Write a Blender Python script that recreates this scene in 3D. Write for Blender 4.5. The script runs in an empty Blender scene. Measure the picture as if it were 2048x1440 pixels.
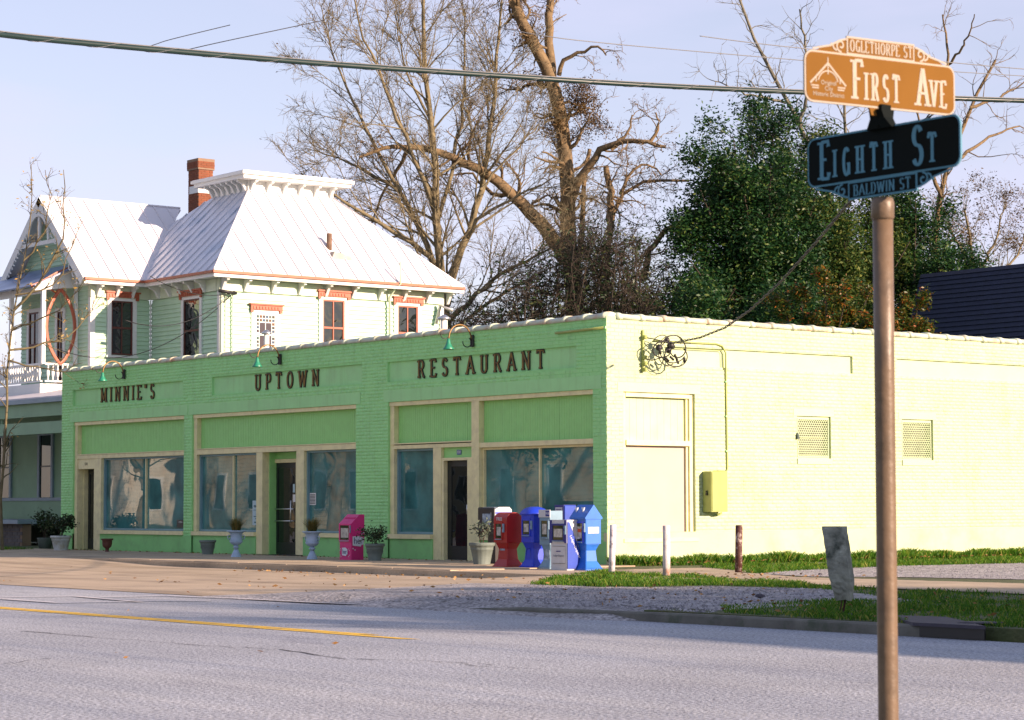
import bpy, bmesh, math, random
import numpy as np
from mathutils import Vector, Matrix, Euler
random.seed(7); RNG = np.random.default_rng(7)
SC = bpy.context.scene
COL = SC.collection
R_ = math.radians
# ------------------------------------------------------------------ camera
FPX, YAW, PIT, ROL = 4616.0, 0.6662, 0.06297, -0.00269
_fw = np.array([-math.cos(YAW)*math.cos(PIT), math.sin(YAW)*math.cos(PIT), math.sin(PIT)])
_r = np.cross(_fw, [0, 0, 1]); _r /= np.linalg.norm(_r); _u = np.cross(_r, _fw)
_r, _u = _r*math.cos(ROL)+_u*math.sin(ROL), -_r*math.sin(ROL)+_u*math.cos(ROL)
CAM = np.array([33.979, -29.041, 1.128])
cd = bpy.data.cameras.new('camera'); cam = bpy.data.objects.new('camera', cd); COL.objects.link(cam)
M = Matrix(((_r[0], _u[0], -_fw[0], CAM[0]), (_r[1], _u[1], -_fw[1], CAM[1]), (_r[2], _u[2], -_fw[2], CAM[2]), (0, 0, 0, 1)))
cam.matrix_world = M
cd.sensor_fit = 'HORIZONTAL'; cd.sensor_width = 36.0; cd.lens = FPX/2048*36.0
cd.clip_start = 0.1; cd.clip_end = 3000
cd.dof.use_dof = True; cd.dof.focus_distance = 46.0; cd.dof.aperture_fstop = 13.0
SC.camera = cam
SC.render.resolution_x, SC.render.resolution_y = 1024, 720
# ------------------------------------------------------------------ world, sun, exposure
SUN_EL, SUN_TH = 16.5, 20.0       # elevation; degrees behind the street front
sdir = Vector((math.cos(R_(SUN_EL))*math.cos(R_(SUN_TH)), math.cos(R_(SUN_EL))*math.sin(R_(SUN_TH)), math.sin(R_(SUN_EL))))
W = bpy.data.worlds.new('World'); SC.world = W; W.use_nodes = True
nt = W.node_tree; nt.nodes.clear()
sky = nt.nodes.new('ShaderNodeTexSky'); sky.sky_type = 'NISHITA'; sky.sun_disc = False
sky.sun_elevation = R_(SUN_EL); sky.sun_rotation = math.atan2(sdir.x, sdir.y)
sky.air_density = 1.0; sky.dust_density = 0.25; sky.ozone_density = 1.0
tc = nt.nodes.new('ShaderNodeTexCoord'); mp = nt.nodes.new('ShaderNodeMapping')
mp.inputs['Scale'].default_value = (1.2, 2.0, 7.0); mp.inputs['Rotation'].default_value = (0, R_(12), 0)
nz = nt.nodes.new('ShaderNodeTexNoise'); nz.inputs['Scale'].default_value = 2.2; nz.inputs['Detail'].default_value = 5; nz.inputs['Roughness'].default_value = 0.55
cr = nt.nodes.new('ShaderNodeValToRGB'); cr.color_ramp.elements[0].position = 0.42; cr.color_ramp.elements[1].position = 0.78
cr.color_ramp.elements[0].color = (0.50, 0.50, 0.50, 1); cr.color_ramp.elements[1].color = (0.95, 0.95, 0.95, 1)
mx = nt.nodes.new('ShaderNodeMix'); mx.data_type = 'RGBA'
tint = nt.nodes.new('ShaderNodeMix'); tint.data_type = 'RGBA'; tint.blend_type = 'MULTIPLY'; tint.inputs[0].default_value = 1.0
tint.inputs[7].default_value = (1.12, 1.0, 1.04, 1)
bg = nt.nodes.new('ShaderNodeBackground'); bg.inputs['Strength'].default_value = 0.064
out = nt.nodes.new('ShaderNodeOutputWorld')
nt.links.new(tc.outputs['Generated'], mp.inputs['Vector']); nt.links.new(mp.outputs[0], nz.inputs['Vector'])
sx = nt.nodes.new('ShaderNodeSeparateXYZ'); nt.links.new(tc.outputs['Generated'], sx.inputs[0])
zr = nt.nodes.new('ShaderNodeMapRange'); zr.inputs[1].default_value = 0.1; zr.inputs[2].default_value = 0.9; zr.inputs[3].default_value = 1.0; zr.inputs[4].default_value = 0.35
nt.links.new(sx.outputs['Z'], zr.inputs[0]); vm = nt.nodes.new('ShaderNodeMath'); vm.operation = 'MULTIPLY'      # thin high cloud, thinned towards the unseen zenith to lower ambient light
nt.links.new(nz.outputs['Fac'], cr.inputs[0]); nt.links.new(cr.outputs[0], vm.inputs[0]); nt.links.new(zr.outputs[0], vm.inputs[1]); nt.links.new(vm.outputs[0], mx.inputs[0])
nt.links.new(sky.outputs[0], tint.inputs[6])
nt.links.new(tint.outputs[2], mx.inputs[6]); mx.inputs[7].default_value = (4.9, 4.75, 6.3, 1)
nt.links.new(mx.outputs[2], bg.inputs['Color']); nt.links.new(bg.outputs[0], out.inputs[0])
sl = bpy.data.lights.new('sun', 'SUN'); sl.energy = 4.2; sl.angle = R_(0.5); sl.color = (1.0, 0.73, 0.55)
so = bpy.data.objects.new('sun', sl); COL.objects.link(so); so.location = (60, 30, 40)
so.rotation_euler = sdir.to_track_quat('Z', 'Y').to_euler()
vs = SC.view_settings; vs.view_transform = 'Standard'; vs.look = 'None'; vs.gamma = 1.0; vs.use_curve_mapping = False
vs.exposure = 1.4
SC.cycles.max_bounces = 6; SC.cycles.diffuse_bounces = 3; SC.cycles.glossy_bounces = 3; SC.cycles.transmission_bounces = 4; SC.cycles.transparent_max_bounces = 8
# ------------------------------------------------------------------ reading positions off the survey photograph (build time only)
def ray(px, py): return _fw + _r*(px-1024)/FPX + _u*(720-py)/FPX
def on(px, py, ax, val):
    d = ray(px, py); return CAM + d*(val-CAM[ax])/d[ax]
def atd(px, py, depth): return CAM + ray(px, py)*depth
# ------------------------------------------------------------------ object helpers
def tag(o, label=None, cat=None, group=None, kind=None):
    if label: o['label'] = label
    if cat: o['category'] = cat
    if group: o['group'] = group
    if kind: o['kind'] = kind
    return o
def thing(name, label, cat, loc=(0, 0, 0), rz=0.0, group=None):
    o = bpy.data.objects.new(name, None); COL.objects.link(o); o.empty_display_size = 0.1
    o.location = loc; o.rotation_euler = (0, 0, rz)
    return tag(o, label, cat, group)
def woff(p):
    v = Vector((0, 0, 0))
    while p is not None: v += p.location; p = p.parent
    return v
def npmesh(name, V, F, mats, smooth=False, midx=None):
    """V (n,3), F (m,k) all the same k"""
    me = bpy.data.meshes.new(name)
    V = np.asarray(V, dtype=np.float32); F = np.asarray(F, dtype=np.int32); m, k = F.shape
    me.vertices.add(len(V)); me.vertices.foreach_set('co', V.ravel())
    me.loops.add(m*k); me.loops.foreach_set('vertex_index', F.ravel())
    me.polygons.add(m); me.polygons.foreach_set('loop_start', np.arange(0, m*k, k, dtype=np.int32))
    me.polygons.foreach_set('loop_total', np.full(m, k, dtype=np.int32))
    if smooth: me.polygons.foreach_set('use_smooth', np.ones(m, dtype=bool))
    for mt in (mats if isinstance(mats, (list, tuple)) else [mats]): me.materials.append(mt)
    if midx is not None: me.polygons.foreach_set('material_index', np.asarray(midx, dtype=np.int32))
    me.update(calc_edges=True); return me
def put(name, me, parent=None, loc=None):
    o = bpy.data.objects.new(name, me); COL.objects.link(o)
    if parent is not None: o.parent = parent
    if loc is not None: o.location = loc
    return o
class MB:
    def __init__(s): s.v = []; s.f = []; s.m = []; s.sm = []
    def add(s, V, F, mi=0, sm=False):
        b = len(s.v); s.v.extend(tuple(map(float, v)) for v in V)
        for f in F: s.f.append(tuple(b+i for i in f)); s.m.append(mi); s.sm.append(sm)
    def box(s, x0, x1, y0, y1, z0, z1, mi=0):
        if x0 > x1: x0, x1 = x1, x0
        if y0 > y1: y0, y1 = y1, y0
        if z0 > z1: z0, z1 = z1, z0
        s.add([(x0,y0,z0),(x1,y0,z0),(x1,y1,z0),(x0,y1,z0),(x0,y0,z1),(x1,y0,z1),(x1,y1,z1),(x0,y1,z1)],
              [(0,3,2,1),(4,5,6,7),(0,1,5,4),(1,2,6,5),(2,3,7,6),(3,0,4,7)], mi)
    def bbox(s, x0, x1, y0, y1, z0, z1, b=0.01, mi=0):
        """box with chamfered vertical and top edges"""
        if x0 > x1: x0, x1 = x1, x0
        if y0 > y1: y0, y1 = y1, y0
        s.loft([(z0, x0, x1, y0, y1), (z1-b, x0, x1, y0, y1), (z1, x0+b, x1-b, y0+b, y1-b)], mi, ch=b)
    def loft(s, prof, mi=0, ch=0.0, cap=True):
        rings = []
        for z, x0, x1, y0, y1 in prof:
            if ch > 0: c = min(ch, (x1-x0)/3, (y1-y0)/3); rg = [(x0+c,y0,z),(x1-c,y0,z),(x1,y0+c,z),(x1,y1-c,z),(x1-c,y1,z),(x0+c,y1,z),(x0,y1-c,z),(x0,y0+c,z)]
            else: rg = [(x0,y0,z),(x1,y0,z),(x1,y1,z),(x0,y1,z)]
            rings.append(rg)
        s.rings(rings, mi, cap)
    def rings(s, rings, mi=0, cap=True, sm=False, closed=True):
        n = len(rings[0]); V = [p for r in rings for p in r]; F = []
        for i in range(len(rings)-1):
            for j in range(n if closed else n-1):
                k = (j+1) % n; F.append((i*n+j, i*n+k, (i+1)*n+k, (i+1)*n+j))
        if cap: F.append(tuple(range(n-1, -1, -1))); F.append(tuple((len(rings)-1)*n+j for j in range(n)))
        s.add(V, F, mi, sm)
    def lathe(s, prof, n=24, c=(0, 0, 0), mi=0, flute=0, fr=(0, 0), sm=True, cap=True):
        rings = []
        for i, (r, z) in enumerate(prof):
            rg = []
            for j in range(n):
                a = 2*math.pi*j/n; rr = r
                if flute and fr[0] <= z <= fr[1]: rr = r*(1-0.05*(0.5+0.5*math.cos(flute*a)))
                rg.append((c[0]+rr*math.cos(a), c[1]+rr*math.sin(a), c[2]+z))
            rings.append(rg)
        s.rings(rings, mi, cap, sm)
    def tube(s, pts, r, n=8, mi=0, cap=True, sm=True):
        pts = [Vector(p) for p in pts]; rs = r if isinstance(r, (list, tuple)) else [r]*len(pts)
        rings = []; up = None
        for i, p in enumerate(pts):
            t = (pts[min(i+1, len(pts)-1)]-pts[max(i-1, 0)]).normalized()
            if up is None: up = Vector((0, 0, 1)) if abs(t.z) < 0.9 else Vector((1, 0, 0))
            a = t.cross(up).normalized(); b = a.cross(t).normalized(); up = b
            rings.append([p+(a*math.cos(2*math.pi*j/n)+b*math.sin(2*math.pi*j/n))*rs[i] for j in range(n)])
        s.rings(rings, mi, cap, sm)
    def prism(s, poly, axis, d0, d1, mi=0):
        """poly 2D in the two other axes (cyclic order), extruded along axis"""
        def P(a, b, d):
            return (d, a, b) if axis == 0 else ((a, d, b) if axis == 1 else (a, b, d))
        n = len(poly); V = [P(a, b, d0) for a, b in poly]+[P(a, b, d1) for a, b in poly]
        F = [tuple(range(n-1, -1, -1)), tuple(range(n, 2*n))]+[(i, (i+1) % n, n+(i+1) % n, n+i) for i in range(n)]
        s.add(V, F, mi)
    def slab(s, poly3, nrm, t, mi=0):
        """polygon in space thickened downwards along nrm"""
        n = len(poly3); P = [Vector(p) for p in poly3]; N = Vector(nrm)*t
        V = P+[p-N for p in P]
        s.add(V, [tuple(range(n)), tuple(range(2*n-1, n-1, -1))]+[(i, n+i, n+(i+1) % n, (i+1) % n) for i in range(n)], mi)
    def build(s, name, mats, parent=None, world=True, smooth=None):
        me = bpy.data.meshes.new(name); o_ = woff(parent) if (parent is not None and world) else Vector((0, 0, 0))
        me.from_pydata([(v[0]-o_.x, v[1]-o_.y, v[2]-o_.z) for v in s.v], [], s.f)
        for mt in (mats if isinstance(mats, (list, tuple)) else [mats]): me.materials.append(mt)
        me.polygons.foreach_set('material_index', s.m); me.polygons.foreach_set('use_smooth', s.sm if smooth is None else [smooth]*len(s.m))
        bm = bmesh.new(); bm.from_mesh(me); bmesh.ops.recalc_face_normals(bm, faces=bm.faces); bm.to_mesh(me); bm.free()
        me.update(); return put(name, me, parent)
def copy_tree(o, parent=None):
    c = o.copy(); COL.objects.link(c); c.parent = parent
    for ch in list(o.children): copy_tree(ch, c)
    return c
# ------------------------------------------------------------------ materials
def srgb(r, g, b): return tuple(((c/255)/12.92 if c/255 <= 0.04045 else (((c/255)+0.055)/1.055)**2.4) for c in (r, g, b))
def mat(name, col, rough=0.6, var=0.12, ns=3.0, bump=0.0, bs=40.0, dirt=None, dirt_amt=0.4, dirt_s=1.5, metal=0.0, spec=0.5, coat=0.0, island=0.0, trans=0.0, coord='pos', bdist=0.01, detail=5, grain=0.0, gs=60.0):
    m = bpy.data.materials.new(name); m.use_nodes = True; t = m.node_tree; N = t.nodes; L = t.links
    p = N['Principled BSDF']; p.inputs['Roughness'].default_value = rough; p.inputs['Metallic'].default_value = metal
    p.inputs['Specular IOR Level'].default_value = spec; p.inputs['Coat Weight'].default_value = coat
    if coord == 'pos': g = N.new('ShaderNodeNewGeometry'); vec = g.outputs['Position']
    else: g = N.new('ShaderNodeTexCoord'); vec = g.outputs['Object']
    c4 = (*col, 1)
    n1 = N.new('ShaderNodeTexNoise'); n1.inputs['Scale'].default_value = ns; n1.inputs['Detail'].default_value = detail; L.new(vec, n1.inputs['Vector'])
    mr = N.new('ShaderNodeMapRange'); mr.inputs[1].default_value = 0.25; mr.inputs[2].default_value = 0.75
    mr.inputs[3].default_value = 1-var; mr.inputs[4].default_value = 1+var; L.new(n1.outputs['Fac'], mr.inputs[0])
    hs = N.new('ShaderNodeHueSaturation'); hs.inputs['Color'].default_value = c4; L.new(mr.outputs[0], hs.inputs['Value'])
    colout = hs.outputs[0]
    if dirt is not None:
        n2 = N.new('ShaderNodeTexNoise'); n2.inputs['Scale'].default_value = dirt_s; n2.inputs['Detail'].default_value = 8; n2.inputs['Roughness'].default_value = 0.65; L.new(vec, n2.inputs['Vector'])
        r2 = N.new('ShaderNodeMapRange'); r2.inputs[1].default_value = 0.5; r2.inputs[2].default_value = 0.68; r2.inputs[3].default_value = 0; r2.inputs[4].default_value = dirt_amt; L.new(n2.outputs['Fac'], r2.inputs[0])
        mx2 = N.new('ShaderNodeMix'); mx2.data_type = 'RGBA'; L.new(r2.outputs[0], mx2.inputs[0]); L.new(colout, mx2.inputs[6]); mx2.inputs[7].default_value = (*dirt, 1); colout = mx2.outputs[2]
    if grain > 0:
        n4 = N.new('ShaderNodeTexNoise'); n4.inputs['Scale'].default_value = gs; n4.inputs['Detail'].default_value = 2; L.new(vec, n4.inputs['Vector'])
        r4 = N.new('ShaderNodeMapRange'); r4.inputs[1].default_value = 0.3; r4.inputs[2].default_value = 0.7; r4.inputs[3].default_value = 1-grain; r4.inputs[4].default_value = 1+grain; L.new(n4.outputs['Fac'], r4.inputs[0])
        h4 = N.new('ShaderNodeHueSaturation'); L.new(colout, h4.inputs['Color']); L.new(r4.outputs[0], h4.inputs['Value']); colout = h4.outputs[0]
    if island > 0:
        gi = N.new('ShaderNodeNewGeometry'); h2 = N.new('ShaderNodeHueSaturation'); L.new(colout, h2.inputs['Color'])
        m3 = N.new('ShaderNodeMapRange'); m3.inputs[3].default_value = 1-island; m3.inputs[4].default_value = 1+island; L.new(gi.outputs['Random Per Island'], m3.inputs[0]); L.new(m3.outputs[0], h2.inputs['Value']); colout = h2.outputs[0]
    L.new(colout, p.inputs['Base Color'])
    if bump > 0:
        n3 = N.new('ShaderNodeTexNoise'); n3.inputs['Scale'].default_value = bs; n3.inputs['Detail'].default_value = 4; L.new(vec, n3.inputs['Vector'])
        b = N.new('ShaderNodeBump'); b.inputs['Strength'].default_value = bump; b.inputs['Distance'].default_value = bdist; L.new(n3.outputs['Fac'], b.inputs['Height']); L.new(b.outputs[0], p.inputs['Normal'])
    if trans > 0:
        tr = N.new('ShaderNodeBsdfTranslucent'); L.new(colout, tr.inputs[0]); ms = N.new('ShaderNodeMixShader'); ms.inputs[0].default_value = trans
        o = N['Material Output']; L.new(p.outputs[0], ms.inputs[1]); L.new(tr.outputs[0], ms.inputs[2]); L.new(ms.outputs[0], o.inputs['Surface'])
    return m
def leafmat(name, cols, rough=0.5, trans=0.3):
    """leaf colours picked per leaf from a ramp"""
    m = bpy.data.materials.new(name); m.use_nodes = True; t = m.node_tree; N = t.nodes; L = t.links
    p = N['Principled BSDF']; p.inputs['Roughness'].default_value = rough; p.inputs['Specular IOR Level'].default_value = 0.2
    g = N.new('ShaderNodeNewGeometry'); r = N.new('ShaderNodeValToRGB'); el = r.color_ramp.elements
    for i, (pos, c) in enumerate(cols):
        e = el[i] if i < 2 else el.new(pos); e.position = pos; e.color = (*c, 1)
    L.new(g.outputs['Random Per Island'], r.inputs[0]); L.new(r.outputs[0], p.inputs['Base Color'])
    tr = N.new('ShaderNodeBsdfTranslucent'); L.new(r.outputs[0], tr.inputs[0]); ms = N.new('ShaderNodeMixShader'); ms.inputs[0].default_value = trans
    o = N['Material Output']; L.new(p.outputs[0], ms.inputs[1]); L.new(tr.outputs[0], ms.inputs[2]); L.new(ms.outputs[0], o.inputs['Surface'])
    return m
GREEN = (0.31, 0.70, 0.265)
MT = {}
MT['brick'] = mat('painted_brick', GREEN, 0.55, 0.05, 1.3, 0.3, 45, dirt=(0.25, 0.42, 0.22), dirt_amt=0.22, dirt_s=2.3, bdist=0.006)
MT['mortar'] = mat('painted_joint', (0.29, 0.67, 0.25), 0.7, 0.1, 6, 0.4, 60)
MT['side_brick'] = mat('sunlit_brick_paint', (0.47, 0.56, 0.33), 0.55, 0.05, 1.3, 0.3, 45, dirt=(0.33, 0.36, 0.20), dirt_amt=0.5, dirt_s=0.9, bdist=0.006)  # front wall green, with warm sunlight put into the side wall colours
MT['side_mortar'] = mat('sunlit_joint_paint', (0.46, 0.55, 0.32), 0.7, 0.1, 6, 0.4, 60)
MT['side_plaster'] = mat('sunlit_plaster_paint', (0.47, 0.56, 0.34), 0.6, 0.06, 2, 0.25, 14, bdist=0.02)
MT['olive'] = mat('olive_green_paint', (0.30, 0.36, 0.10), 0.5, 0.1, 6)
MT['plaster'] = mat('painted_plaster', (0.335, 0.70, 0.30), 0.6, 0.06, 2, 0.25, 14, dirt=(0.3, 0.46, 0.26), dirt_amt=0.25, bdist=0.02)
MT['stucco'] = mat('painted_stucco_base', (0.22, 0.56, 0.19), 0.65, 0.1, 1.2, 0.5, 45, dirt=(0.16, 0.28, 0.13), dirt_amt=0.35, dirt_s=3)
MT['board'] = mat('painted_board', (0.29, 0.64, 0.21), 0.5, 0.06, 5, 0.2, 30)
MT['tan'] = mat('tan_painted_trim', (0.72, 0.68, 0.37), 0.5, 0.1, 6, 0.2, 40, dirt=(0.42, 0.38, 0.24), dirt_amt=0.35, dirt_s=5)
MT['tile'] = mat('painted_clay_tile', (0.55, 0.64, 0.50), 0.45, 0.12, 5, 0.2, 30, dirt=(0.50, 0.22, 0.12), dirt_amt=0.75, dirt_s=2.2)
MT['dark'] = mat('dark_paint', (0.012, 0.018, 0.018), 0.35, 0.1, 5)
MT['black'] = mat('black_paint', (0.01, 0.01, 0.011), 0.4, 0.2, 8)
MT['white'] = mat('white_paint', (0.74, 0.75, 0.72), 0.5, 0.05, 3, 0.1, 30, dirt=(0.5, 0.5, 0.45), dirt_amt=0.25)
MT['metal'] = mat('aluminium', (0.6, 0.62, 0.62), 0.3, 0.05, 8, metal=0.9)
MT['rubber'] = mat('black_rubber', (0.012, 0.012, 0.014), 0.55, 0.2, 9)
def glass(name, base, wav=0.06, ws=0.9, rough=0.02, refl=1.9, stripes=None):
    m = bpy.data.materials.new(name); m.use_nodes = True; t = m.node_tree; N = t.nodes; L = t.links
    p = N['Principled BSDF']; p.inputs['Roughness'].default_value = rough; p.inputs['IOR'].default_value = refl
    g = N.new('ShaderNodeNewGeometry'); n = N.new('ShaderNodeTexNoise'); n.inputs['Scale'].default_value = ws; n.inputs['Detail'].default_value = 1.5; n.inputs['Distortion'].default_value = 0.6; L.new(g.outputs['Position'], n.inputs['Vector'])
    b = N.new('ShaderNodeBump'); b.inputs['Strength'].default_value = wav; b.inputs['Distance'].default_value = 0.3; L.new(n.outputs['Fac'], b.inputs['Height']); L.new(b.outputs[0], p.inputs['Normal'])
    n2 = N.new('ShaderNodeTexNoise'); n2.inputs['Scale'].default_value = 1.7; n2.inputs['Detail'].default_value = 5; L.new(g.outputs['Position'], n2.inputs['Vector'])
    r = N.new('ShaderNodeValToRGB'); r.color_ramp.elements[0].color = (*[c*0.55 for c in base], 1); r.color_ramp.elements[1].color = (*[c*1.35 for c in base], 1)
    r.color_ramp.elements[0].position = 0.3; r.color_ramp.elements[1].position = 0.7; L.new(n2.outputs['Fac'], r.inputs[0]); L.new(r.outputs[0], p.inputs['Base Color'])
    return m
MT['glass'] = glass('shop_window_glass', (0.055, 0.19, 0.185), 0.009, 0.6, 0.01, 1.9)
MT['glass_dark'] = glass('dark_glass', (0.008, 0.012, 0.012), 0.02, 1.2, 0.02, 1.6)
MT['asphalt'] = mat('worn_asphalt', (0.375, 0.395, 0.42), 0.85, 0.13, 0.35, 0.9, 45, bdist=0.012, detail=9, grain=0.55, gs=34, dirt=(0.26, 0.265, 0.28), dirt_amt=0.4, dirt_s=0.25)
def streaks(m, sc, lo, hi, dark, w=1.0):
    # long darker streaks stretched along one direction
    t = m.node_tree; N = t.nodes; L = t.links; p = N['Principled BSDF']; src = p.inputs['Base Color'].links[0].from_socket
    g = N.new('ShaderNodeNewGeometry'); mpn = N.new('ShaderNodeMapping'); mpn.inputs['Scale'].default_value = sc; L.new(g.outputs['Position'], mpn.inputs['Vector'])
    n = N.new('ShaderNodeTexNoise'); n.inputs['Scale'].default_value = 1.0; n.inputs['Detail'].default_value = 6; n.inputs['Roughness'].default_value = 0.6; L.new(mpn.outputs[0], n.inputs['Vector'])
    r = N.new('ShaderNodeMapRange'); r.inputs[1].default_value = lo; r.inputs[2].default_value = hi; r.inputs[3].default_value = 0; r.inputs[4].default_value = w; L.new(n.outputs['Fac'], r.inputs[0])
    x = N.new('ShaderNodeMix'); x.data_type = 'RGBA'; x.blend_type = 'MULTIPLY'; L.new(r.outputs[0], x.inputs[0]); L.new(src, x.inputs[6]); x.inputs[7].default_value = (*dark, 1); L.new(x.outputs[2], p.inputs['Base Color'])
streaks(MT['asphalt'], (0.045, 0.9, 1), 0.48, 0.75, (0.70, 0.74, 0.82))  # bluish darker bands along the road
streaks(MT['asphalt'], (0.02, 0.55, 1), 0.42, 0.62, (0.80, 0.82, 0.87)); streaks(MT['asphalt'], (0.35, 1.1, 1), 0.60, 0.70, (0.72, 0.72, 0.75), 0.7)
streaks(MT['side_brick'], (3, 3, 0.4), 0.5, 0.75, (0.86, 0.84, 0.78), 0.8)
streaks(MT['brick'], (5, 5, 0.5), 0.52, 0.75, (0.80, 0.78, 0.74), 0.8); streaks(MT['plaster'], (6, 6, 0.6), 0.5, 0.75, (0.84, 0.82, 0.78), 0.8)
MT['concrete'] = mat('worn_concrete', (0.43, 0.345, 0.24), 0.85, 0.14, 0.8, 0.5, 35, grain=0.15, gs=50, dirt=(0.22, 0.18, 0.14), dirt_amt=0.5, dirt_s=0.7, detail=9)
streaks(MT['concrete'], (0.15, 1.6, 1), 0.48, 0.7, (0.66, 0.64, 0.6))
MT['gravel'] = mat('sandy_gravel', (0.33, 0.32, 0.32), 0.95, 0.30, 1.6, 1.0, 26, grain=0.6, gs=22, dirt=(0.15, 0.15, 0.15), dirt_amt=0.6, dirt_s=2.5, bdist=0.03, detail=10)
MT['soil'] = mat('grassy_soil', (0.065, 0.085, 0.03), 0.95, 0.4, 2.5, 0.8, 20, dirt=(0.16, 0.12, 0.07), dirt_amt=0.5, dirt_s=1.3, bdist=0.03)
# ------------------------------------------------------------------ ground, roads, pavements
ZR = -0.15                                                     # road level
def sheet(name, poly, z, m, parent=None, kind='structure', sub=0):
    mb = MB(); mb.add([(p[0], p[1], z) for p in poly], [tuple(range(len(poly)))])
    return tag(mb.build(name, m, parent), kind=kind)
sheet('ground', [(-900, -700), (700, -700), (700, 900), (-900, 900)], -0.30, MT['soil'])
mb = MB(); mb.box(-160, 31.5, -24.6, -12.1, -0.29, ZR); mb.box(31.5, 43.5, -170, 170, -0.285, ZR+0.001); mb.box(43.5, 120, -24.6, -12.1, -0.29, ZR)
tag(mb.build('road', MT['asphalt']), kind='structure')
mb = MB(); mb.box(-160, 31.3, -60, -24.6, -0.28, -0.03); mb.box(43.6, 120, -60, -24.6, -0.28, -0.03); mb.box(43.6, 120, -12.1, 60, -0.28, -0.03)
tag(mb.build('far_pavement', MT['soil']), kind='structure')
# block north of the road: grass base, kerb, driveways, path
def G(pts, z): return [tuple(on(a, b, 2, z)[:2]) for a, b in pts]
VERGE = [(14.6, -11.95), (31.3, -11.95), (31.3, 60), (-90, 60), (-90, -0.2), (-22.9, -0.2), (-22.9, 0.3), (0.1, 0.3), (0.1, -0.2), (3.3, -2.3), (5.0, -4.5), (7.0, -7.25), (14.6, -7.25)]
mb = MB(); mb.prism(VERGE, 2, -0.29, -0.034); tag(mb.build('verge_soil', MT['soil']), kind='structure')
mb = MB(); mb.rings([[(x, -12.1, -0.29), (x, -11.96, -0.29), (x, -11.96, z), (x, -12.08, z), (x, -12.1, z-0.02)] for x, z in ((11.0, ZR+0.01), (12.5, -0.07), (15.5, -0.045), (19.3, -0.035))]); mb.bbox(21.6, 31.4, -12.1, -11.96, -0.29, -0.03, 0.02)
mb.build('kerb', mat('dirty_kerb', (0.13, 0.13, 0.11), 0.9, 0.3, 3, 0.8, 20, dirt=(0.05, 0.07, 0.04), dirt_amt=0.7, dirt_s=4)); tag(bpy.data.objects['kerb'], kind='structure')
# concrete apron falling from the pavement to the road
mb = MB()
gx = np.linspace(-60, 9.4, 60); gy = [-12.1, -11, -9, -7, -5.5, -4.55]
def apz(x, y):
    t = (y+12.1)/7.55
    base = ZR+0.006+0.0*t
    lift = max(0.0, min(1.0, (x-2.2)/2.4)) if x > 0 else max(0.0, min(1.0, (-9.0-x)/5.0))
    return base+(0.13*lift-0.0)*t**1.5 + 0.012*t
V = [(x if y > -12 or x < 8 else x, y, apz(x, y)) for y in gy for x in gx]; n = len(gx)
mb.add(V, [(i*n+j, i*n+j+1, (i+1)*n+j+1, (i+1)*n+j) for i in range(len(gy)-1) for j in range(n-1)], 0, True)
tag(mb.build('concrete_apron', MT['concrete']), kind='structure')
mb = MB(); xs_ = list(np.linspace(-60, 3.3, 40)); 
mb.prism([(-60, -4.55), (4.9, -4.55), (3.2, -2.3), (0.05, -0.3), (0.05, -0.012), (-60, -0.012)], 2, -0.28, -0.03)
tag(mb.build('pavement', MT['concrete']), kind='structure')
# joints of the pavement (recessed look: thin dark strips 2 mm proud are avoided; slabs laid instead)
slab = MB(); slab.bbox(0.012, 1.788, -2.19, -0.012, 0, 0.022, 0.006)
slab_me = slab.build('pavement_slab', MT['concrete']); sp = bpy.data.objects['pavement']; bpy.context.view_layer.update()
first = True
for i in range(18):
    for j in range(2):
        x = -31.5+i*1.8 if i < 18 else 0
        if x+1.8 > 1.0: continue
        o = slab_me if first else put('pavement_slab', slab_me.data); first = False
        o.parent = sp; o.location = (x, -0.05-j*2.2, -0.031 + random.uniform(-.004, .003))
# road paint
yel = mat('yellow_road_paint', (0.80, 0.50, 0.03), 0.7, 0.15, 5, 0.5, 60, dirt=(0.38, 0.33, 0.22), dirt_amt=0.75, dirt_s=6)
wht = mat('white_road_paint', (0.62, 0.60, 0.60), 0.7, 0.12, 5, 0.5, 60, dirt=(0.35, 0.33, 0.33), dirt_amt=0.6, dirt_s=5)
for k, (y, x1) in enumerate(((-15.93, 14.9), (-16.075, 15.75))):
    mb = MB(); mb.add([(-150, y-0.06, ZR+0.005), (x1, y-0.06, ZR+0.005), (x1+0.25, y+0.06, ZR+0.005), (-150, y+0.06, ZR+0.005)], [(0, 1, 2, 3)])
    tag(mb.build('yellow_centre_line', yel), 'solid yellow stripe %s' % ('of the road centre pair nearer the shops' if k == 0 else 'of the road centre pair farther from the shops'), 'road marking', 'double yellow centre line', 'structure')
for k, pl in enumerate(([(0, 1196), (49, 1195), (148, 1193.5), (280, 1205)], [(0, 1199), (116, 1207), (180, 1206), (303, 1203.5), (420, 1203)], [(200, 1196), (333, 1193), (480, 1199), (640, 1208), (740, 1212)])):
    P = [on(a, b, 2, ZR)[:2] for a, b in pl]; mb = MB()
    for i in range(len(P)-1):
        a, b = Vector(P[i]), Vector(P[i+1]); d = (b-a).normalized(); nn = Vector((-d.y, d.x))*0.055; z = ZR+0.012+0.003*k+0.001*(i % 2)
        mb.add([(*(a-nn), z), (*(b-nn), z), (*(b+nn), z), (*(a+nn), z)], [(0, 1, 2, 3)])
    tag(mb.build('white_bay_line', wht), kind='structure')
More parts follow.
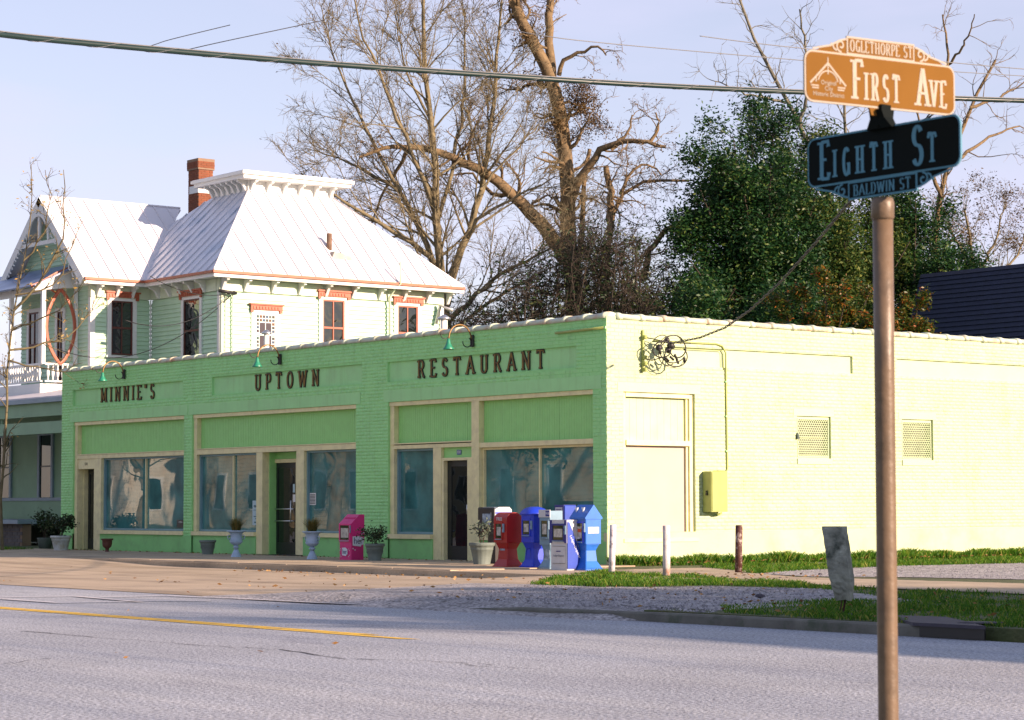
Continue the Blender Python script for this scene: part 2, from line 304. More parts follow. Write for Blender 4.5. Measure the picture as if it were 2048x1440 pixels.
# cracks in the asphalt, filled with tar
for pl in ([(40, 1262), (200, 1276), (420, 1292), (560, 1300), (690, 1318), (860, 1322), (1010, 1332)], [(930, 1330), (1000, 1336), (1100, 1338)], [(0, 1330), (60, 1322), (120, 1316)]):
    P = []
    for (a, b), (c, d) in zip(pl[:-1], pl[1:]):
        for t in np.linspace(0, 1, 7)[:-1]: P.append(on(a+(c-a)*t, b+(d-b)*t+random.uniform(-1.2, 1.2), 2, ZR)[:2])
    mb = MB(); V = []
    for i, p in enumerate(P):
        w = random.uniform(0.004, 0.018); V += [(p[0], p[1]-w, ZR+0.005), (p[0], p[1]+w, ZR+0.005)]
    mb.add(V, [(2*i, 2*i+2, 2*i+3, 2*i+1) for i in range(len(P)-1)])
    tag(mb.build('tar_crack', mat('tar', (0.07, 0.07, 0.08), 0.8)), kind='structure')
zv = -0.034
def patch(name, pts, dz, m):
    P = [(p[0], max(p[1], -11.45)) for p in G(pts, zv)]; Q = []
    for i in range(len(P)):                                    # ragged edges
        a = np.array(P[i]); b = np.array(P[(i+1) % len(P)])
        for t in np.linspace(0, 1, 14)[:-1]:
            q = a+(b-a)*t+np.array([random.uniform(-1, 1), random.uniform(-1, 1)])*0.07; Q.append((float(q[0]), max(float(q[1]), -11.45)))
    return sheet(name, Q, zv+dz, m)
patch('gravel_driveway', [(745, 1207), (850, 1192), (1060, 1171), (1200, 1177), (1420, 1173), (1640, 1178), (1860, 1205), (1700, 1206), (1440, 1222), (1290, 1236), (1240, 1240), (1120, 1235), (990, 1224), (850, 1212)], 0.005, MT['gravel'])
patch('gravel_lot', [(1500, 1147), (1600, 1140), (1800, 1132), (2100, 1126), (2300, 1130), (2300, 1165), (2060, 1160), (1800, 1155), (1620, 1154)], 0.009, MT['gravel'])
# gravel spilled over the kerb on to the road
gvx = np.linspace(5.2, 15.0, 50); gvy = np.linspace(-12.45, -7.2, 30); rgn = np.random.default_rng(5); V = []
for y in gvy:
    for x in gvx:
        s_ = min(1, max(0, (x-5.2)/3.2)); s_ = s_*s_*(3-2*s_); lo_ = apz(min(x, 9.3), max(y, -12.1))+0.003 if y > -12.1 else ZR-0.002
        e_ = min(1, max(0, (x-13.0)/2.0)); prof = min(1, max(0, (y+12.42)/(0.9-0.55*e_))); prof = prof*prof*(3-2*prof); hi_ = (ZR-.004)+(-0.024-ZR-0.022*e_)*prof
        V.append((x, y, max(lo_*(1-s_)+hi_*s_, lo_)+rgn.uniform(-.004, .004)-0.16*max(0, x-14.2)-(0.02 if x > 14.9 or x < 5.25 or y > -7.25 or y < -12.44 else 0)))
mb = MB(); n = len(gvx); mb.add(V, [(i*n+j, i*n+j+1, (i+1)*n+j+1, (i+1)*n+j) for i in range(len(gvy)-1) for j in range(n-1)], 0, True)
tag(mb.build('gravel_spill', MT['gravel']), kind='structure')
PATH_A = [(1215, 1142), (1330, 1138.5), (1450, 1136), (1500, 1141), (1490, 1147), (1600, 1156), (1800, 1162), (2080, 1170), (2400, 1178), (2400, 1196), (2080, 1191), (1800, 1180), (1620, 1170), (1440, 1157), (1330, 1151), (1235, 1148)]
patch('concrete_path', PATH_A, 0.016, MT['concrete'])
# ------------------------------------------------------------------ restaurant building
Lf, Hb, Dr = -22.72, 4.80, 19.0
B = thing('restaurant_building', 'low green painted brick corner restaurant with three storefront bays under raised letters', 'restaurant', (-11, 9, -0.05))
def mapf(kind):
    return (lambda s, z, d: (s, -d, z)) if kind == 'f' else (lambda s, z, d: (d, s, z))
FO = [(-22.04, -16.17, -0.05, 3.39), (-15.77, -8.60, -0.05, 3.39), (-7.35, -0.42, -0.05, 3.39)]
FP = [(-22.08, -16.25, 3.84, 4.25), (-14.84, -8.37, 3.84, 4.28), (-7.39, -0.92, 3.84, 4.27)]
RO = [(0.43, 2.32, 0.48, 3.34), (5.19, 6.19, 2.09, 2.97), (8.38, 9.38, 2.09, 2.97)]
RP = [(1.75, 6.87, 3.90, 4.27), (8.23, 14.4, 3.90, 4.27)]
JD = 0.0045
def wall_core(kind, s0, s1, z0, z1, openings, panels, name):
    mp_ = mapf(kind); mb = MB(); holes = [(*h, 0.22, False) for h in openings]+[(*h, 0.055, True) for h in panels]
    S = sorted({s0, s1, *[v for h in holes for v in h[:2]]}); Z = sorted({z0, z1, *[v for h in holes for v in h[2:4]]})
    for a, b in zip(S[:-1], S[1:]):
        for c, d in zip(Z[:-1], Z[1:]):
            ms, mz = (a+b)/2, (c+d)/2
            if any(h[0] < ms < h[1] and h[2] < mz < h[3] for h in holes): continue
            mb.add([mp_(a, c, -JD), mp_(b, c, -JD), mp_(b, d, -JD), mp_(a, d, -JD)], [(0, 1, 2, 3)], 0)
    for a, b, c, d, dep, back in holes:
        mi = 1 if back else 0
        mb.add([mp_(a, c, -JD), mp_(a, d, -JD), mp_(a, d, -dep), mp_(a, c, -dep)], [(0, 1, 2, 3)], mi)
        mb.add([mp_(b, c, -JD), mp_(b, c, -dep), mp_(b, d, -dep), mp_(b, d, -JD)], [(0, 1, 2, 3)], mi)
        mb.add([mp_(a, d, -JD), mp_(b, d, -JD), mp_(b, d, -dep), mp_(a, d, -dep)], [(0, 1, 2, 3)], mi)
        mb.add([mp_(a, c, -JD), mp_(a, c, -dep), mp_(b, c, -dep), mp_(b, c, -JD)], [(0, 1, 2, 3)], mi)
        if back: mb.add([mp_(a, c, -dep), mp_(b, c, -dep), mp_(b, d, -dep), mp_(a, d, -dep)], [(0, 1, 2, 3)], 1)
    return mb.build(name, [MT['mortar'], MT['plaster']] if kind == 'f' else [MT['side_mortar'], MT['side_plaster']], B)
wf = wall_core('f', Lf, -JD, -0.05, Hb, FO, FP, 'front_wall')
wr = wall_core('r', JD, Dr, -0.05, Hb, RO, RP, 'side_wall')
def bricks(kind, s0, s1, z0, z1, excl, parent, near):
    """individually laid bricks; the nearest become objects, the rest one mesh"""
    mp_ = mapf(kind); CH, BL = 0.0745, 0.2065; rows = int((z1-z0)/CH); allb = []
    for k in range(rows):
        za, zb = z0+k*CH+0.0045, z0+(k+1)*CH-0.0045
        zm = (za+zb)/2; header = (k % 7 == 5); bl = BL/2 if header else BL
        off = 0 if k % 2 == 0 else -bl/2
        ex = sorted([(h[0], h[1]) for h in excl if h[2]-0.02 < zm < h[3]+0.02]); iv = []; c = s0
        for a, b in ex:
            if a > c: iv.append((c, a))
            c = max(c, b)
        if c < s1: iv.append((c, s1))
        for a, b in iv:
            j = math.floor((a-s0-off)/bl)
            while True:
                p = s0+off+j*bl+0.0045; q = p+bl-0.009; j += 1
                if p >= b: break
                full = p >= a and q <= b and not header
                p2, q2 = max(p, a), min(q, b)
                if q2-p2 < 0.015: continue
                allb.append((p2, q2, za, zb, full))
    def dist(b): 
        w = mp_((b[0]+b[1])/2, b[2], 0); return (w[0]-CAM[0])**2+(w[1]-CAM[1])**2
    cand = sorted([b for b in allb if b[4]], key=dist)[:near]; cs = set(cand)
    rest = [b for b in allb if b not in cs]
    A = np.array([b[:4] for b in rest]); n = len(A); jit = RNG.uniform(-0.0022, 0.0025, n)
    e = 0.004
    V = np.zeros((n, 8, 3)); tl = RNG.uniform(-0.0015, 0.0015, (n, 4))
    for i, (sa, sb, di) in enumerate(((0, 2, 0), (1, 2, 0), (1, 3, 0), (0, 3, 0))):
        V[:, i, 0] = A[:, sa]; V[:, i, 1] = A[:, sb]; V[:, i, 2] = -JD
        V[:, i+4, 0] = A[:, sa]+(e if sa == 0 else -e); V[:, i+4, 1] = A[:, sb]+(e if sb == 2 else -e); V[:, i+4, 2] = jit+tl[:, i]
    if kind == 'f': Wd = np.stack([V[..., 0], -V[..., 2], V[..., 1]], -1)
    else: Wd = np.stack([V[..., 2], V[..., 0], V[..., 1]], -1)
    off_ = woff(parent); Wd = Wd-np.array([off_.x, off_.y, off_.z])
    Fq = np.array([(4, 5, 6, 7), (0, 1, 5, 4), (1, 2, 6, 5), (2, 3, 7, 6), (3, 0, 4, 7)])
    if kind == 'f': pass
    F = (Fq[None]+(np.arange(n)*8)[:, None, None]).reshape(-1, 4)
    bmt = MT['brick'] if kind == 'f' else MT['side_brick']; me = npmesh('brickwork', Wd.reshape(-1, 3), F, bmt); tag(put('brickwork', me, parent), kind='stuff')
    # single bricks share one mesh
    if cand:
        b0 = cand[0]; w = b0[1]-b0[0]; h = b0[3]-b0[2]; mb = MB()
        Vv = [(0, 0, -JD), (w, 0, -JD), (w, h, -JD), (0, h, -JD), (e, e, 0.001), (w-e, e, 0.001), (w-e, h-e, 0.001), (e, h-e, 0.001)]
        mb.add([mp_(*v) for v in Vv], [tuple(f) for f in Fq]); first = mb.build('brick', bmt, None)
        for i, b in enumerate(cand):
            o = first if i == 0 else put('brick', first.data)
            o.parent = parent; d = random.uniform(-0.002, 0.002)
            o.location = Vector(mp_(b[0], b[2], d))-off_
LF = [(a-0.18, b+0.18, 3.39, 3.66) for a, b, _, _ in FO]; LF[2] = (LF[2][0], -0.16, 3.39, 3.66)
PB = [(Lf-0.0, -22.04, -0.05, 0.42), (-16.17, -15.77, -0.05, 0.42), (-8.60, -7.35, -0.05, 0.44), (-0.42, 0.0, -0.05, 0.44)]
bricks('f', Lf, -0.002, 0.0, Hb-0.03, FO+FP+LF+PB, wf, 150)
RL = [(0.43-0.15, 2.32+0.15, 3.34, 3.52), (5.09, 6.29, 2.97, 3.12), (8.28, 9.48, 2.97, 3.12)]
bricks('r', 0.002, Dr, 0.62, Hb-0.03, RO+RP+RL+[(0.3, 2.45, 0.40, 0.48)], wr, 150)
for i, (a, b, c, d) in enumerate(LF):
    mb = MB(); mb.box(a+0.003, b-0.003, -0.004, 0.1, c+0.002, d-0.003); mb.build('lintel', MT['plaster'], wf)
for a, b, c, d in RL:
    mb = MB(); mb.box(-0.1, 0.002, a+0.003, b-0.003, c+0.002, d-0.003); mb.build('lintel', MT['side_plaster'], wr)
for a, b, c, d in PB:
    mb = MB(); mb.bbox(a, min(b, -0.002), -0.022, 0.1, c, d, 0.012); mb.build('pier_base', MT['stucco'], wf)
# smooth rendered base of the side wall, proud of the brick
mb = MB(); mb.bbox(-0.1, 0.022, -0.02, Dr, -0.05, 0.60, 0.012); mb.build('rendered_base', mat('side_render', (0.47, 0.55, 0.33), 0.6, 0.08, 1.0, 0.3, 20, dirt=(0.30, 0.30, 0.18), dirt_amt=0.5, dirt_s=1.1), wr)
# back and inside, roof deck
mb = MB(); mb.box(Lf+0.3, -0.3, 0.4, Dr-0.02, 4.25, 4.35); mb.build('roof', mat('roof_felt', (0.12, 0.12, 0.12), 0.9), B)
mb = MB(); mb.box(Lf, Lf+0.22, 0.02, Dr, -0.05, Hb); mb.box(Lf+0.23, -0.24, Dr-0.3, Dr, -0.05, Hb); mb.build('rear_wall', MT['plaster'], B)
mb = MB(); mb.box(Lf+0.3, -0.4, 0.62, 0.7, -0.05, 4.2); mb.build('inner_wall', MT['dark'], B)
mb = MB(); mb.box(Lf+0.01, -0.3, 0.24, 0.3, 3.4, Hb-0.02); mb.box(-0.30, -0.24, 0.32, Dr-0.3, -0.05, Hb-0.02); mb.build('parapet_back', MT['plaster'], B)
# coping tiles, one mesh shared
def coping_tile(kind):
    mb = MB(); L, wd = 0.60, 0.30; rings = []
    for t, sc in ((0, 1.18), (0.10, 1.22), (0.105, 1.0), (0.60, 0.97)):
        rg = []
        for j in range(9):
            a = math.pi*j/8; y = -math.cos(a)*wd/2*sc; z = (math.sin(a)**0.8)*0.085*sc-0.02 if j not in (0, 8) else -0.05
            rg.append((t, y, z))
        rings.append(rg)
    mb.rings(rings, 0, True, True, closed=True)
    return mb
ct = coping_tile('f').build('coping_tile', MT['tile'], None); put_first = True
nfc = int(22.75/0.6)+1
for i in range(nfc):
    o = ct if put_first else put('coping_tile', ct.data); put_first = False
    o.parent = B; o.rotation_euler = (random.uniform(-0.03, 0.03), random.uniform(-0.012, 0.012), math.pi)
    o.location = Vector((-0.02-i*0.598, 0.115+random.uniform(-.006, .006), Hb+0.008+random.uniform(-.004, .004)))-B.location
for i in range(30):
    o = put('coping_tile', ct.data, B); o.rotation_euler = (random.uniform(-0.03, 0.03), random.uniform(-0.01, 0.01), -math.pi/2+math.pi)
    o.location = Vector((-0.115, 0.27+i*0.598, Hb+0.008+random.uniform(-.004, .004)))-B.location
# storefronts ----------------------------------------------------------
YF = 0.10
def fx(px, py=950): return float(on(px, py, 1, YF)[0])
def P(name, m, boxes, parent, bev=0.0):
    mb = MB()
    for b in boxes: mb.box(*b)
    return mb.build(name, m, parent)
TAN, BRD, GLS = MT['tan'], MT['board'], MT['glass']
blu = mat('blue_grey_glazing_bar', (0.16, 0.30, 0.34), 0.45)
def beadboard(name, x0, x1, y, z0, z1, parent):
    """vertical boards"""
    n = max(1, round((x1-x0)/0.31)); w = (x1-x0)/n; mb = MB(); mb.box(0.003, w-0.003, 0, 0.02, 0, z1-z0)
    for g in range(1, 4): mb.box(w*g/4+0.004-0.008, w*g/4+0.008-0.004, -0.004, 0.0, 0, z1-z0)
    o0 = mb.build('board', BRD, None); 
    bk = MB(); bk.box(x0, x1, y+0.021, y+0.05, z0, z1); pnl = bk.build(name, MT['mortar'], parent)
    for i in range(n):
        o = o0 if i == 0 else put('board', o0.data); o.parent = pnl; o.location = Vector((x0+i*w, y+random.uniform(-.001, .002), z0))-woff(pnl)
    return pnl
def shop_window(x0, x1, z0, z1, muls, parent=B, yg=0.19, bar=blu):
    f = P('window', bar, [(x0, x0+0.045, YF+0.03, yg+0.03, z0, z1), (x1-0.045, x1, YF+0.03, yg+0.03, z0, z1), (x0+0.045, x1-0.045, YF+0.03, yg+0.03, z0, z0+0.045), (x0+0.045, x1-0.045, YF+0.03, yg+0.03, z1-0.045, z1)], parent)
    xs = [x0+0.045]+[v for m_ in muls for v in (m_-0.02, m_+0.02)]+[x1-0.045]
    for i in range(0, len(xs), 2): P('pane', GLS, [(xs[i], xs[i+1], yg, yg+0.012, z0+0.045, z1-0.045)], f)
    for m_ in muls: P('mullion', TAN, [(m_-0.02, m_+0.02, YF+0.04, yg+0.03, z0+0.046, z1-0.046)], f)
    return f
def bay(x0, x1, ztr, posts_full, nm):
    zb = -0.045 if nm == 1 else 0.517
    P('lintel_trim', TAN, [(x0+0.002, x1-0.002, 0.03, 0.24, 3.30, 3.387)], B)
    P('trim_post', TAN, [(x0+0.002, x0+0.15, 0.05, 0.24, zb, 3.299)], B)
    return
# bay 1
x0, x1 = FO[0][0], FO[0][1]; xd0, xd1, xp = fx(164, 1000), fx(191, 1000), fx(205, 1000)
bay(x0, x1, 2.4, [], 1)
P('transom_bar', TAN, [(x0+0.152, x1-0.002, 0.045, 0.24, 2.40, 2.50), (x0+0.152, x1-0.002, 0.03, 0.24, 2.505, 2.525)], B)
beadboard('transom_panel', x0+0.152, x1-0.004, 0.17, 2.526, 3.298, B)
P('trim_post', TAN, [(xd1, xp, 0.05, 0.40, -0.045, 2.398)], B)
hb = P('header_panel', TAN, [(x0+0.152, xd1-0.002, 0.07, 0.40, 2.13, 2.398)], B)
shop_window(xp+0.004, x1-0.004, 0.52, 2.396, [fx(288, 1000)])
P('window_sill', TAN, [(xp-0.06, x1-0.002, -0.025, 0.24, 0.42, 0.515)], B)
P('bulkhead', MT['stucco'], [(xp+0.002, x1-0.002, 0.03, 0.24, -0.045, 0.418)], B)
P('jamb', TAN, [(x0+0.152, x0+0.19, 0.24, 0.5, -0.045, 2.128)], B)
def door(x0, x1, y, ztop, bar=False, glass_w=0.09, parent=B):
    d = P('door', MT['dark'], [(x0, x0+glass_w, y, y+0.045, 0.0, ztop), (x1-glass_w, x1, y, y+0.045, 0.0, ztop), (x0+glass_w, x1-glass_w, y, y+0.045, 0.0, 0.28), (x0+glass_w, x1-glass_w, y, y+0.045, ztop-0.12, ztop)], parent)
    P('pane', MT['glass_dark'], [(x0+glass_w, x1-glass_w, y+0.015, y+0.025, 0.28, ztop-0.12)], d)
    P('threshold', MT['metal'], [(x0, x1, y-0.06, y+0.05, -0.03, -0.008)], parent)
    return d
door(fx(157, 1000)+0.05, xd1-0.003, 0.36, 2.12)
# bay 2
x0, x1 = FO[1][0], FO[1][1]; pA0, pA1 = fx(516, 1000), fx(528, 1000); pB0, pB1 = fx(596, 1000), fx(611, 1000)
bay(x0, x1, 2.4, [], 2)
P('transom_bar', TAN, [(x0+0.152, x1-0.002, 0.045, 0.24, 2.40, 2.52), (x0+0.152, x1-0.002, 0.03, 0.24, 2.525, 2.545)], B)
beadboard('transom_panel', x0+0.152, x1-0.004, 0.17, 2.546, 3.298, B)
P('trim_post', TAN, [(pA0, pA1, 0.05, 0.24, -0.045, 2.398)], B); P('trim_post', TAN, [(pB0, pB1, 0.05, 0.24, -0.045, 2.398)], B)
shop_window(x0+0.155, pA0-0.003, 0.52, 2.396, [fx(463, 1000)]); shop_window(pB1+0.003, x1-0.004, 0.52, 2.396, [])
P('window_sill', TAN, [(x0+0.002, pA0-0.002, -0.025, 0.24, 0.42, 0.515)], B); P('window_sill', TAN, [(pB1+0.002, x1-0.002, -0.025, 0.24, 0.42, 0.515)], B)
P('bulkhead', MT['stucco'], [(x0+0.002, pA0-0.002, 0.03, 0.24, -0.045, 0.418)], B); P('bulkhead', MT['stucco'], [(pB1+0.002, x1-0.002, 0.03, 0.24, -0.045, 0.418)], B)
YD = 0.42; dx0, dx1 = float(on(551, 1000, 1, YD)[0]), float(on(594, 1000, 1, YD)[0])
P('recess_panel', BRD, [(pA1+0.0, pA1+0.03, 0.242, YD+0.1, -0.045, 2.4), (pB0-0.03, pB0, 0.242, YD+0.1, -0.045, 2.4), (pA1+0.031, dx0-0.14, YD-0.01, YD+0.04, -0.045, 2.4), (dx1+0.1, pB0-0.032, YD-0.01, YD+0.04, -0.045, 2.4), (dx0-0.139, dx1+0.099, YD-0.01, YD+0.04, 2.24, 2.4)], B)
P('door_frame', TAN, [(dx0-0.138, dx0-0.003, YD-0.04, YD+0.06, -0.045, 2.235), (dx1+0.003, dx1+0.098, YD-0.04, YD+0.06, -0.045, 2.235), (dx0-0.002, dx1+0.002, YD-0.04, YD+0.06, 2.15, 2.235)], B)
d2 = door(dx0, dx1, YD, 2.145, glass_w=0.10)
mb = MB(); mb.tube([(dx0+0.08, YD-0.06, 1.06), (dx1-0.06, YD-0.06, 1.06)], 0.016); mb.tube([(dx0+0.08, YD-0.06, 0.78), (dx1-0.12, YD-0.06, 0.78)], 0.016)
mb.tube([(dx1-0.16, YD-0.07, 0.74), (dx1-0.16, YD-0.07, 1.26)], 0.018); mb.tube([(dx0+0.1, YD, 1.06), (dx0+0.1, YD-0.06, 1.06)], 0.012); mb.tube([(dx1-0.1, YD, 0.78), (dx1-0.1, YD-0.06, 0.78)], 0.012)
mb.build('push_bar', MT['metal'], d2)
# bay 3
x0, x1 = FO[2][0], FO[2][1]; pC0, pC1 = fx(948, 1000), fx(963, 1000); pD0, pD1 = fx(870, 1000), fx(886, 1000)
bay(x0, x1, 2.4, [], 3)
P('trim_post', TAN, [(pC0, pC1, 0.035, 0.24, -0.045, 3.298)], B)
P('transom_bar', TAN, [(x0+0.152, pC0-0.002, 0.045, 0.24, 2.36, 2.44), (x0+0.06, pC0-0.002, 0.025, 0.24, 2.46, 2.485), (pC1+0.002, x1-0.002, 0.045, 0.24, 2.33, 2.43)], B)
beadboard('transom_panel', x0+0.152, pC0-0.002, 0.17, 2.487, 3.298, B); beadboard('transom_panel', pC1+0.002, x1-0.004, 0.17, 2.432, 3.298, B)
P('trim_post', TAN, [(pD0, pD1, 0.05, 0.24, -0.045, 2.358)], B)
shop_window(x0+0.155, pD0-0.003, 0.52, 2.356, [], yg=0.2); shop_window(pC1+0.003, x1-0.004, 0.52, 2.326, [fx(1076, 1000)], bar=TAN)
P('window_sill', TAN, [(x0+0.002, pD0-0.002, -0.025, 0.24, 0.42, 0.515)], B); P('window_sill', TAN, [(pC1+0.002, x1-0.002, -0.025, 0.24, 0.42, 0.515)], B)
P('bulkhead', MT['stucco'], [(x0+0.002, pD0-0.002, 0.03, 0.24, -0.045, 0.418)], B); P('bulkhead', MT['stucco'], [(pC1+0.002, x1-0.002, 0.03, 0.24, -0.045, 0.418)], B)
YD = 0.16; dx0, dx1 = float(on(895, 1000, 1, YD)[0]), float(on(942, 1000, 1, YD)[0])
P('recess_panel', BRD, [(pD1+0.002, pC0-0.002, 0.13, 0.20, 2.14, 2.358)], B)
P('door_frame', TAN, [(pD1+0.002, dx0-0.003, 0.06, 0.24, -0.045, 2.138), (dx1+0.003, pC0-0.002, 0.06, 0.24, -0.045, 2.138), (dx0-0.002, dx1+0.002, 0.06, 0.24, 2.08, 2.138)], B)
d3 = door(dx0, dx1, YD, 2.075, glass_w=0.14)
mb = MB(); mb.tube([(dx1-0.07, YD-0.05, 0.95), (dx1-0.07, YD-0.05, 1.15)], 0.015); mb.build('handle', MT['metal'], d3)
# side windows
f = P('side_window', TAN, [], B) if False else None
def side(name, m, boxes, parent=B):
    mb = MB()
    for s0, s1, z0, z1, d0, d1 in boxes: mb.box(-d1, -d0, s0, s1, z0, z1)
    return mb.build(name, m, parent)
a, b, c, d = RO[0]
sw = side('side_display_window', TAN, [(a+.002, a+.10, c+.002, d-.002, .06, .22), (b-.10, b-.002, c+.002, d-.002, .06, .22), (a+.101, b-.101, d-.09, d-.002, .05, .22), (a+.101, b-.101, c+.002, c+.05, .06, .22), (a+.101, b-.101, 2.30, 2.40, .03, .22), (b-.16, b-.102, c+.052, 2.298, .10, .22), (b-.16, b-.102, 2.402, d-.092, .10, .22)])
side('blind_panel', mat('white_blind', (0.40, 0.33, 0.30), 0.5, 0.05, 2, 0.05, 8), [(a+.102, b-.162, c+.052, 2.298, .15, .17)], sw)
nb = 9; w_ = (b-.162-a-.102)/nb; mb = MB(); mb.box(-0.015, 0, 0.002, w_-0.002, 0, d-.092-2.402); o0 = mb.build('board', mat('side_board', (0.47, 0.55, 0.33), 0.5), None)
for i in range(nb):
    o = o0 if i == 0 else put('board', o0.data); o.parent = sw; o.location = Vector((-0.15, a+.102+i*w_, 2.402))-woff(sw)
side('window_sill', TAN, [(a-.03, b+.05, c-.075, c-.001, -.04, .22)], sw)
mesh_m = mat('painted_mesh', (0.45, 0.58, 0.33), 0.5)
frost = mat('frosted_pane', (0.11, 0.105, 0.10), 0.25, 0.6, 2.2)
def guard_window(a, b, c, d):
    w = side('mesh_guard_window', MT['side_plaster'], [(a+.002, a+.05, c+.002, d-.002, .05, .2), (b-.05, b-.002, c+.002, d-.002, .05, .2), (a+.051, b-.051, d-.06, d-.002, .05, .2), (a+.051, b-.051, c+.002, c+.04, .05, .2)])
    side('pane', frost, [(a+.052, b-.052, c+.042, d-.062, .14, .15)], w)
    side('glazing_bar', TAN, [(a+.052, b-.052, (c+d)/2-.012, (c+d)/2+.012, .125, .139)], w)
    mb = MB(); s0, s1, z0, z1 = a+.06, b-.06, c+.05, d-.07; n1 = 15; cell = (s1-s0)/n1; nz_ = int((z1-z0)/(cell*1.5)); ch = (z1-z0)/nz_; t = 0.0070
    for i in range(n1):
        for j in range(nz_):
            y, z = s0+i*cell, z0+j*ch
            for (p, q) in (((y, z+ch/2), (y+cell/2, z+ch)), ((y+cell/2, z+ch), (y+cell, z+ch/2)), ((y+cell, z+ch/2), (y+cell/2, z)), ((y+cell/2, z), (y, z+ch/2))):
                dv = Vector((q[0]-p[0], q[1]-p[1])).normalized(); nn = (-dv.y*t, dv.x*t)
                mb.add([(-.045, p[0]-nn[0], p[1]-nn[1]), (-.045, q[0]-nn[0], q[1]-nn[1]), (-.045, q[0]+nn[0], q[1]+nn[1]), (-.045, p[0]+nn[0], p[1]+nn[1]), (-.05, p[0], p[1]), (-.05, q[0], q[1])], [(0, 1, 2, 3), (0, 4, 5, 1), (3, 2, 5, 4)])
    mg = mb.build('wire_mesh', mesh_m, w); mg['kind'] = 'stuff'
    side('guard_frame', MT['side_plaster'], [(s0-.02, s0, z0-.02, z1+.02, .03, .049), (s1, s1+.02, z0-.02, z1+.02, .03, .049), (s0, s1, z1, z1+.02, .03, .049), (s0, s1, z0-.02, z0, .03, .049)], w)
    side('window_sill', MT['side_plaster'], [(a-.01, b+.01, c-.12, c-.002, -.02, .05)], w)
    return w
gws = [guard_window(*r) for r in RO[1:]]
mb = MB(); mb.box(0.0, 0.05, 5.15, 5.2, 2.49, 2.58); mb.box(0.012, 0.03, 5.165, 5.19, 2.58, 2.62); mb.build('padlock', mat('dark_steel', (0.06, 0.09, 0.09), 0.4, metal=0.5), gws[0])
# roof pipes of the restaurant
def vent(px, pyt, pyb, y, r, label):
    p = on(px, pyb, 1, y); q = on(px, pyt, 1, y)
    t = thing('roof_vent', label, 'roof vent', (p[0], y, 4.35))
    mb = MB(); mb.lathe([(r, 0), (r, q[2]-4.35-0.12)], 14); mb.build('pipe', MT['white'], t, False)
    mb = MB(); zt = q[2]-4.35-0.10; mb.lathe([(r*0.6, zt-0.03), (r*1.9, zt-0.02), (r*2.0, zt+0.01), (r*0.5, zt+0.09), (0.005, zt+0.10)], 16); mb.build('cap', MT['metal'], t, False)
vent(533, 659, 690, 3.0, 0.07, 'white round roof vent before the coloured glass window of the pale house')
vent(888, 629, 655, 4.2, 0.085, 'white roof vent with cone cap at the corner of the pale house')
# ------------------------------------------------------------------ lettering: strokes with serifs
def arc(cx, cy, rx, ry, a0, a1, n=10): return [(cx+rx*math.cos(R_(a0+(a1-a0)*i/n)), cy+ry*math.sin(R_(a0+(a1-a0)*i/n))) for i in range(n+1)]
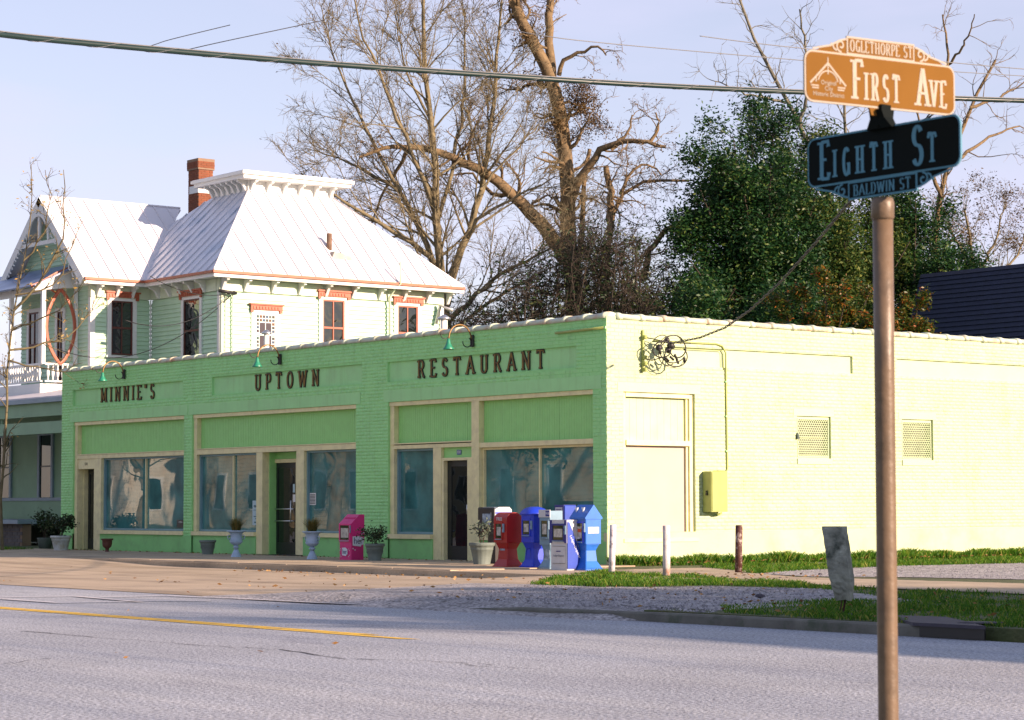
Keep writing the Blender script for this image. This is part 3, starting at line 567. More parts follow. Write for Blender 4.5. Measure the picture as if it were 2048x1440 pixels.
# (width, strokes, serifs) unit cap height; serif = (x centre, y)
GLY = {
 'A': (0.78, [[(0.06, 0), (0.39, 1)], [(0.39, 1), (0.72, 0)], [(0.18, 0.33), (0.60, 0.33)]], [(0.06, 0), (0.72, 0)]),
 'B': (0.62, [[(0.12, 0), (0.12, 1)], [(0.12, 1)]+arc(0.34, 0.76, 0.17, 0.24, 90, -90)+[(0.12, 0.52)], [(0.12, 0.52)]+arc(0.36, 0.26, 0.20, 0.26, 90, -90)+[(0.12, 0)]], [(0.08, 0), (0.08, 1)]),
 'D': (0.68, [[(0.12, 0), (0.12, 1)], [(0.12, 1)]+arc(0.30, 0.5, 0.29, 0.5, 90, -90, 14)+[(0.12, 0)]], [(0.08, 0), (0.08, 1)]),
 'E': (0.60, [[(0.12, 0), (0.12, 1)], [(0.12, 1), (0.52, 1), (0.54, 0.86)], [(0.12, 0.52), (0.42, 0.52)], [(0.12, 0), (0.54, 0), (0.57, 0.16)]], [(0.08, 0), (0.08, 1)]),
 'F': (0.56, [[(0.12, 0), (0.12, 1)], [(0.12, 1), (0.52, 1), (0.54, 0.84)], [(0.12, 0.52), (0.42, 0.52)]], [(0.12, 0), (0.08, 1)]),
 'G': (0.68, [arc(0.36, 0.5, 0.27, 0.5, 45, 330, 18)+[(0.60, 0.42), (0.42, 0.42)], [(0.60, 0.42), (0.60, 0.0)]], []),
 'H': (0.74, [[(0.13, 0), (0.13, 1)], [(0.61, 0), (0.61, 1)], [(0.13, 0.5), (0.61, 0.5)]], [(0.13, 0), (0.13, 1), (0.61, 0), (0.61, 1)]),
 'I': (0.30, [[(0.15, 0), (0.15, 1)]], [(0.15, 0), (0.15, 1)]),
 'L': (0.56, [[(0.12, 0), (0.12, 1)], [(0.12, 0), (0.52, 0), (0.54, 0.18)]], [(0.08, 0), (0.12, 1)]),
 'M': (0.92, [[(0.12, 0), (0.14, 1)], [(0.14, 1), (0.46, 0.12)], [(0.46, 0.12), (0.78, 1)], [(0.78, 1), (0.80, 0)]], [(0.12, 0), (0.12, 1), (0.80, 0), (0.80, 1)]),
 'N': (0.78, [[(0.12, 0), (0.12, 1)], [(0.12, 1), (0.64, 0)], [(0.64, 0), (0.64, 1)]], [(0.12, 0), (0.10, 1), (0.64, 1)]),
 'O': (0.76, [arc(0.38, 0.5, 0.29, 0.5, 0, 360, 24)], []),
 'P': (0.60, [[(0.12, 0), (0.12, 1)], [(0.12, 1)]+arc(0.34, 0.74, 0.20, 0.26, 90, -90)+[(0.12, 0.48)]], [(0.12, 0), (0.08, 1)]),
 'R': (0.70, [[(0.12, 0), (0.12, 1)], [(0.12, 1)]+arc(0.34, 0.75, 0.20, 0.25, 90, -90)+[(0.12, 0.5)], [(0.34, 0.5), (0.58, 0.04), (0.66, 0.0)]], [(0.12, 0), (0.08, 1)]),
 'S': (0.60, [arc(0.30, 0.745, 0.20, 0.245, 25, 270, 12)+arc(0.30, 0.25, 0.22, 0.25, 90, -155, 12)[1:]], []),
 'T': (0.70, [[(0.35, 0), (0.35, 1)], [(0.055, 0.86), (0.065, 1), (0.635, 1), (0.645, 0.86)]], [(0.35, 0)]),
 'U': (0.74, [[(0.14, 1), (0.14, 0.3)]+arc(0.37, 0.28, 0.23, 0.28, 180, 360, 10)+[(0.60, 0.3), (0.60, 1)]], [(0.14, 1), (0.60, 1)]),
 'V': (0.74, [[(0.08, 1), (0.37, 0)], [(0.37, 0), (0.66, 1)]], [(0.08, 1), (0.66, 1)]),
 'W': (1.0, [[(0.08, 1), (0.28, 0)], [(0.28, 0), (0.5, 0.95)], [(0.5, 0.95), (0.72, 0)], [(0.72, 0), (0.92, 1)]], [(0.08, 1), (0.92, 1)]),
 "'": (0.2, [[(0.10, 1), (0.08, 0.78)]], []), '"': (0.32, [[(0.09, 1), (0.07, 0.78)], [(0.22, 1), (0.20, 0.78)]], []),
 '1': (0.4, [[(0.1, 0.82), (0.22, 1), (0.22, 0)]], []), '0': (0.56, [arc(0.28, 0.5, 0.19, 0.5, 0, 360, 18)], []), '4': (0.56, [[(0.42, 0), (0.42, 1), (0.08, 0.3), (0.54, 0.3)]], []),
 ' ': (0.4, [], []),
}
def ribbon(mb, pts, wfun, to3, d0, d1, ridge, mi, closed=False):
    """a stroke: flat or ridged bar standing on the surface; to3(x, y, d) maps to space"""
    n = len(pts); L = []; Rr = []
    for i in range(n):
        a = Vector(pts[max(i-1, 0)]); b = Vector(pts[min(i+1, n-1)])
        if closed and i in (0, n-1): a = Vector(pts[n-2]); b = Vector(pts[1])
        t = (b-a).normalized(); nn = Vector((-t.y, t.x)); w = wfun(t, i, n)/2
        if 0 < i < n-1:
            t1 = (Vector(pts[i])-Vector(pts[i-1])).normalized(); c = max(0.5, t1.dot(t)); w = w/c
        p = Vector(pts[i]); L.append(p+nn*w); Rr.append(p-nn*w)
    rings = []
    for i in range(n):
        p = pts[i]; l = L[i]; r = Rr[i]
        rings.append([to3(l.x, l.y, d0), to3(l.x, l.y, d1), to3(p[0], p[1], d1+ridge), to3(r.x, r.y, d1), to3(r.x, r.y, d0)])
    mb.rings(rings, mi, True)
def letter(mb, ch, x, y, h, to3, thick, thin, d0, d1, ridge, xs=1.0, mi=0, serif=0.2, grow=0.0):
    w, strokes, ser = GLY[ch]
    def wf(t, i, n): return (thin+(thick-thin)*abs(t.y)**1.5)*h+grow*2
    for k, st in enumerate(strokes):
        pts = [(x+p[0]*h*xs, y+p[1]*h) for p in st]
        if grow and len(pts) >= 2 and pts[0] != pts[-1]:
            a, b = Vector(pts[0]), Vector(pts[1]); pts[0] = tuple(a+(a-b).normalized()*grow); a, b = Vector(pts[-1]), Vector(pts[-2]); pts[-1] = tuple(a+(a-b).normalized()*grow)
        ribbon(mb, pts, wf, to3, d0, d1+0.0006*k*(1 if h > 0.1 else 0.1), ridge, mi, closed=(pts[0] == pts[-1]))
    for sx, sy in ser:
        s = serif*h*0.5+grow; xx = x+sx*h*xs; hh = thin*h*0.45+grow; yy = y+sy*h+(hh*0.8 if sy == 0 else -hh*0.8)
        if grow: yy = y+sy*h+(hh*0.5 if sy == 0 else -hh*0.5)
        ribbon(mb, [(xx-s, yy), (xx+s, yy)], lambda t, i, n: hh*2, to3, d0, d1-0.0004*(1 if h > 0.1 else 0.1), ridge*0.7, mi)
    return w*h*xs
def textw(s, h, xs, sp): return sum(GLY[c][0]*h*xs+sp for c in s)-sp
gold = mat('brown_gold_letter', (0.22, 0.14, 0.03), 0.7, 0.25, 9, dirt=(0.03, 0.025, 0.02), dirt_amt=0.6, dirt_s=8)
dk = mat('dark_letter_edge', (0.02, 0.018, 0.014), 0.5, 0.2, 9)
def wall_word(s, px0, px1, py0, py1, label):
    a = on(px0, py0, 1, -0.0)[0]; b = on(px1, py1, 1, 0.0)[0]; h = 0.36; z0 = 3.88
    W0 = textw(s, h, 1, 0); n = len(s); xs = 1.0; sp = ((b-a)-textw(s, h, xs, 0))/(n-1)
    t = thing('wall_lettering', label, 'lettering', (a, -0.0, z0), 0, 'raised words of the shop name'); x = a
    for c in s:
        to3 = lambda u, v, d: (u, -d, v)
        mb = MB(); w = letter(mb, c, x, z0, h, to3, 0.135, 0.07, -0.053, -0.030, 0.003, xs, 0, 0.24, grow=0.010)
        lo = mb.build('letter_%s' % (c.lower() if c.isalpha() else 'quote'), dk, t)
        mb = MB(); letter(mb, c, x, z0, h, to3, 0.105, 0.045, -0.0290, -0.026, 0.012, xs, 0, 0.22); mb.build('face', gold, lo)
        x += w+sp
wall_word('MINNIE"S', 199, 306, 805, 798, 'raised dark serif letters reading MINNIE"S on the left panel')
wall_word('UPTOWN', 507, 635, 782, 772, 'raised dark serif letters reading UPTOWN on the middle panel')
wall_word('RESTAURANT', 833, 1086, 755, 738, 'raised dark serif letters reading RESTAURANT on the right panel')
def flat_text(s, size, m, parent, to_loc, name='lettering', rot=(R_(90), 0, 0), ext=0.0008, xs=1.0, align='CENTER', world=True):
    cu = bpy.data.curves.new(name, 'FONT'); cu.body = s; cu.size = size; cu.extrude = ext; cu.align_x = align; cu.align_y = 'CENTER'; cu.resolution_u = 2
    o = bpy.data.objects.new(name, cu); COL.objects.link(o); bpy.context.view_layer.update()
    me = bpy.data.meshes.new_from_object(o); bpy.data.objects.remove(o); me.name = name; me.materials.clear(); me.materials.append(m)
    o = put(name, me, parent); o.rotation_euler = rot; o.scale = (xs, 1, 1); o.location = Vector(to_loc)-(woff(parent) if world and parent is not None else Vector((0, 0, 0)))
    return o
# house numbers
hp = on(172, 930, 1, 0.065); flat_text('104', 0.12, MT['black'], hb, (hp[0], 0.066, 2.26), 'house_number')
np_ = thing('number_plate', 'small blue and white number plate reading 100 above the right door', 'number plate', ((pD1+pC0)/2, 0.12, 2.25))
mb = MB(); mb.box(-0.075, 0.075, -0.004, 0.008, -0.05, 0.05); mb.build('plate', mat('blue_plate', (0.05, 0.12, 0.28), 0.4), np_, False)
flat_text('100', 0.09, MT['white'], np_, (0, -0.006, 0), 'digits', world=False)
# gooseneck lamps
verd = mat('verdigris_shade', (0.02, 0.22, 0.13), 0.4, 0.2, 12); iron = mat('wrought_iron', (0.02, 0.022, 0.02), 0.5, 0.2, 10); cop = mat('worn_copper_arm', (0.22, 0.13, 0.04), 0.45, 0.3, 12, metal=0.3)
def lamp(px, py, label):
    p = on(px, py, 1, 0)
    t = thing('gooseneck_lamp', label, 'wall lamp', (p[0], -0.0, 4.56), 0, 'gooseneck lamps above the raised words')
    mb = MB(); mb.bbox(-0.05, 0.05, -0.06, -0.008, -0.13, 0.12, 0.01); mb.build('wall_bracket', iron, t, False)
    mb = MB(); mb.tube([(0, -0.05, 0.02)]+[(0, -0.06-0.29*(1-math.cos(R_(a))), 0.03+0.25*math.sin(R_(a))+0.04*math.sin(R_(a))) for a in range(15, 176, 16)]+[(0, -0.65, -0.03)], 0.017, 8); arm = mb.build('arm', cop, t, False)
    mb = MB(); mb.tube([(0, -0.05, 0.03)]+[(0, -0.17+0.11*math.cos(R_(a)), -0.04+0.10*math.sin(R_(a))) for a in range(60, -215, -25)], 0.011, 6); mb.tube([(0, -0.65, 0.04)]+[(0, -0.75+0.10*math.cos(R_(a)), 0.10+0.09*math.sin(R_(a))) for a in range(-60, -200, -25)], 0.010, 6); mb.build('scroll', iron, t, False)
    mb = MB(); mb.lathe([(0.02, 0.02), (0.035, 0.0), (0.045, -0.07), (0.075, -0.14), (0.12, -0.20), (0.118, -0.205), (0.06, -0.13), (0.01, -0.05)], 20, (0, -0.65, 0)); mb.build('shade', verd, t, False)
lamp(250, 748, 'green shaded gooseneck lamp above the MINNIE"S word'); lamp(562, 718, 'green shaded gooseneck lamp above the UPTOWN word'); lamp(947, 681, 'green shaded gooseneck lamp above the RESTAURANT word')
# pipe stub under the parapet corner
t = thing('wall_pipe', 'yellow green horizontal pipe under the coping at the building corner', 'pipe', (-0.8, -0.05, 4.55))
mb = MB(); mb.tube([(-1.5, -0.045, 4.55), (0.03, -0.045, 4.57)], 0.026, 10); mb.build('pipe', MT['olive'], t); mb = MB(); mb.box(0.0, 0.05, -0.07, -0.02, 4.545, 4.595); mb.build('end_cap', MT['plaster'], t)
# service drop, bracket, conduits on the side wall
pole_m = MT['plaster']
t = thing('service_bracket', 'vertical green cable bracket high on the sunlit side wall', 'bracket', (0.05, 0.92, 4.1))
mb = MB(); mb.bbox(0.004, 0.05, 0.895, 0.945, 3.74, 4.56, 0.006); mb.build('bar', MT['olive'], t)
for z in (4.42, 4.02, 3.9, 3.78):
    mb = MB(); mb.lathe([(0.02, 0), (0.05, 0.01), (0.03, 0.03), (0.055, 0.05), (0.03, 0.08)], 10, (0.09, 0.92, z-0.04)); mb.build('insulator', MT['olive'], t)
wl = thing('wire_bundle', 'tangled black service wires with splices hanging on the side wall', 'wire bundle', (0.3, 1.2, 4.2))
loops = []
def rnd_loop(c, rx, rz, a0, a1, r, n=16, tilt=0.2):
    pts = [(c[0]+tilt*0.3*math.sin(R_(a0+(a1-a0)*i/n)*1.3), c[1]+rx*math.cos(R_(a0+(a1-a0)*i/n)), c[2]+rz*math.sin(R_(a0+(a1-a0)*i/n))) for i in range(n+1)]
    mb = MB(); mb.tube(pts, r, 6); mb.build('wire_loop', MT['rubber'], wl)
rnd_loop((0.42, 1.35, 4.18), 0.30, 0.27, 40, 330, 0.012); rnd_loop((0.40, 1.45, 4.06), 0.25, 0.22, 150, 400, 0.013); rnd_loop((0.38, 1.1, 4.17), 0.19, 0.16, 0, 360, 0.014); rnd_loop((0.4, 1.5, 4.22), 0.16, 0.2, 180, 420, 0.014)
rnd_loop((0.3, 1.42, 4.30), 0.25, 0.16, 0, 170, 0.007); rnd_loop((0.42, 1.35, 3.98), 0.22, 0.16, 170, 370, 0.006); rnd_loop((0.3, 1.15, 4.35), 0.14, 0.1, -20, 190, 0.009); rnd_loop((0.36, 1.28, 4.1), 0.2, 0.24, 100, 300, 0.01)
for (y, z, dy, dz) in ((1.14, 4.02, .10, -.08), (1.28, 4.03, .09, -.06), (1.66, 4.03, .0, -.11), (1.4, 4.08, .07, -.12), (1.0, 4.17, .03, -.1), (1.45, 3.98, .05, -.08)):
    mb = MB(); mb.tube([(0.42, y, z), (0.42, y+dy*0.2, z+dz*0.2), (0.42, y+dy, z+dz)], 0.024, 8); mb.build('splice_sleeve', MT['rubber'], wl)
for (x, y, z, s) in ((0.36, 1.04, 4.2, 0.07), (0.34, 1.3, 4.17, 0.07), (0.35, 1.36, 4.26, 0.08), (0.34, 1.27, 4.36, 0.06), (0.33, 1.42, 4.24, 0.06)):
    mb = MB(); mb.lathe([(0.01, -s), (s*0.8, -s*0.6), (s, 0.0), (s*0.7, s*0.7), (0.01, s)], 8, (x, y, z)); mb.build('connector_box', MT['rubber'], wl)
mb = MB(); mb.tube([(0.03, 0.92, 4.42), (0.2, 1.05, 4.38), (0.42, 1.3, 4.3), (0.5, 1.75, 4.31)], 0.012, 6); mb.tube([(0.03, 0.92, 4.0), (0.2, 1.0, 3.96), (0.38, 1.15, 4.02)], 0.012, 6); mb.build('wire_tail', MT['rubber'], wl)
# overhead service drop towards the street line
def cat_curve(P0, P1, sag, n=40):
    P0, P1 = Vector(P0), Vector(P1); return [P0.lerp(P1, i/n)-Vector((0, 0, sag*4*(i/n)*(1-i/n))) for i in range(n+1)]
pts_px = [(1345, 686, 44.2), (1400, 675, 42.0), (1450, 655, 40.0), (1500, 620, 37.5), (1560, 565, 35), (1630, 487, 32), (1698, 405, 29), (1800, 285, 26), (1900, 195, 23.5)]
sd = [Vector(atd(*p)) for p in pts_px]
t = thing('service_drop_cable', 'twisted black service cable sloping from the side wall up to the street line', 'cable', tuple(sd[0]))
mb = MB(); dense = []
for a, b in zip(sd[:-1], sd[1:]):
    for k in range(12): dense.append(a.lerp(b, k/12))
dense.append(sd[-1])
for ph in (0, 2.1, 4.2): mb.tube([p+Vector((0.014*math.cos(i*1.1+ph)*0.7, 0.014*math.cos(i*1.1+ph), 0.016*math.sin(i*1.1+ph))) for i, p in enumerate(dense)], 0.0085, 5)
mb.build('conductor', MT['rubber'], t)
t = thing('conduit', 'thin yellow green conduit bending down the side wall to the meter box', 'conduit', (0.03, 3.1, 3.0))
mb = MB(); mb.tube([(0.02, 1.2, 4.36), (0.02, 2.9, 4.37), (0.02, 3.06, 4.33), (0.02, 3.15, 4.2), (0.02, 3.17, 1.85), (0.02, 3.14, 1.8), (0.02, 2.8, 1.8)], 0.018, 8); mb.build('pipe', MT['olive'], t)
mb = MB(); mb.tube([(0.012, 1.5, 4.24), (0.012, 3.05, 4.24), (0.012, 3.09, 4.2), (0.012, 3.1, 3.85)], 0.008, 6); mb.build('thin_wire', MT['olive'], t)
for z in (3.6, 2.9, 2.2): mb = MB(); mb.box(0.001, 0.04, 3.13, 3.21, z, z+0.03); mb.build('strap', MT['plaster'], t)
t = thing('meter_box', 'green metal utility box with hasp on the sunlit side wall', 'utility box', (0.0, 2.65, 1.4))
mb = MB(); mb.bbox(0.003, 0.26, 2.5, 2.95, 0.99, 1.80, 0.01); mb.build('cabinet', MT['olive'], t)
mb = MB(); mb.box(0.261, 0.272, 2.52, 2.93, 1.01, 1.78); mb.build('door', MT['olive'], t)
mb = MB(); mb.box(0.12, 0.16, 2.47, 2.499, 1.32, 1.38); mb.lathe([(0.018, 0), (0.018, 0.03)], 8, (0.14, 2.48, 1.385)); mb.build('hasp', MT['black'], t)
mb = MB(); mb.tube([(0.14, 2.75, 0.99), (0.14, 2.78, 0.95), (0.05, 2.9, 0.93), (0.02, 3.0, 0.97)], 0.02, 6); mb.build('elbow', MT['olive'], t)
# ------------------------------------------------------------------ overhead lines
wire_g = mat('weathered_wire', (0.16, 0.17, 0.18), 0.5, 0.1, 5)
def line(name, pts, r, label, lash=False, m=None):
    V = [Vector(atd(*p)) for p in pts]; t = thing(name, label, 'cable', tuple(V[len(V)//2]))
    # smooth through the points
    D = []
    for i in range(len(V)-1):
        p0 = V[max(i-1, 0)]; p1 = V[i]; p2 = V[i+1]; p3 = V[min(i+2, len(V)-1)]
        for k in range(10):
            s = k/10; D.append(0.5*((2*p1)+(p2-p0)*s+(2*p0-5*p1+4*p2-p3)*s*s+(3*p1-p0-3*p2+p3)*s**3))
    D.append(V[-1]); mb = MB(); mb.tube(D, r, 8); mb.build('cable', m or MT['rubber'], t)
    if lash:
        mb = MB(); mb.tube([p+Vector((0, 0, r+0.004)) for p in D], 0.005, 5); mb.build('messenger_wire', wire_g, t)
        W2 = []; tot = 0
        for i in range(len(D)-1):
            a, b = D[i], D[i+1]; d = (b-a).normalized(); s1 = d.cross(Vector((0, 0, 1))).normalized(); s2 = s1.cross(d)
            for k in range(8): ang = tot*2*math.pi/0.62; W2.append(a.lerp(b, k/8)+(s1*math.cos(ang)+s2*math.sin(ang))*(r+0.003)); tot += (b-a).length/8
        mb = MB(); mb.tube(W2, 0.0020, 3); mb.build('lashing_wire', wire_g, t)
grn = mat('black_green_sheath', (0.012, 0.03, 0.028), 0.4, 0.2, 6)
line('street_cable', [(-400, 20, 17), (-100, 55, 18), (100, 80, 19), (600, 124, 21), (1000, 152, 22.5), (1300, 171, 23.5), (1700, 189, 25), (2048, 202, 26), (2500, 214, 28)], 0.024, 'thick dark lashed cable crossing the whole sky above the restaurant', True, grn)
line('overhead_wire', [(1000, 55, 30), (1150, 80, 30), (1500, 112, 32), (1800, 136, 34), (2048, 152, 36), (2300, 166, 38)], 0.006, 'thin pale wire crossing behind the top of the brown street sign', m=wire_g)
line('overhead_wire', [(1400, 72, 29), (1560, 92, 30), (1850, 120, 31), (2048, 138, 32), (2300, 155, 33)], 0.006, 'thin pale wire above the top scroll of the brown street sign', m=wire_g)
line('overhead_wire', [(288, 96, 30), (310, 89, 31), (345, 78, 32), (460, 50, 33)], 0.006, 'short dark wire rising at the upper left above the main cable')
line('overhead_wire', [(368, 101, 30), (420, 89, 31), (480, 76, 32), (650, 40, 33)], 0.006, 'dark wire rising to the right above the main cable')
# ------------------------------------------------------------------ street sign
sgn_y = mat('tan_gold_sign_paint', (0.165, 0.080, 0.017), 0.9, 0.08, 7, spec=0.1); sgn_w = mat('cream_sign_paint', (0.34, 0.31, 0.26), 0.9, 0.05, 7, spec=0.1)
sgn_b = mat('dark_sign_paint', (0.004, 0.007, 0.007), 0.8, 0.1, 7, spec=0.1); sgn_g = mat('grey_sign_letter', (0.10, 0.25, 0.34), 0.8, 0.08, 7, spec=0.1); pole_p = mat('bronze_pole_paint', (0.135, 0.092, 0.055), 0.45, 0.15, 9, 0.25, 30, dirt=(0.06, 0.045, 0.03), dirt_amt=0.5, dirt_s=14)
D0 = 6.85; pb = Vector(atd(1772, 1011, D0)); ptop = Vector(atd(1765, 400, D0)); PX, PY = pb.x, pb.y
post = thing('street_sign_post', 'round bronze painted street sign pole in the foreground', 'sign post', (PX, PY, -0.03))
lean = Vector((ptop.x-pb.x, ptop.y-pb.y, 0))/(ptop.z-pb.z)
def pz(z): return Vector((PX, PY, z))+lean*(z-1.13)
mb = MB(); mb.tube([pz(z) for z in (-0.03, 0.5, 1.0, 1.5, 2.02)], 0.0302, 28); mb.build('pole', pole_p, post)
mb = MB(); mb.tube([pz(z) for z in (1.972, 1.978, 2.022, 2.036, 2.038)], [0.031, 0.0345, 0.0345, 0.030, 0.022], 28); mb.build('collar', pole_p, post)
def blade(name, label, ang, zb, face, edge, words, top, crest, tilt, mark):
    """sign blade: local u along the blade, v up, front faces the viewer's side"""
    c0 = pz(zb); t = thing(name, label, 'street sign', tuple(c0))
    U = Vector((math.cos(ang), math.sin(ang), math.tan(tilt))).normalized(); Nn = Vector((U.y, -U.x, 0)).normalized()
    if Nn.dot(Vector(CAM)-c0) < 0: Nn = -Nn
    V_ = Vector((0, 0, 1))
    to3 = lambda u, v, d: tuple(c0+U*u+V_*v+Nn*d)
    L, H, r = 0.61, 0.153, 0.032
    def rr(L, H, r, v0=0):
        P = []
        for cx, cy, a0 in ((L/2-r, H-r, 0), (-L/2+r, H-r, 90), (-L/2+r, r, 180), (L/2-r, r, 270)):
            P += [(cx+r*math.cos(R_(a0+i*15)), v0+cy+r*math.sin(R_(a0+i*15))) for i in range(7)]
        return P
    def plate(P, d0, d1, m, nm, par):
        mb = MB(); n = len(P); mb.add([to3(a, b, d0) for a, b in P]+[to3(a, b, d1) for a, b in P], [tuple(range(n-1, -1, -1)), tuple(range(n, 2*n))]+[(i, (i+1) % n, n+(i+1) % n, n+i) for i in range(n)]); return mb.build(nm, m, par)
    pl = plate(rr(L, H, r), -0.004, 0.002, edge, 'plate', t)
    plate([(a, b+0.006) for a, b in rr(L-0.012, H-0.012, r-0.006)], 0.0022, 0.003, face, 'face', t)
    # crest: name board with scrolls, above (top) or below
    sg = 1 if crest == 'top' else -1; base = H if crest == 'top' else 0.0
    c = 0.275; hw = 0.053
    bx = lambda a, b, lo, hi: [(a, base+sg*lo), (b, base+sg*lo), (b, base+sg*hi), (a, base+sg*hi)]
    plate(bx(-c/2, c/2, -0.004, hw), -0.0035, 0.0012, edge, 'name_board', t)
    plate(bx(-c/2+0.006, c/2-0.006, 0.004, hw-0.006), 0.0014, 0.0022, face, 'name_face', t)
    for s in (-1, 1):
        sp = [(s*(c/2+0.002), base), (s*(c/2+0.002), base+sg*hw*0.82), (s*(c/2+0.03), base+sg*hw*0.66), (s*(c/2+0.065), base+sg*hw*0.34), (s*(c/2+0.10), base+sg*0.01), (s*(c/2+0.12), base)]
        if s*sg < 0: sp = sp[::-1]
        plate(sp, -0.003, 0.0008, face, 'scroll_plate', t)
        mb = MB(); w_ = lambda t_, i, n: 0.0055
        ribbon(mb, [(s*(c/2+0.002), base+sg*hw*0.82), (s*(c/2+0.03), base+sg*hw*0.68), (s*(c/2+0.065), base+sg*hw*0.36), (s*(c/2+0.10), base+sg*0.012), (s*(c/2+0.135), base+sg*0.004)], w_, to3, 0.0009, 0.002, 0.0003, 0)
        cx_, cy_ = s*(c/2+0.024), base+sg*0.022
        ribbon(mb, [(cx_+s*(0.016-0.0012*i)*math.cos(R_(i*32)), cy_+sg*(0.016-0.0012*i)*math.sin(R_(i*32))) for i in range(-3, 11)], w_, to3, 0.0009, 0.0022, 0.0003, 0)
        ribbon(mb, [(s*(c/2+0.040), base+sg*0.006), (s*(c/2+0.052), base+sg*0.012), (s*(c/2+0.056), base+sg*0.022), (s*(c/2+0.064), base+sg*0.026)], w_, to3, 0.0009, 0.0021, 0.0003, 0)
        mb.build('scroll', mark, t)
    # words
    mb = MB()
    def write(s, u0, v0, h, xs, sp, thick=0.135, thin=0.07):
        u = u0
        for ch in s: u += letter(mb, ch, u, v0, h, to3, thick, thin, 0.0032, 0.0042, 0.0003, xs, 0, 0.26)+sp
    for w in words:
        mb = MB(); write(*w); mb.build('letters', mark, t)
    s, h, xs = top; u = -textw(s, h, xs, 0.0035)/2; v0 = base+(0.009 if sg > 0 else -hw+0.010)
    for ch in s:
        mb = MB(); u += letter(mb, ch, u, v0, h, to3, 0.15, 0.06, 0.0024, 0.0034, 0.0002, xs, 0, 0.2)+0.0035
        if ch != ' ': mb.build('letter', mark, t)
    return t, to3, U, Nn
# upper blade along First Avenue, lower blade along Eighth Street
angA = math.pi/2+R_(-3.5); angB = math.pi
zA, zB = 2.300, 2.096
tA, to3A, UA, NA = blade('street_name_sign', 'sunlit gold brown sign reading FIRST AVE with OGLETHORPE ST crest and district logo', angA, zA, sgn_y, sgn_w, [('F', -0.118, 0.022, 0.114, 0.60, 0.0), ('IRST', -0.070, 0.022, 0.080, 0.50, 0.0165), ('A', 0.143, 0.022, 0.112, 0.56, 0.0), ('VE', 0.198, 0.022, 0.080, 0.52, 0.012)], ('OGLETHORPE ST', 0.034, 0.74), 'top', R_(1.2), sgn_w)
# district logo: gabled bridge truss mark with three lines of small text
mb = MB(); w6 = lambda t_, i, n: 0.006; w4 = lambda t_, i, n: 0.004
for pl, w in (([(-0.285, 0.055), (-0.215, 0.118)], w6), ([(-0.215, 0.118), (-0.145, 0.055)], w6), ([(-0.215, 0.085), (-0.215, 0.135)], w4), (arc(-0.215, 0.055, 0.040, 0.040, 15, 165, 10), w4), ([(-0.262, 0.060), (-0.262, 0.074)], w4), ([(-0.168, 0.060), (-0.168, 0.074)], w4), ([(-0.282, 0.049), (-0.252, 0.049)], w4), ([(-0.278, 0.042), (-0.252, 0.042)], w4), ([(-0.178, 0.049), (-0.148, 0.049)], w4), ([(-0.178, 0.042), (-0.152, 0.042)], w4)):
    ribbon(mb, pl, w, to3A, 0.0032, 0.0040, 0.0004, 0)
mb.build('logo', sgn_w, tA)
def sign_text(s, size, u, v, t, to3, U, Nn, m):
    cu = bpy.data.curves.new('txt', 'FONT'); cu.body = s; cu.size = size; cu.extrude = 0.0004; cu.align_x = 'CENTER'; cu.resolution_u = 2
    o = bpy.data.objects.new('small_lettering', cu); COL.objects.link(o); bpy.context.view_layer.update(); me = bpy.data.meshes.new_from_object(o); bpy.data.objects.remove(o)
    off = woff(t)
    for v_ in me.vertices: v_.co = Vector(to3(u+v_.co.x, v+v_.co.y, 0.0037+v_.co.z))-off
    me.materials.clear(); me.materials.append(m); put('small_lettering', me, t)
sign_text('Original', 0.019, -0.213, 0.054, tA, to3A, UA, NA, sgn_w); sign_text('City', 0.019, -0.213, 0.037, tA, to3A, UA, NA, sgn_w); sign_text('Historic District', 0.0185, -0.213, 0.020, tA, to3A, UA, NA, sgn_w)
# lower blade: u must run left to right for the viewer
tB, to3B, UB, NB = blade('street_name_sign', 'shaded dark sign reading EIGHTH ST with BALDWIN ST board below it', 0.0, zB, sgn_b, sgn_g, [('E', -0.252, 0.022, 0.114, 0.60, 0.0), ('IGHTH', -0.195, 0.024, 0.082, 0.50, 0.027), ('S', 0.122, 0.022, 0.114, 0.62, 0.0), ('T', 0.183, 0.024, 0.082, 0.56, 0.012)], ('BALDWIN ST', 0.033, 0.93), 'bottom', 0.0, sgn_g)
tb = MB()
for (a, b, c, d) in ((-0.052, 0.052, -0.022, 0.004),):
    V = [to3A(a, d, -0.0045), to3A(b, d, -0.0045), to3A(b*0.8, c, -0.0045), to3A(a*0.8, c, -0.0045), to3A(a, d, 0.0015), to3A(b, d, 0.0015), to3A(b*0.8, c, 0.0015), to3A(a*0.8, c, 0.0015)]
    tb.add(V, [(3, 2, 1, 0), (4, 5, 6, 7), (0, 1, 5, 4), (1, 2, 6, 5), (2, 3, 7, 6), (3, 0, 4, 7)])
tb.build('lower_tab', sgn_y, tA)
q0 = pz(zB+0.17); mb = MB(); mb.loft([(zB+0.145, q0.x-0.05, q0.x+0.05, q0.y-0.012, q0.y+0.012), (zB+0.175, q0.x-0.028, q0.x+0.028, q0.y-0.02, q0.y+0.02), (zA-0.004, q0.x-0.025, q0.x+0.025, q0.y-0.028, q0.y+0.028)]); mb.build('cross_bracket', sgn_b, post)
mb = MB(); mb.tube([pz(zB+0.150), pz(zB+0.165), pz(zA-0.002)], 0.017, 10); mb.box(PX+lean.x-0.02, PX+lean.x+0.02, PY+lean.y-0.02, PY+lean.y+0.02, zA-0.010, zA+0.012); mb.build('bracket', sgn_b, post)
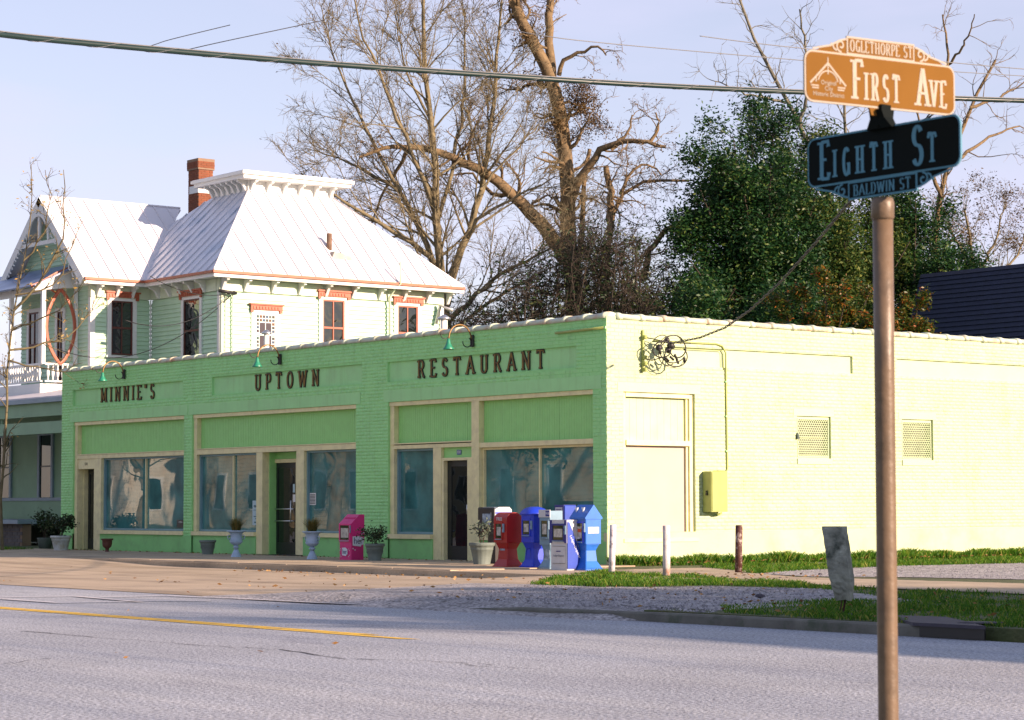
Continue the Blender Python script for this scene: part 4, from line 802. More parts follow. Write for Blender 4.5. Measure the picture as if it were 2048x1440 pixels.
# ------------------------------------------------------------------ big pale house behind the restaurant
hw_ = mat('pale_green_clapboard', (0.46, 0.66, 0.47), 0.6, 0.06, 2.5, 0.2, 20); hwt = mat('house_white_trim', (0.66, 0.68, 0.66), 0.5, 0.05, 2)
red = mat('brick_red_trim', (0.36, 0.085, 0.04), 0.5, 0.12, 5); redd = mat('shaded_red_sash', (0.10, 0.025, 0.018), 0.5, 0.12, 5)  # second red is the sash darkened in colour for windows in shade
redg = mat('red_gutter', (0.34, 0.10, 0.045), 0.5, 0.12, 3)
tin = mat('painted_tin_roof', (0.72, 0.71, 0.74), 0.4, 0.06, 0.5, 0.05, 3, spec=0.5)
tin2 = mat('tin_roof_reflection_streaks', (0.62, 0.64, 0.70), 0.28, 0.10, 0.8, 0.08, 3, dirt=(0.22, 0.32, 0.45), dirt_amt=0.9, dirt_s=0.8, spec=0.8)  # blue streaks are reflections painted into the colour of this slope
hglass = glass('house_glass', (0.012, 0.018, 0.018), 0.05, 2.5, 0.02, 1.8)
XH, YH, ZE = -26.0, 6.9, 8.17
Hs = thing('victorian_house', 'large pale green clapboard house with white metal roof rising behind the restaurant', 'house', (-30, 9, -0.05))
def HL(px, py): p = on(px, py, 0, XH); return float(p[1]), float(p[2])
def clap_wall(name, axis, c, s0, s1, z0, z1, holes, face, parent=Hs, m=None, slope=None):
    """clapboards; axis 0: wall in plane x=c running along y; axis 1: plane y=c running along x; face = outward sign"""
    E_ = 0.135; mb = MB()
    if slope: mb.prism([(slope(z0)[0], z0), (slope(z0)[1], z0), (slope(z1)[1], z1), (slope(z1)[0], z1)], 1, c-face*0.18, c-face*0.03)
    elif axis == 0: mb.box(c-face*0.18, c-face*0.03, s0, s1, z0, z1)
    else: mb.box(s0, s1, c-face*0.18, c-face*0.03, z0, z1)
    w = mb.build(name, m or hw_, parent); n = int((z1-z0)/E_)
    cache = {}
    for k in range(n):
        za = z0+k*E_; zb = za+E_+0.012; a0, a1 = s0, s1
        if slope: a0, a1 = slope(za+E_*0.5)
        if a1-a0 < 0.1: continue
        iv = []; cc = a0
        for h in sorted([h for h in holes if h[2] < za+E_*0.6 and h[3] > za+E_*0.4]):
            if h[0] > cc: iv.append((cc, min(h[0], a1)))
            cc = max(cc, h[1])
        if cc < a1: iv.append((cc, a1))
        for a, b in iv:
            if b-a < 0.05: continue
            key = round(b-a, 3)
            if key not in cache:
                mb = MB(); L_ = b-a
                pr = [(0.0, 0), (0.036, 0), (0.036, 0.012), (0.004, E_-0.004), (0.0, E_-0.004)]
                if axis == 0: mb.prism([(face*p[0], p[1]) for p in pr], 1, 0, L_)
                else: mb.prism([(face*p[0], p[1]) for p in pr], 0, 0, L_)
                o = mb.build('clapboard', m or hw_, None); cache[key] = o.data
            else: o = put('clapboard', cache[key])
            o.parent = w; dd = face*(-0.03+random.uniform(0, 0.003))
            o.location = (Vector((c+dd, a, za)) if axis == 0 else Vector((a, c+dd, za)))-woff(w)
    return w
def winH(axis, c, face, s0, s1, z0, z1, parent, muntin='v', header=True, sash=red):
    """double-hung window with white casing, coloured sash and carved red hood"""
    def bx(mb, a, b, lo, hi, d0, d1):
        (mb.box(c+face*d0, c+face*d1, a, b, lo, hi) if axis == 0 else mb.box(a, b, c+face*d0, c+face*d1, lo, hi))
    mb = MB(); cw = 0.14
    bx(mb, s0-cw, s0, z0-0.02, z1, -0.05, 0.035); bx(mb, s1, s1+cw, z0-0.02, z1, -0.05, 0.035); bx(mb, s0-cw, s1+cw, z1+.001, z1+0.12, -0.05, 0.034); bx(mb, s0-cw-0.04, s1+cw+0.04, z0-0.09, z0-0.021, -0.05, 0.07)
    w = mb.build('window', hwt, parent)
    mb = MB(); t = 0.045; zm = (z0+z1)/2; d0, d1 = -0.028, 0.012
    bx(mb, s0+.001, s0+t, z0, z1-.001, d0, d1); bx(mb, s1-t, s1-.001, z0, z1-.001, d0, d1); bx(mb, s0+t, s1-t, z1-t, z1-.001, d0, d1); bx(mb, s0+t, s1-t, z0, z0+t, d0, d1); bx(mb, s0+t, s1-t, zm-0.03, zm+0.03, d0, d1+.006)
    if muntin == 'v': bx(mb, (s0+s1)/2-0.018, (s0+s1)/2+0.018, z0+t, zm-.03, d0, d1-.003); bx(mb, (s0+s1)/2-0.018, (s0+s1)/2+0.018, zm+.03, z1-t, d0, d1-.003)
    mb.build('sash', sash, w)
    for lo, hi, q in ((z0+t, zm, -0.020), (zm, z1-t, -0.014)):
        mb = MB(); bx(mb, s0+t*.5, s1-t*.5, lo, hi, q-0.006, q); mb.build('pane', hglass, w)
    if header:
        mb = MB(); bx(mb, s0-cw-0.05, s1+cw+0.05, z1+0.10, z1+0.24, 0.036, 0.09); bx(mb, s0-cw-0.09, s1+cw+0.09, z1+0.241, z1+0.29, 0.0, 0.13)
        n = int((s1-s0+2*cw)/0.11)
        for i in range(n): a = s0-cw+0.02+i*0.11; bx(mb, a, a+0.05, z1+0.12, z1+0.20, 0.091, 0.112)
        bx(mb, s0-cw-0.05, s0-cw+0.05, z1+0.02, z1+0.098, 0.036, 0.08); bx(mb, s1+cw-0.05, s1+cw+0.05, z1+0.02, z1+0.098, 0.036, 0.08)
        mb.build('window_hood', red, w)
    return w
Y1 = 15.25
w2a, w2b = HL(645, 640)[0], HL(688, 640)[0]; w3a, w3b = HL(795, 640)[0], HL(835, 640)[0]; w1a, w1b = HL(510, 650)[0], HL(552, 650)[0]
z1t, z2t, z3t = HL(530, 627)[1], HL(665, 600)[1], HL(815, 612)[1]
LW = clap_wall('long_wall', 0, XH, YH, Y1, 4.3, 7.62, [(w1a-.14, w1b+.14, 5.0, z1t+.2), (w2a-.14, w2b+.14, 5.0, z2t+.2), (w3a-.14, w3b+.14, 5.0, z3t+.2)], 1)
winH(0, XH, 1, w2a, w2b, z2t-1.75, z2t, LW); winH(0, XH, 1, w3a, w3b, z3t-1.75, z3t, LW)
# stained glass window with small coloured squares round two panes
t_ = winH(0, XH, 1, w1a, w1b, z1t-1.3, z1t, LW, muntin='', sash=hwt)
cols = [mat('stained_'+n, c, 0.25, 0.1, 5) for n, c in (('green', (0.01, 0.06, 0.05)), ('amber', (0.09, 0.035, 0.01)), ('violet', (0.02, 0.012, 0.025)), ('blue', (0.02, 0.06, 0.12)), ('clear', (0.06, 0.08, 0.075)), ('dark', (0.02, 0.03, 0.03)))]
nx = 6; cw_ = (w1b-w1a-0.09)/nx
mb = MB(); mb.box(XH-0.012, XH-0.002, w1a+.045, w1b-.045, z1t-1.25, z1t-.045); mb.build('lead_field', hwt, t_)
for i in range(nx):
    for j in range(10):
        if 1 <= i <= nx-2 and j >= 2: continue
        a = w1a+.045+i*cw_; z = z1t-.045-(j+1)*cw_*1.0
        mb = MB(); mb.box(XH-0.001, XH+0.006, a+0.014, a+cw_-0.014, z+0.014, z+cw_-0.014); mb.build('glass_square', cols[(i*7+j*5+i*j) % 6], t_)
for a, b in ((w1a+.045+cw_+.015, (w1a+w1b)/2-.015), ((w1a+w1b)/2+.015, w1b-.045-cw_-.015)):
    mb = MB(); mb.box(XH-0.001, XH+0.006, a, b, z1t-1.2, z1t-.045-2*cw_-.02); mb.build('pane', cols[2], t_)
# return wall (faces the street) and wing walls
rx0, rx1 = float(on(368, 640, 1, YH)[0]), float(on(400, 640, 1, YH)[0]); XW = -30.2; YW = 4.8
RW = clap_wall('street_wall', 1, YH, XW+.03, XH-0.03, 4.3, 7.62, [(rx0-.14, rx1+.14, 5.0, 7.75)], -1)
winH(1, YH, -1, rx0, rx1, 5.55, 7.48, RW, muntin='', sash=redd)
wy0, wy1 = float(on(221, 640, 0, XW)[1]), float(on(266, 640, 0, XW)[1])
WS = clap_wall('wing_side_wall', 0, XW, YW, YH-.03, 4.3, 7.62, [(wy0-.14, wy1+.14, 5.4, 7.8)], 1)
winH(0, XW, 1, wy0+.02, wy1-.02, 5.86, 7.55, WS, sash=redd)
WF = clap_wall('wing_front_wall', 1, YW, -35.0, XW-0.0, 4.2, 8.1, [(-34.5, -33.6, 4.2, 7.6), (-32.55, -31.9, 4.2, 7.4)], -1)
winH(1, YW, -1, -32.42, -32.02, 4.9, 7.3, WF, header=False, sash=redd); winH(1, YW, -1, -34.4, -33.7, 5.3, 7.4, WF, header=False, sash=redd)
RH_ = 11.0; XR = -32.75
GW = clap_wall('gable_wall', 1, YW, -35.2, -30.3, 8.12, 10.8, [], -1, slope=lambda z: (XR-(RH_-z)*0.95, XR+(RH_-z)*0.95)); 
# trim: corner boards, frieze, fascia, soffit, gutter, brackets
def P3(name, m, boxes, parent=Hs):
    mb = MB()
    for b in boxes: mb.box(*b)
    return mb.build(name, m, parent)
P3('corner_board', hwt, [(XH-.10, XH+.03, YH-.032, YH+.12, 4.3, 7.62)]); P3('corner_board', hwt, [(XH-.1, XH+.03, Y1-.12, Y1+.03, 4.3, 7.62)])
P3('corner_board', hwt, [(XW-.12, XW+.03, YW-.032, YW+.13, 4.3, 7.62)]); P3('corner_board', hwt, [(XW+.035, XW+.10, YH-.05, YH-.031, 4.3, 7.62)])
fr = mat('frieze_cream', (0.56, 0.64, 0.48), 0.5, 0.05, 2)
P3('frieze', fr, [(XH-.15, XH+.04, YH-.03, Y1+.03, 7.63, 8.0)]); P3('frieze', fr, [(XW+.03, XH-.16, YH-.04, YH+.1, 7.63, 8.0)]); P3('frieze', fr, [(XW-.15, XW+.04, YW-.03, YH-.05, 7.63, 8.0)]); P3('frieze', fr, [(-35.2, XW-.16, YW-.04, YW+.1, 8.0, 8.11)])
OV = 0.5
P3('soffit', hwt, [(XH-.2, XH+OV-.03, YH-OV+.03, Y1+OV-.03, 8.01, 8.04)]); P3('soffit', hwt, [(XW+.05, XH-.21, YH-OV+.03, YH+.1, 8.01, 8.04)]); P3('soffit', hwt, [(XW-.2, XW+OV-.03, YW-OV+.03, YH-OV+.02, 8.011, 8.041)])
P3('fascia', hwt, [(XH+OV-.03, XH+OV, YH-OV, Y1+OV, 7.99, 8.12)]); P3('fascia', hwt, [(XW+OV+.001, XH+OV-.031, YH-OV, YH-OV+.03, 7.99, 8.12)]); P3('fascia', hwt, [(XW+OV-.03, XW+OV, YW-OV, YH-OV, 7.992, 8.122)])
P3('gutter', redg, [(XH+OV+.001, XH+OV+.07, YH-OV-.06, Y1+OV, 8.10, 8.18)]); P3('gutter', redg, [(XW+OV+.07, XH+OV, YH-OV-.07, YH-OV-.001, 8.10, 8.18)]); P3('gutter', redg, [(XW+OV+.001, XW+OV+.069, YW-OV, YH-OV-.07, 8.10, 8.18)])
def bracket(axis, c, s, face, zt, par=Hs, sc=1.0):
    mb = MB(); pr = [(0, 0), (0.36*sc, 0), (0.36*sc, -0.07*sc), (0.20*sc, -0.12*sc), (0.12*sc, -0.24*sc), (0.05*sc, -0.36*sc), (0, -0.38*sc)]
    mb.prism([(c+face*a, zt+b) for a, b in pr], 1 if axis == 0 else 0, s-0.045, s+0.045); return mb.build('eave_bracket', hwt, par)
for px in (443, 488, 543, 597, 650, 703, 757, 805, 852, 893): bracket(0, XH+.04, HL(px, 590)[0], 1, 8.005)
for x in (-29.6, -28.9, -28.2, -27.5, -26.8): bracket(1, YH-.04, x, -1, 8.005)
for y in (5.0, 5.65, 6.2): bracket(0, XW+.04, y, 1, 8.005)
# roofs as standing seam panels
def clip(poly, a, b, ax):
    def cut(P, v, keep):
        o = []
        for i in range(len(P)):
            p, q = P[i], P[(i+1) % len(P)]; ip, iq = keep(p[ax]-v), keep(q[ax]-v)
            if ip: o.append(p)
            if ip != iq: t = (v-p[ax])/(q[ax]-p[ax]); o.append(p.lerp(q, t))
        return o
    P = cut(poly, a, lambda d: d >= 0); return cut(P, b, lambda d: d <= 0) if len(P) > 2 else P
def seam_roof(name, poly, ax, sp, parent=Hs, m=tin, extra=None):
    poly = [Vector(p) for p in poly]; n = (poly[1]-poly[0]).cross(poly[2]-poly[0]).normalized()
    if n.z < 0: n = -n
    mb = MB(); mb.slab([p-n*0.03 for p in poly], n, 0.06); root = mb.build(name, m, parent)
    lo = min(p[ax] for p in poly); hi = max(p[ax] for p in poly); k = max(1, round((hi-lo)/sp)); st = (hi-lo)/k
    for i in range(k):
        a, b = lo+i*st, lo+(i+1)*st; q = clip(poly, a+0.004, b-0.004, ax)
        if len(q) < 3: continue
        mb = MB(); j = n*random.uniform(-0.004, 0.002); mb.slab([p+j for p in q], n, 0.025); mb.build('roof_panel', m, root)
        if i: 
            e = clip(poly, a-0.012, a+0.012, ax)
            if len(e) > 2: mb = MB(); mb.slab([p+n*0.035 for p in e], n, 0.033); mb.build('seam', m, root)
    return root
x0_, x1_, y0_, y1_ = -35.0, XH+OV, YH-OV, Y1+OV; S = 3.05; ZD = 11.15; zc = 8.19
dx0, dx1, dy0, dy1 = x0_+4.2, x1_-S, y0_+S, y1_-S
mid = lambda p, q, f, sag: Vector(p).lerp(Vector(q), f)-Vector((0, 0, sag))
seam_roof('roof', [(x1_, y0_, zc), (x1_, y1_, zc), (dx1, dy1, ZD), (dx1, dy0, ZD)], 1, 0.53)
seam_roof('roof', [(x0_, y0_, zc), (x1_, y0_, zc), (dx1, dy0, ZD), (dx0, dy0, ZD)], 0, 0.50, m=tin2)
seam_roof('roof', [(x0_, y1_, zc), (x1_, y1_, zc), (dx1, dy1, ZD), (dx0, dy1, ZD)], 0, 0.6); seam_roof('roof', [(x0_, y0_, zc), (x0_, y1_, zc), (dx0, dy1, ZD), (dx0, dy0, ZD)], 1, 0.6)
mb = MB(); mb.tube([(x1_, y0_, zc+.02), (dx1, dy0, ZD+.02)], 0.03, 6); mb.build('hip_cap', tin, Hs); mb = MB(); mb.tube([(x1_, y1_, zc+.02), (dx1, dy1, ZD+.02)], 0.03, 6); mb.build('hip_cap', tin, Hs)
# deck cornice
P3('deck_frieze', hwt, [(dx0, dx1, dy0, dy1, ZD-.25, ZD+.34)]); P3('deck_cornice', hwt, [(dx0-.42, dx1+.42, dy0-.42, dy1+.42, ZD+.34, ZD+.46), (dx0-.50, dx1+.50, dy0-.50, dy1+.50, ZD+.461, ZD+.56)])
P3('deck_roof', tin, [(dx0-.45, dx1+.45, dy0-.45, dy1+.45, ZD+.561, ZD+.585)])
for i in range(7): bracket(1, dy0, dx0+0.12+i*(dx1-dx0-.24)/6, -1, ZD+.338, sc=0.95)
for i in range(6): bracket(0, dx1, dy0+0.12+i*(dy1-dy0-.24)/5, 1, ZD+.338, sc=0.95)
# wing roof (ridge along y)
seam_roof('roof', [(XW+OV, YW-OV, zc), (XW+OV, 6.7, zc), (XR, 9.4, RH_), (XR, YW-OV, RH_)], 1, 0.50)
seam_roof('roof', [(2*XR-XW-OV, YW-OV, zc), (2*XR-XW-OV, 9.0, zc), (XR, 9.4, RH_), (XR, YW-OV, RH_)], 1, 0.6)
mb = MB(); mb.tube([(XR, YW-OV, RH_+.02), (XR, 9.4, RH_+.02)], 0.035, 6); mb.build('ridge_cap', tin, Hs)
# bargeboards and gable fretwork
for s in (-1, 1):
    mb = MB(); a = Vector((XR, YW-OV-.02, RH_-.02)); b = Vector((XR+s*(XW+OV-XR), YW-OV-.02, zc-.02)); d = (b-a).normalized(); nn = Vector((-d.z, 0, d.x)); nn = nn if nn.z < 0 else -nn
    for k in range(1):
        q = [a, b, b+nn*0.26, a+nn*0.26]; mb.prism([(p.x, p.z) for p in q], 1, YW-OV-.05, YW-OV-.001)
    bb = mb.build('bargeboard', hwt, Hs)
    for k in range(9):
        c = a.lerp(b, 0.30+k*0.08)+nn*0.30; mb = MB(); ribbon(mb, [(c.x+0.10*math.cos(R_(i*36)), c.z+0.10*math.sin(R_(i*36))) for i in range(0, 9)], lambda t, i, n: 0.035, lambda u, v, d_: (u, YW-OV-.02-d_, v), 0, 0.03, 0.002, 0); mb.build('scroll', hwt, bb)
mb = MB(); mb.box(XR-.06, XR+.06, YW-OV-.04, YW-OV+.03, 9.45, 10.7); mb.build('king_post', hwt, Hs); P3('collar_tie', hwt, [(XR-1.38, XR+1.38, YW-OV-.035, YW-OV+.02, 9.42, 9.55)])
mb = MB(); ribbon(mb, arc(XR, 9.55, 0.72, 0.85, 0, 180, 16), lambda t, i, n: 0.10, lambda u, v, d: (u, YW-OV-.03-d, v), 0, 0.05, 0.003, 0); mb.build('gable_arch', hwt, Hs)
# chimney of individually laid bricks
cb = mat('orange_red_brick', (0.17, 0.048, 0.017), 0.8, 0.22, 6, 0.6, 40, island=0.18); cm_ = mat('chimney_mortar', (0.22, 0.15, 0.10), 0.9)
cx0, cy0 = -33.75, 10.3; CW, CL = 0.66, 0.56
Ch = P3('chimney', cm_, [(cx0, cx0+CW, cy0, cy0+CL, 9.0, 12.80), (cx0-.04, cx0+CW+.04, cy0-.04, cy0+CL+.04, 12.45, 12.82)])
bm_x = MB(); bm_x.box(0, 0.012, 0, 0.20, 0, 0.062); bx_ = None; by_ = None; bm_y = MB(); bm_y.box(0, 0.20, 0, 0.012, 0, 0.062)
for k in range(40):
    z = 9.75+k*0.0745; g = 0.04 if z > 12.44 else 0.0
    off = 0 if k % 2 else 0.1
    y = cy0-g+off-0.1 if off else cy0-g
    s = cy0-g-(0.1 if off else 0)
    while s < cy0+CL+g-0.02:
        a, b = max(s, cy0-g)+.004, min(s+0.208, cy0+CL+g)-.004
        if b-a > 0.03: mb = MB(); mb.box(0, 0.012, 0, b-a, 0, 0.064); o = mb.build('brick', cb, None); o.parent = Ch; o.location = Vector((cx0+CW+g+random.uniform(-.002, .003), a, z))-woff(Ch)
        s += 0.208
    s = cx0-g-(0.1 if off else 0)
    while s < cx0+CW+g-0.02:
        a, b = max(s, cx0-g)+.004, min(s+0.208, cx0+CW+g)-.004
        if b-a > 0.03: mb = MB(); mb.box(0, b-a, -0.012, 0, 0, 0.064); o = mb.build('brick', cb, None); o.parent = Ch; o.location = Vector((a, cy0-g-random.uniform(-.003, .002), z))-woff(Ch)
        s += 0.208
P3('flashing', hwt, [(cx0+.1, cx0+CW+.03, cy0-.03, cy0+CL+.03, 11.65, 11.9)])
# plumbing pipe on the roof, downspout, antenna mast, duct
mb = MB(); q = Vector((-26.6, 11.25, 9.1)); mb.tube([q, q+Vector((0, 0, .62))], 0.085, 12); mb.build('roof_pipe', mat('rusty_pipe', (0.15, 0.09, 0.055), 0.7, 0.3, 9), Hs)
mb = MB(); mb.prism([(11.0, 8.72), (12.0, 8.72), (11.8, 9.0), (11.2, 9.12)], 0, -26.95, -26.2); mb.build('pipe_flashing', mat('rusty_flashing', (0.4, 0.36, 0.3), 0.6, 0.3, 6), Hs)
y_ = HL(775, 640)[0]; mb = MB(); mb.tube([(XH+.12, y_, 4.3), (XH+.12, y_, 7.75), (XH+.35, y_+.06, 8.0), (XH+.6, y_+.08, 8.15), (XH+.6, y_+.08, 8.85)], 0.035, 8); mb.build('service_mast', fr, Hs)
for px in (441, 449, 463): y_ = HL(px, 640)[0]; mb = MB(); mb.tube([(XH+.06, y_, 4.3), (XH+.06, y_, 7.55)], 0.022 if px != 441 else 0.045, 6); mb.build('wall_pipe', fr, Hs)
for px in (452, 463): y_ = HL(px, 572)[0]; mb = MB(); mb.lathe([(0.03, 0), (0.06, 0.03), (0.03, 0.07), (0.055, 0.1), (0.02, 0.13)], 10, (XH+.15, y_, 7.5)); mb.build('insulator', MT['rubber'], Hs)
p_ = [HL(868, 642), HL(875, 612), HL(889, 624)]; mb = MB(); mb.tube([(XH+.1, p_[0][0], p_[0][1]-.1), (XH+.15, p_[1][0], p_[1][1]), (XH+.6, p_[1][0]+.15, p_[2][1])], 0.06, 10); mb.build('duct', mat('galvanised_duct', (0.55, 0.56, 0.55), 0.35, metal=0.6), Hs)
# feed wires to the house
hwi = thing('house_feed_wires', 'thin black wires looping to the corner of the pale house', 'wire bundle', (XH+.2, 7.2, 7.6))
A_ = Vector((XH+.2, 7.25, 7.55))
for q, sg_ in (((300, 552), .25), ((250, 640), .5), ((120, 700), .9)):
    e = Vector(on(q[0], q[1], 1, 3.0)); mb = MB(); mb.tube(cat_curve(A_, e, sg_, 20), 0.012, 5); mb.build('wire', MT['rubber'], hwi)
mb = MB(); mb.tube([A_+Vector((0, -.5, .05)), A_+Vector((0.02, .1, 0.0))], 0.05, 8); mb.build('splice', MT['rubber'], hwi)
# upper porch with pointed oval ring
px0 = -31.0; yf = 3.6
pr_ = thing('upper_porch', 'white balustraded upper porch with red pointed oval ring on the pale house', 'porch', (-33, 4.2, 4.9))
P3('post', hwt, [(px0-.11, px0+.01, yf-.06, yf+.06, 5.55, 8.0)], pr_); P3('post', hwt, [(px0-.07, px0+.01, YW-.14, YW-.04, 5.55, 8.0)], pr_); P3('post', hwt, [(-33.3, -33.18, yf-.06, yf+.06, 5.55, 8.0)], pr_); P3('post', hwt, [(-35.8, -35.68, yf-.06, yf+.06, 5.55, 8.0)], pr_)
P3('floor', hwt, [(-37, px0+.03, yf-.1, YW-.035, 4.80, 4.93)], pr_); P3('floor_fascia', hwt, [(-37, px0+.05, yf-.13, yf-.101, 4.55, 4.93), (px0+.031, px0+.06, yf-.1, YW-.04, 4.55, 4.93)], pr_)
P3('handrail', hwt, [(px0-.08, px0-.0, yf+.07, YW-.15, 5.52, 5.58), (-37, px0-.12, yf-.04, yf+.04, 5.52, 5.58)], pr_); P3('bottom_rail', hwt, [(px0-.07, px0-.01, yf+.07, YW-.15, 4.99, 5.04), (-37, px0-.12, yf-.03, yf+.03, 4.99, 5.04)], pr_)
mb = MB(); mb.lathe([(0.022, 0), (0.03, 0.03), (0.022, 0.07), (0.045, 0.16), (0.055, 0.24), (0.03, 0.36), (0.022, 0.42), (0.035, 0.45), (0.022, 0.48)], 8); b0 = mb.build('baluster', hwt, None); first = True
for s in [(px0-.04, yf+.18+i*.165) for i in range(6)]+[(px0-.25-i*.17, yf) for i in range(34)]:
    o = b0 if first else put('baluster', b0.data); first = False; o.parent = pr_; o.location = Vector((s[0], s[1], 5.04))-pr_.location
def ringpath(h, w, n=14):
    # pointed oval (two arcs)
    R0 = (h*h+w*w)/(2*w); a = math.degrees(math.asin(h/R0)); c = R0-w
    return arc(-c, 0, R0, R0, -a, a, n), arc(c, 0, R0, R0, 180-a, 180+a, n)
for k, pth in enumerate(ringpath(1.17, 0.49)):
    mb = MB(); ribbon(mb, [(yf+.58+u, 6.72+v) for u, v in pth], lambda t, i, n: 0.085, lambda u, v, d: (px0-.05+d, u, v), 0, 0.07+.001*k, 0.005, 0); mb.build('ring_half', red, pr_)
mb = MB(); mb.tube([(px0-.03, yf+.1, 7.95), (px0-.03, yf+.45, 7.75)], 0.03, 6); mb.tube([(px0-.03, yf+.45, 7.8), (px0-.03, yf+.58, 7.92)], 0.05, 6); mb.build('ring_tie', red, pr_)
mb = MB(); mb.slab([(-37, yf-.45, 7.95), (px0+.25, yf-.45, 7.95), (px0+.25, YW-.04, 8.75), (-37, YW-.04, 8.75)], (0, -0.57, 0.82), 0.05); mb.build('shed_roof', mat('blue_grey_tin', (0.20, 0.27, 0.42), 0.35, 0.25, 2.0, 0.1, 10), pr_)
mb = MB(); mb.prism([(yf-.40, 7.88), (yf-.2, 8.0), (yf+.5, 8.35), (YW-.05, 8.62), (YW-.05, 7.98), (yf-.40, 7.80)], 0, px0-.02, px0+.05); mb.build('end_panel', hwt, pr_)
mb = MB(); ribbon(mb, [(yf-.48, 7.92), (yf-.15, 8.06), (yf+.35, 8.36), (YW-.1, 8.68)], lambda t, i, n: 0.09, lambda u, v, d: (px0+.05+d, u, v), 0, 0.06, 0.003, 0); mb.build('curved_trim', redg, pr_)
P3('porch_beam', hwt, [(-37, px0-.12, yf-.05, yf+.05, 7.75, 7.95)], pr_)
# lower porch
lp = thing('lower_porch', 'shaded ground floor porch of the pale house beside the restaurant', 'porch', (-31, 3.5, -0.05))
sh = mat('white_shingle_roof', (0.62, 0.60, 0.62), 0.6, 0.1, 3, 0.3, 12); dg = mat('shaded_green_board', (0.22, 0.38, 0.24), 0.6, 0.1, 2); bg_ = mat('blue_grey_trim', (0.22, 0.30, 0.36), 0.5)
mb = MB(); mb.slab([(-42, 1.6, 4.32), (-24.2, 1.6, 4.32), (-24.2, 4.75, 4.85), (-42, 4.75, 4.85)], (0, -.17, .985), 0.06); mb.build('porch_roof', sh, lp)
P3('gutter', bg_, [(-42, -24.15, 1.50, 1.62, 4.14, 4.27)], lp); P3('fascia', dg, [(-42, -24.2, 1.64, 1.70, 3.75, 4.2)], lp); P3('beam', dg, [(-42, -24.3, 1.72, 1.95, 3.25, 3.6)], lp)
mb = MB()
for i in range(70): mb.box(-30.0-i*.14, -29.94-i*.14, 1.73, 1.76, 3.6, 3.76)
mb.build('dentil_row', dg, lp)['kind'] = 'stuff'
for x in (-40.5, -37.6, -34.5): P3('post', bg_, [(x-.09, x+.09, 1.76, 1.92, 0.0, 3.25)], lp)
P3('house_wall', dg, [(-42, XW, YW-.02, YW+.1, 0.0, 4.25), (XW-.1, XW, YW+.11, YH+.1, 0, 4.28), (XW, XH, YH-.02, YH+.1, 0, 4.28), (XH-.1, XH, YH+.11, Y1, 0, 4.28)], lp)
P3('corner_pilaster', bg_, [(XW-.12, XW+.02, YW-.08, YW-.021, 0.1, 4.2), (-31.9, -31.8, YW-.07, YW-.021, 0.1, 4.2)], lp)
P3('chair_rail', bg_, [(-42, XW-.13, YW-.07, YW-.022, 1.32, 1.42)], lp)
def lwin(a, b):
    w = P3('window', bg_, [(a-.13, a, YW-.09, YW-.021, 1.43, 3.4), (b, b+.13, YW-.09, YW-.021, 1.43, 3.4), (a-.13, b+.13, YW-.09, YW-.021, 3.401, 3.52)], lp); P3('pane', MT['glass_dark'], [(a, b, YW-.045, YW-.03, 1.43, 2.4)], w); P3('pane', MT['glass_dark'], [(a, b, YW-.040, YW-.025, 2.42, 3.4)], w); P3('sash', MT['dark'], [(a, b, YW-.06, YW-.05, 2.39, 2.44)], w)
lwin(-33.45, -32.65); lwin(-36.4, -35.6)
fb = mat('foundation_brick', (0.10, 0.09, 0.085), 0.9, 0.3, 4, 0.6, 20, island=0.3)
fo = P3('foundation', cm_, [(-42, -29.5, 2.2, 2.5, -0.05, 0.62)], lp); P3('porch_floor', bg_, [(-42, -29.4, 2.0, YW-.09, 0.62, 0.74)], lp)
o0 = None
for k in range(6):
    for i in range(20):
        x = -36.2+i*0.33+(0.16 if k % 2 else 0)
        if o0 is None: mb = MB(); mb.bbox(0, 0.315, -0.015, 0, 0, 0.098, 0.004); o0 = mb.build('stone', fb, None); o = o0
        else: o = put('stone', o0.data)
        o.parent = fo; o.location = Vector((x, 2.199-random.uniform(0, .006), -0.04+k*0.108))-woff(fo)
# small urn and shrub by the porch
# ------------------------------------------------------------------ dark roofed building at the right, behind
db = thing('dark_roofed_building', 'low building with dark blue shingle roof behind the right end of the restaurant', 'building', (-5, 36, -0.05))
nav = mat('dark_blue_shingle', (0.012, 0.018, 0.045), 0.8, 0.25, 4, 0.5, 18)
e0 = on(1795, 600, 1, 32.0); a0 = on(1842, 549, 1, 35.0); zE, zR = 4.3, float(a0[2])
xa = float(on(1775, 640, 1, 30.0)[0]); ridge_y = 35.0; xr = float(a0[0])
mb = MB(); mb.slab([(xa, 30, zE), (xa+30, 30, zE), (xr+26, ridge_y, zR), (xr, ridge_y, zR)], (0, -.6, .8), 0.1); rf_ = mb.build('roof', nav, db)
for k in range(28):
    f0, f1 = k/28, (k+1.12)/28; L0 = lambda f: Vector((xa, 30, zE)).lerp(Vector((xr, ridge_y, zR)), f); R0 = lambda f: Vector((xa+30, 30, zE)).lerp(Vector((xr+26, ridge_y, zR)), f)
    up = Vector((0, -.02, .03)); mb = MB(); mb.slab([L0(f0)+up*1.2, R0(f0)+up*1.2, R0(min(f1, 1))+up*.2, L0(min(f1, 1))+up*.2], (0, -.6, .8), 0.012); mb.build('shingle_course', nav, rf_)
mb = MB(); mb.slab([(xa, 30, zE), (xr, ridge_y, zR), (xa, 40, zE)], (-.6, 0, .8), 0.1); mb.slab([(xa, 40, zE), (xr, ridge_y, zR), (xr+26, ridge_y, zR), (xa+30, 40, zE)], (0, .6, .8), 0.1); mb.build('rear_roof', nav, db)
mb = MB(); mb.box(xa+.4, xa+29.5, 30.4, 39.6, -0.05, zE); mb.build('wall', MT['plaster'], db)
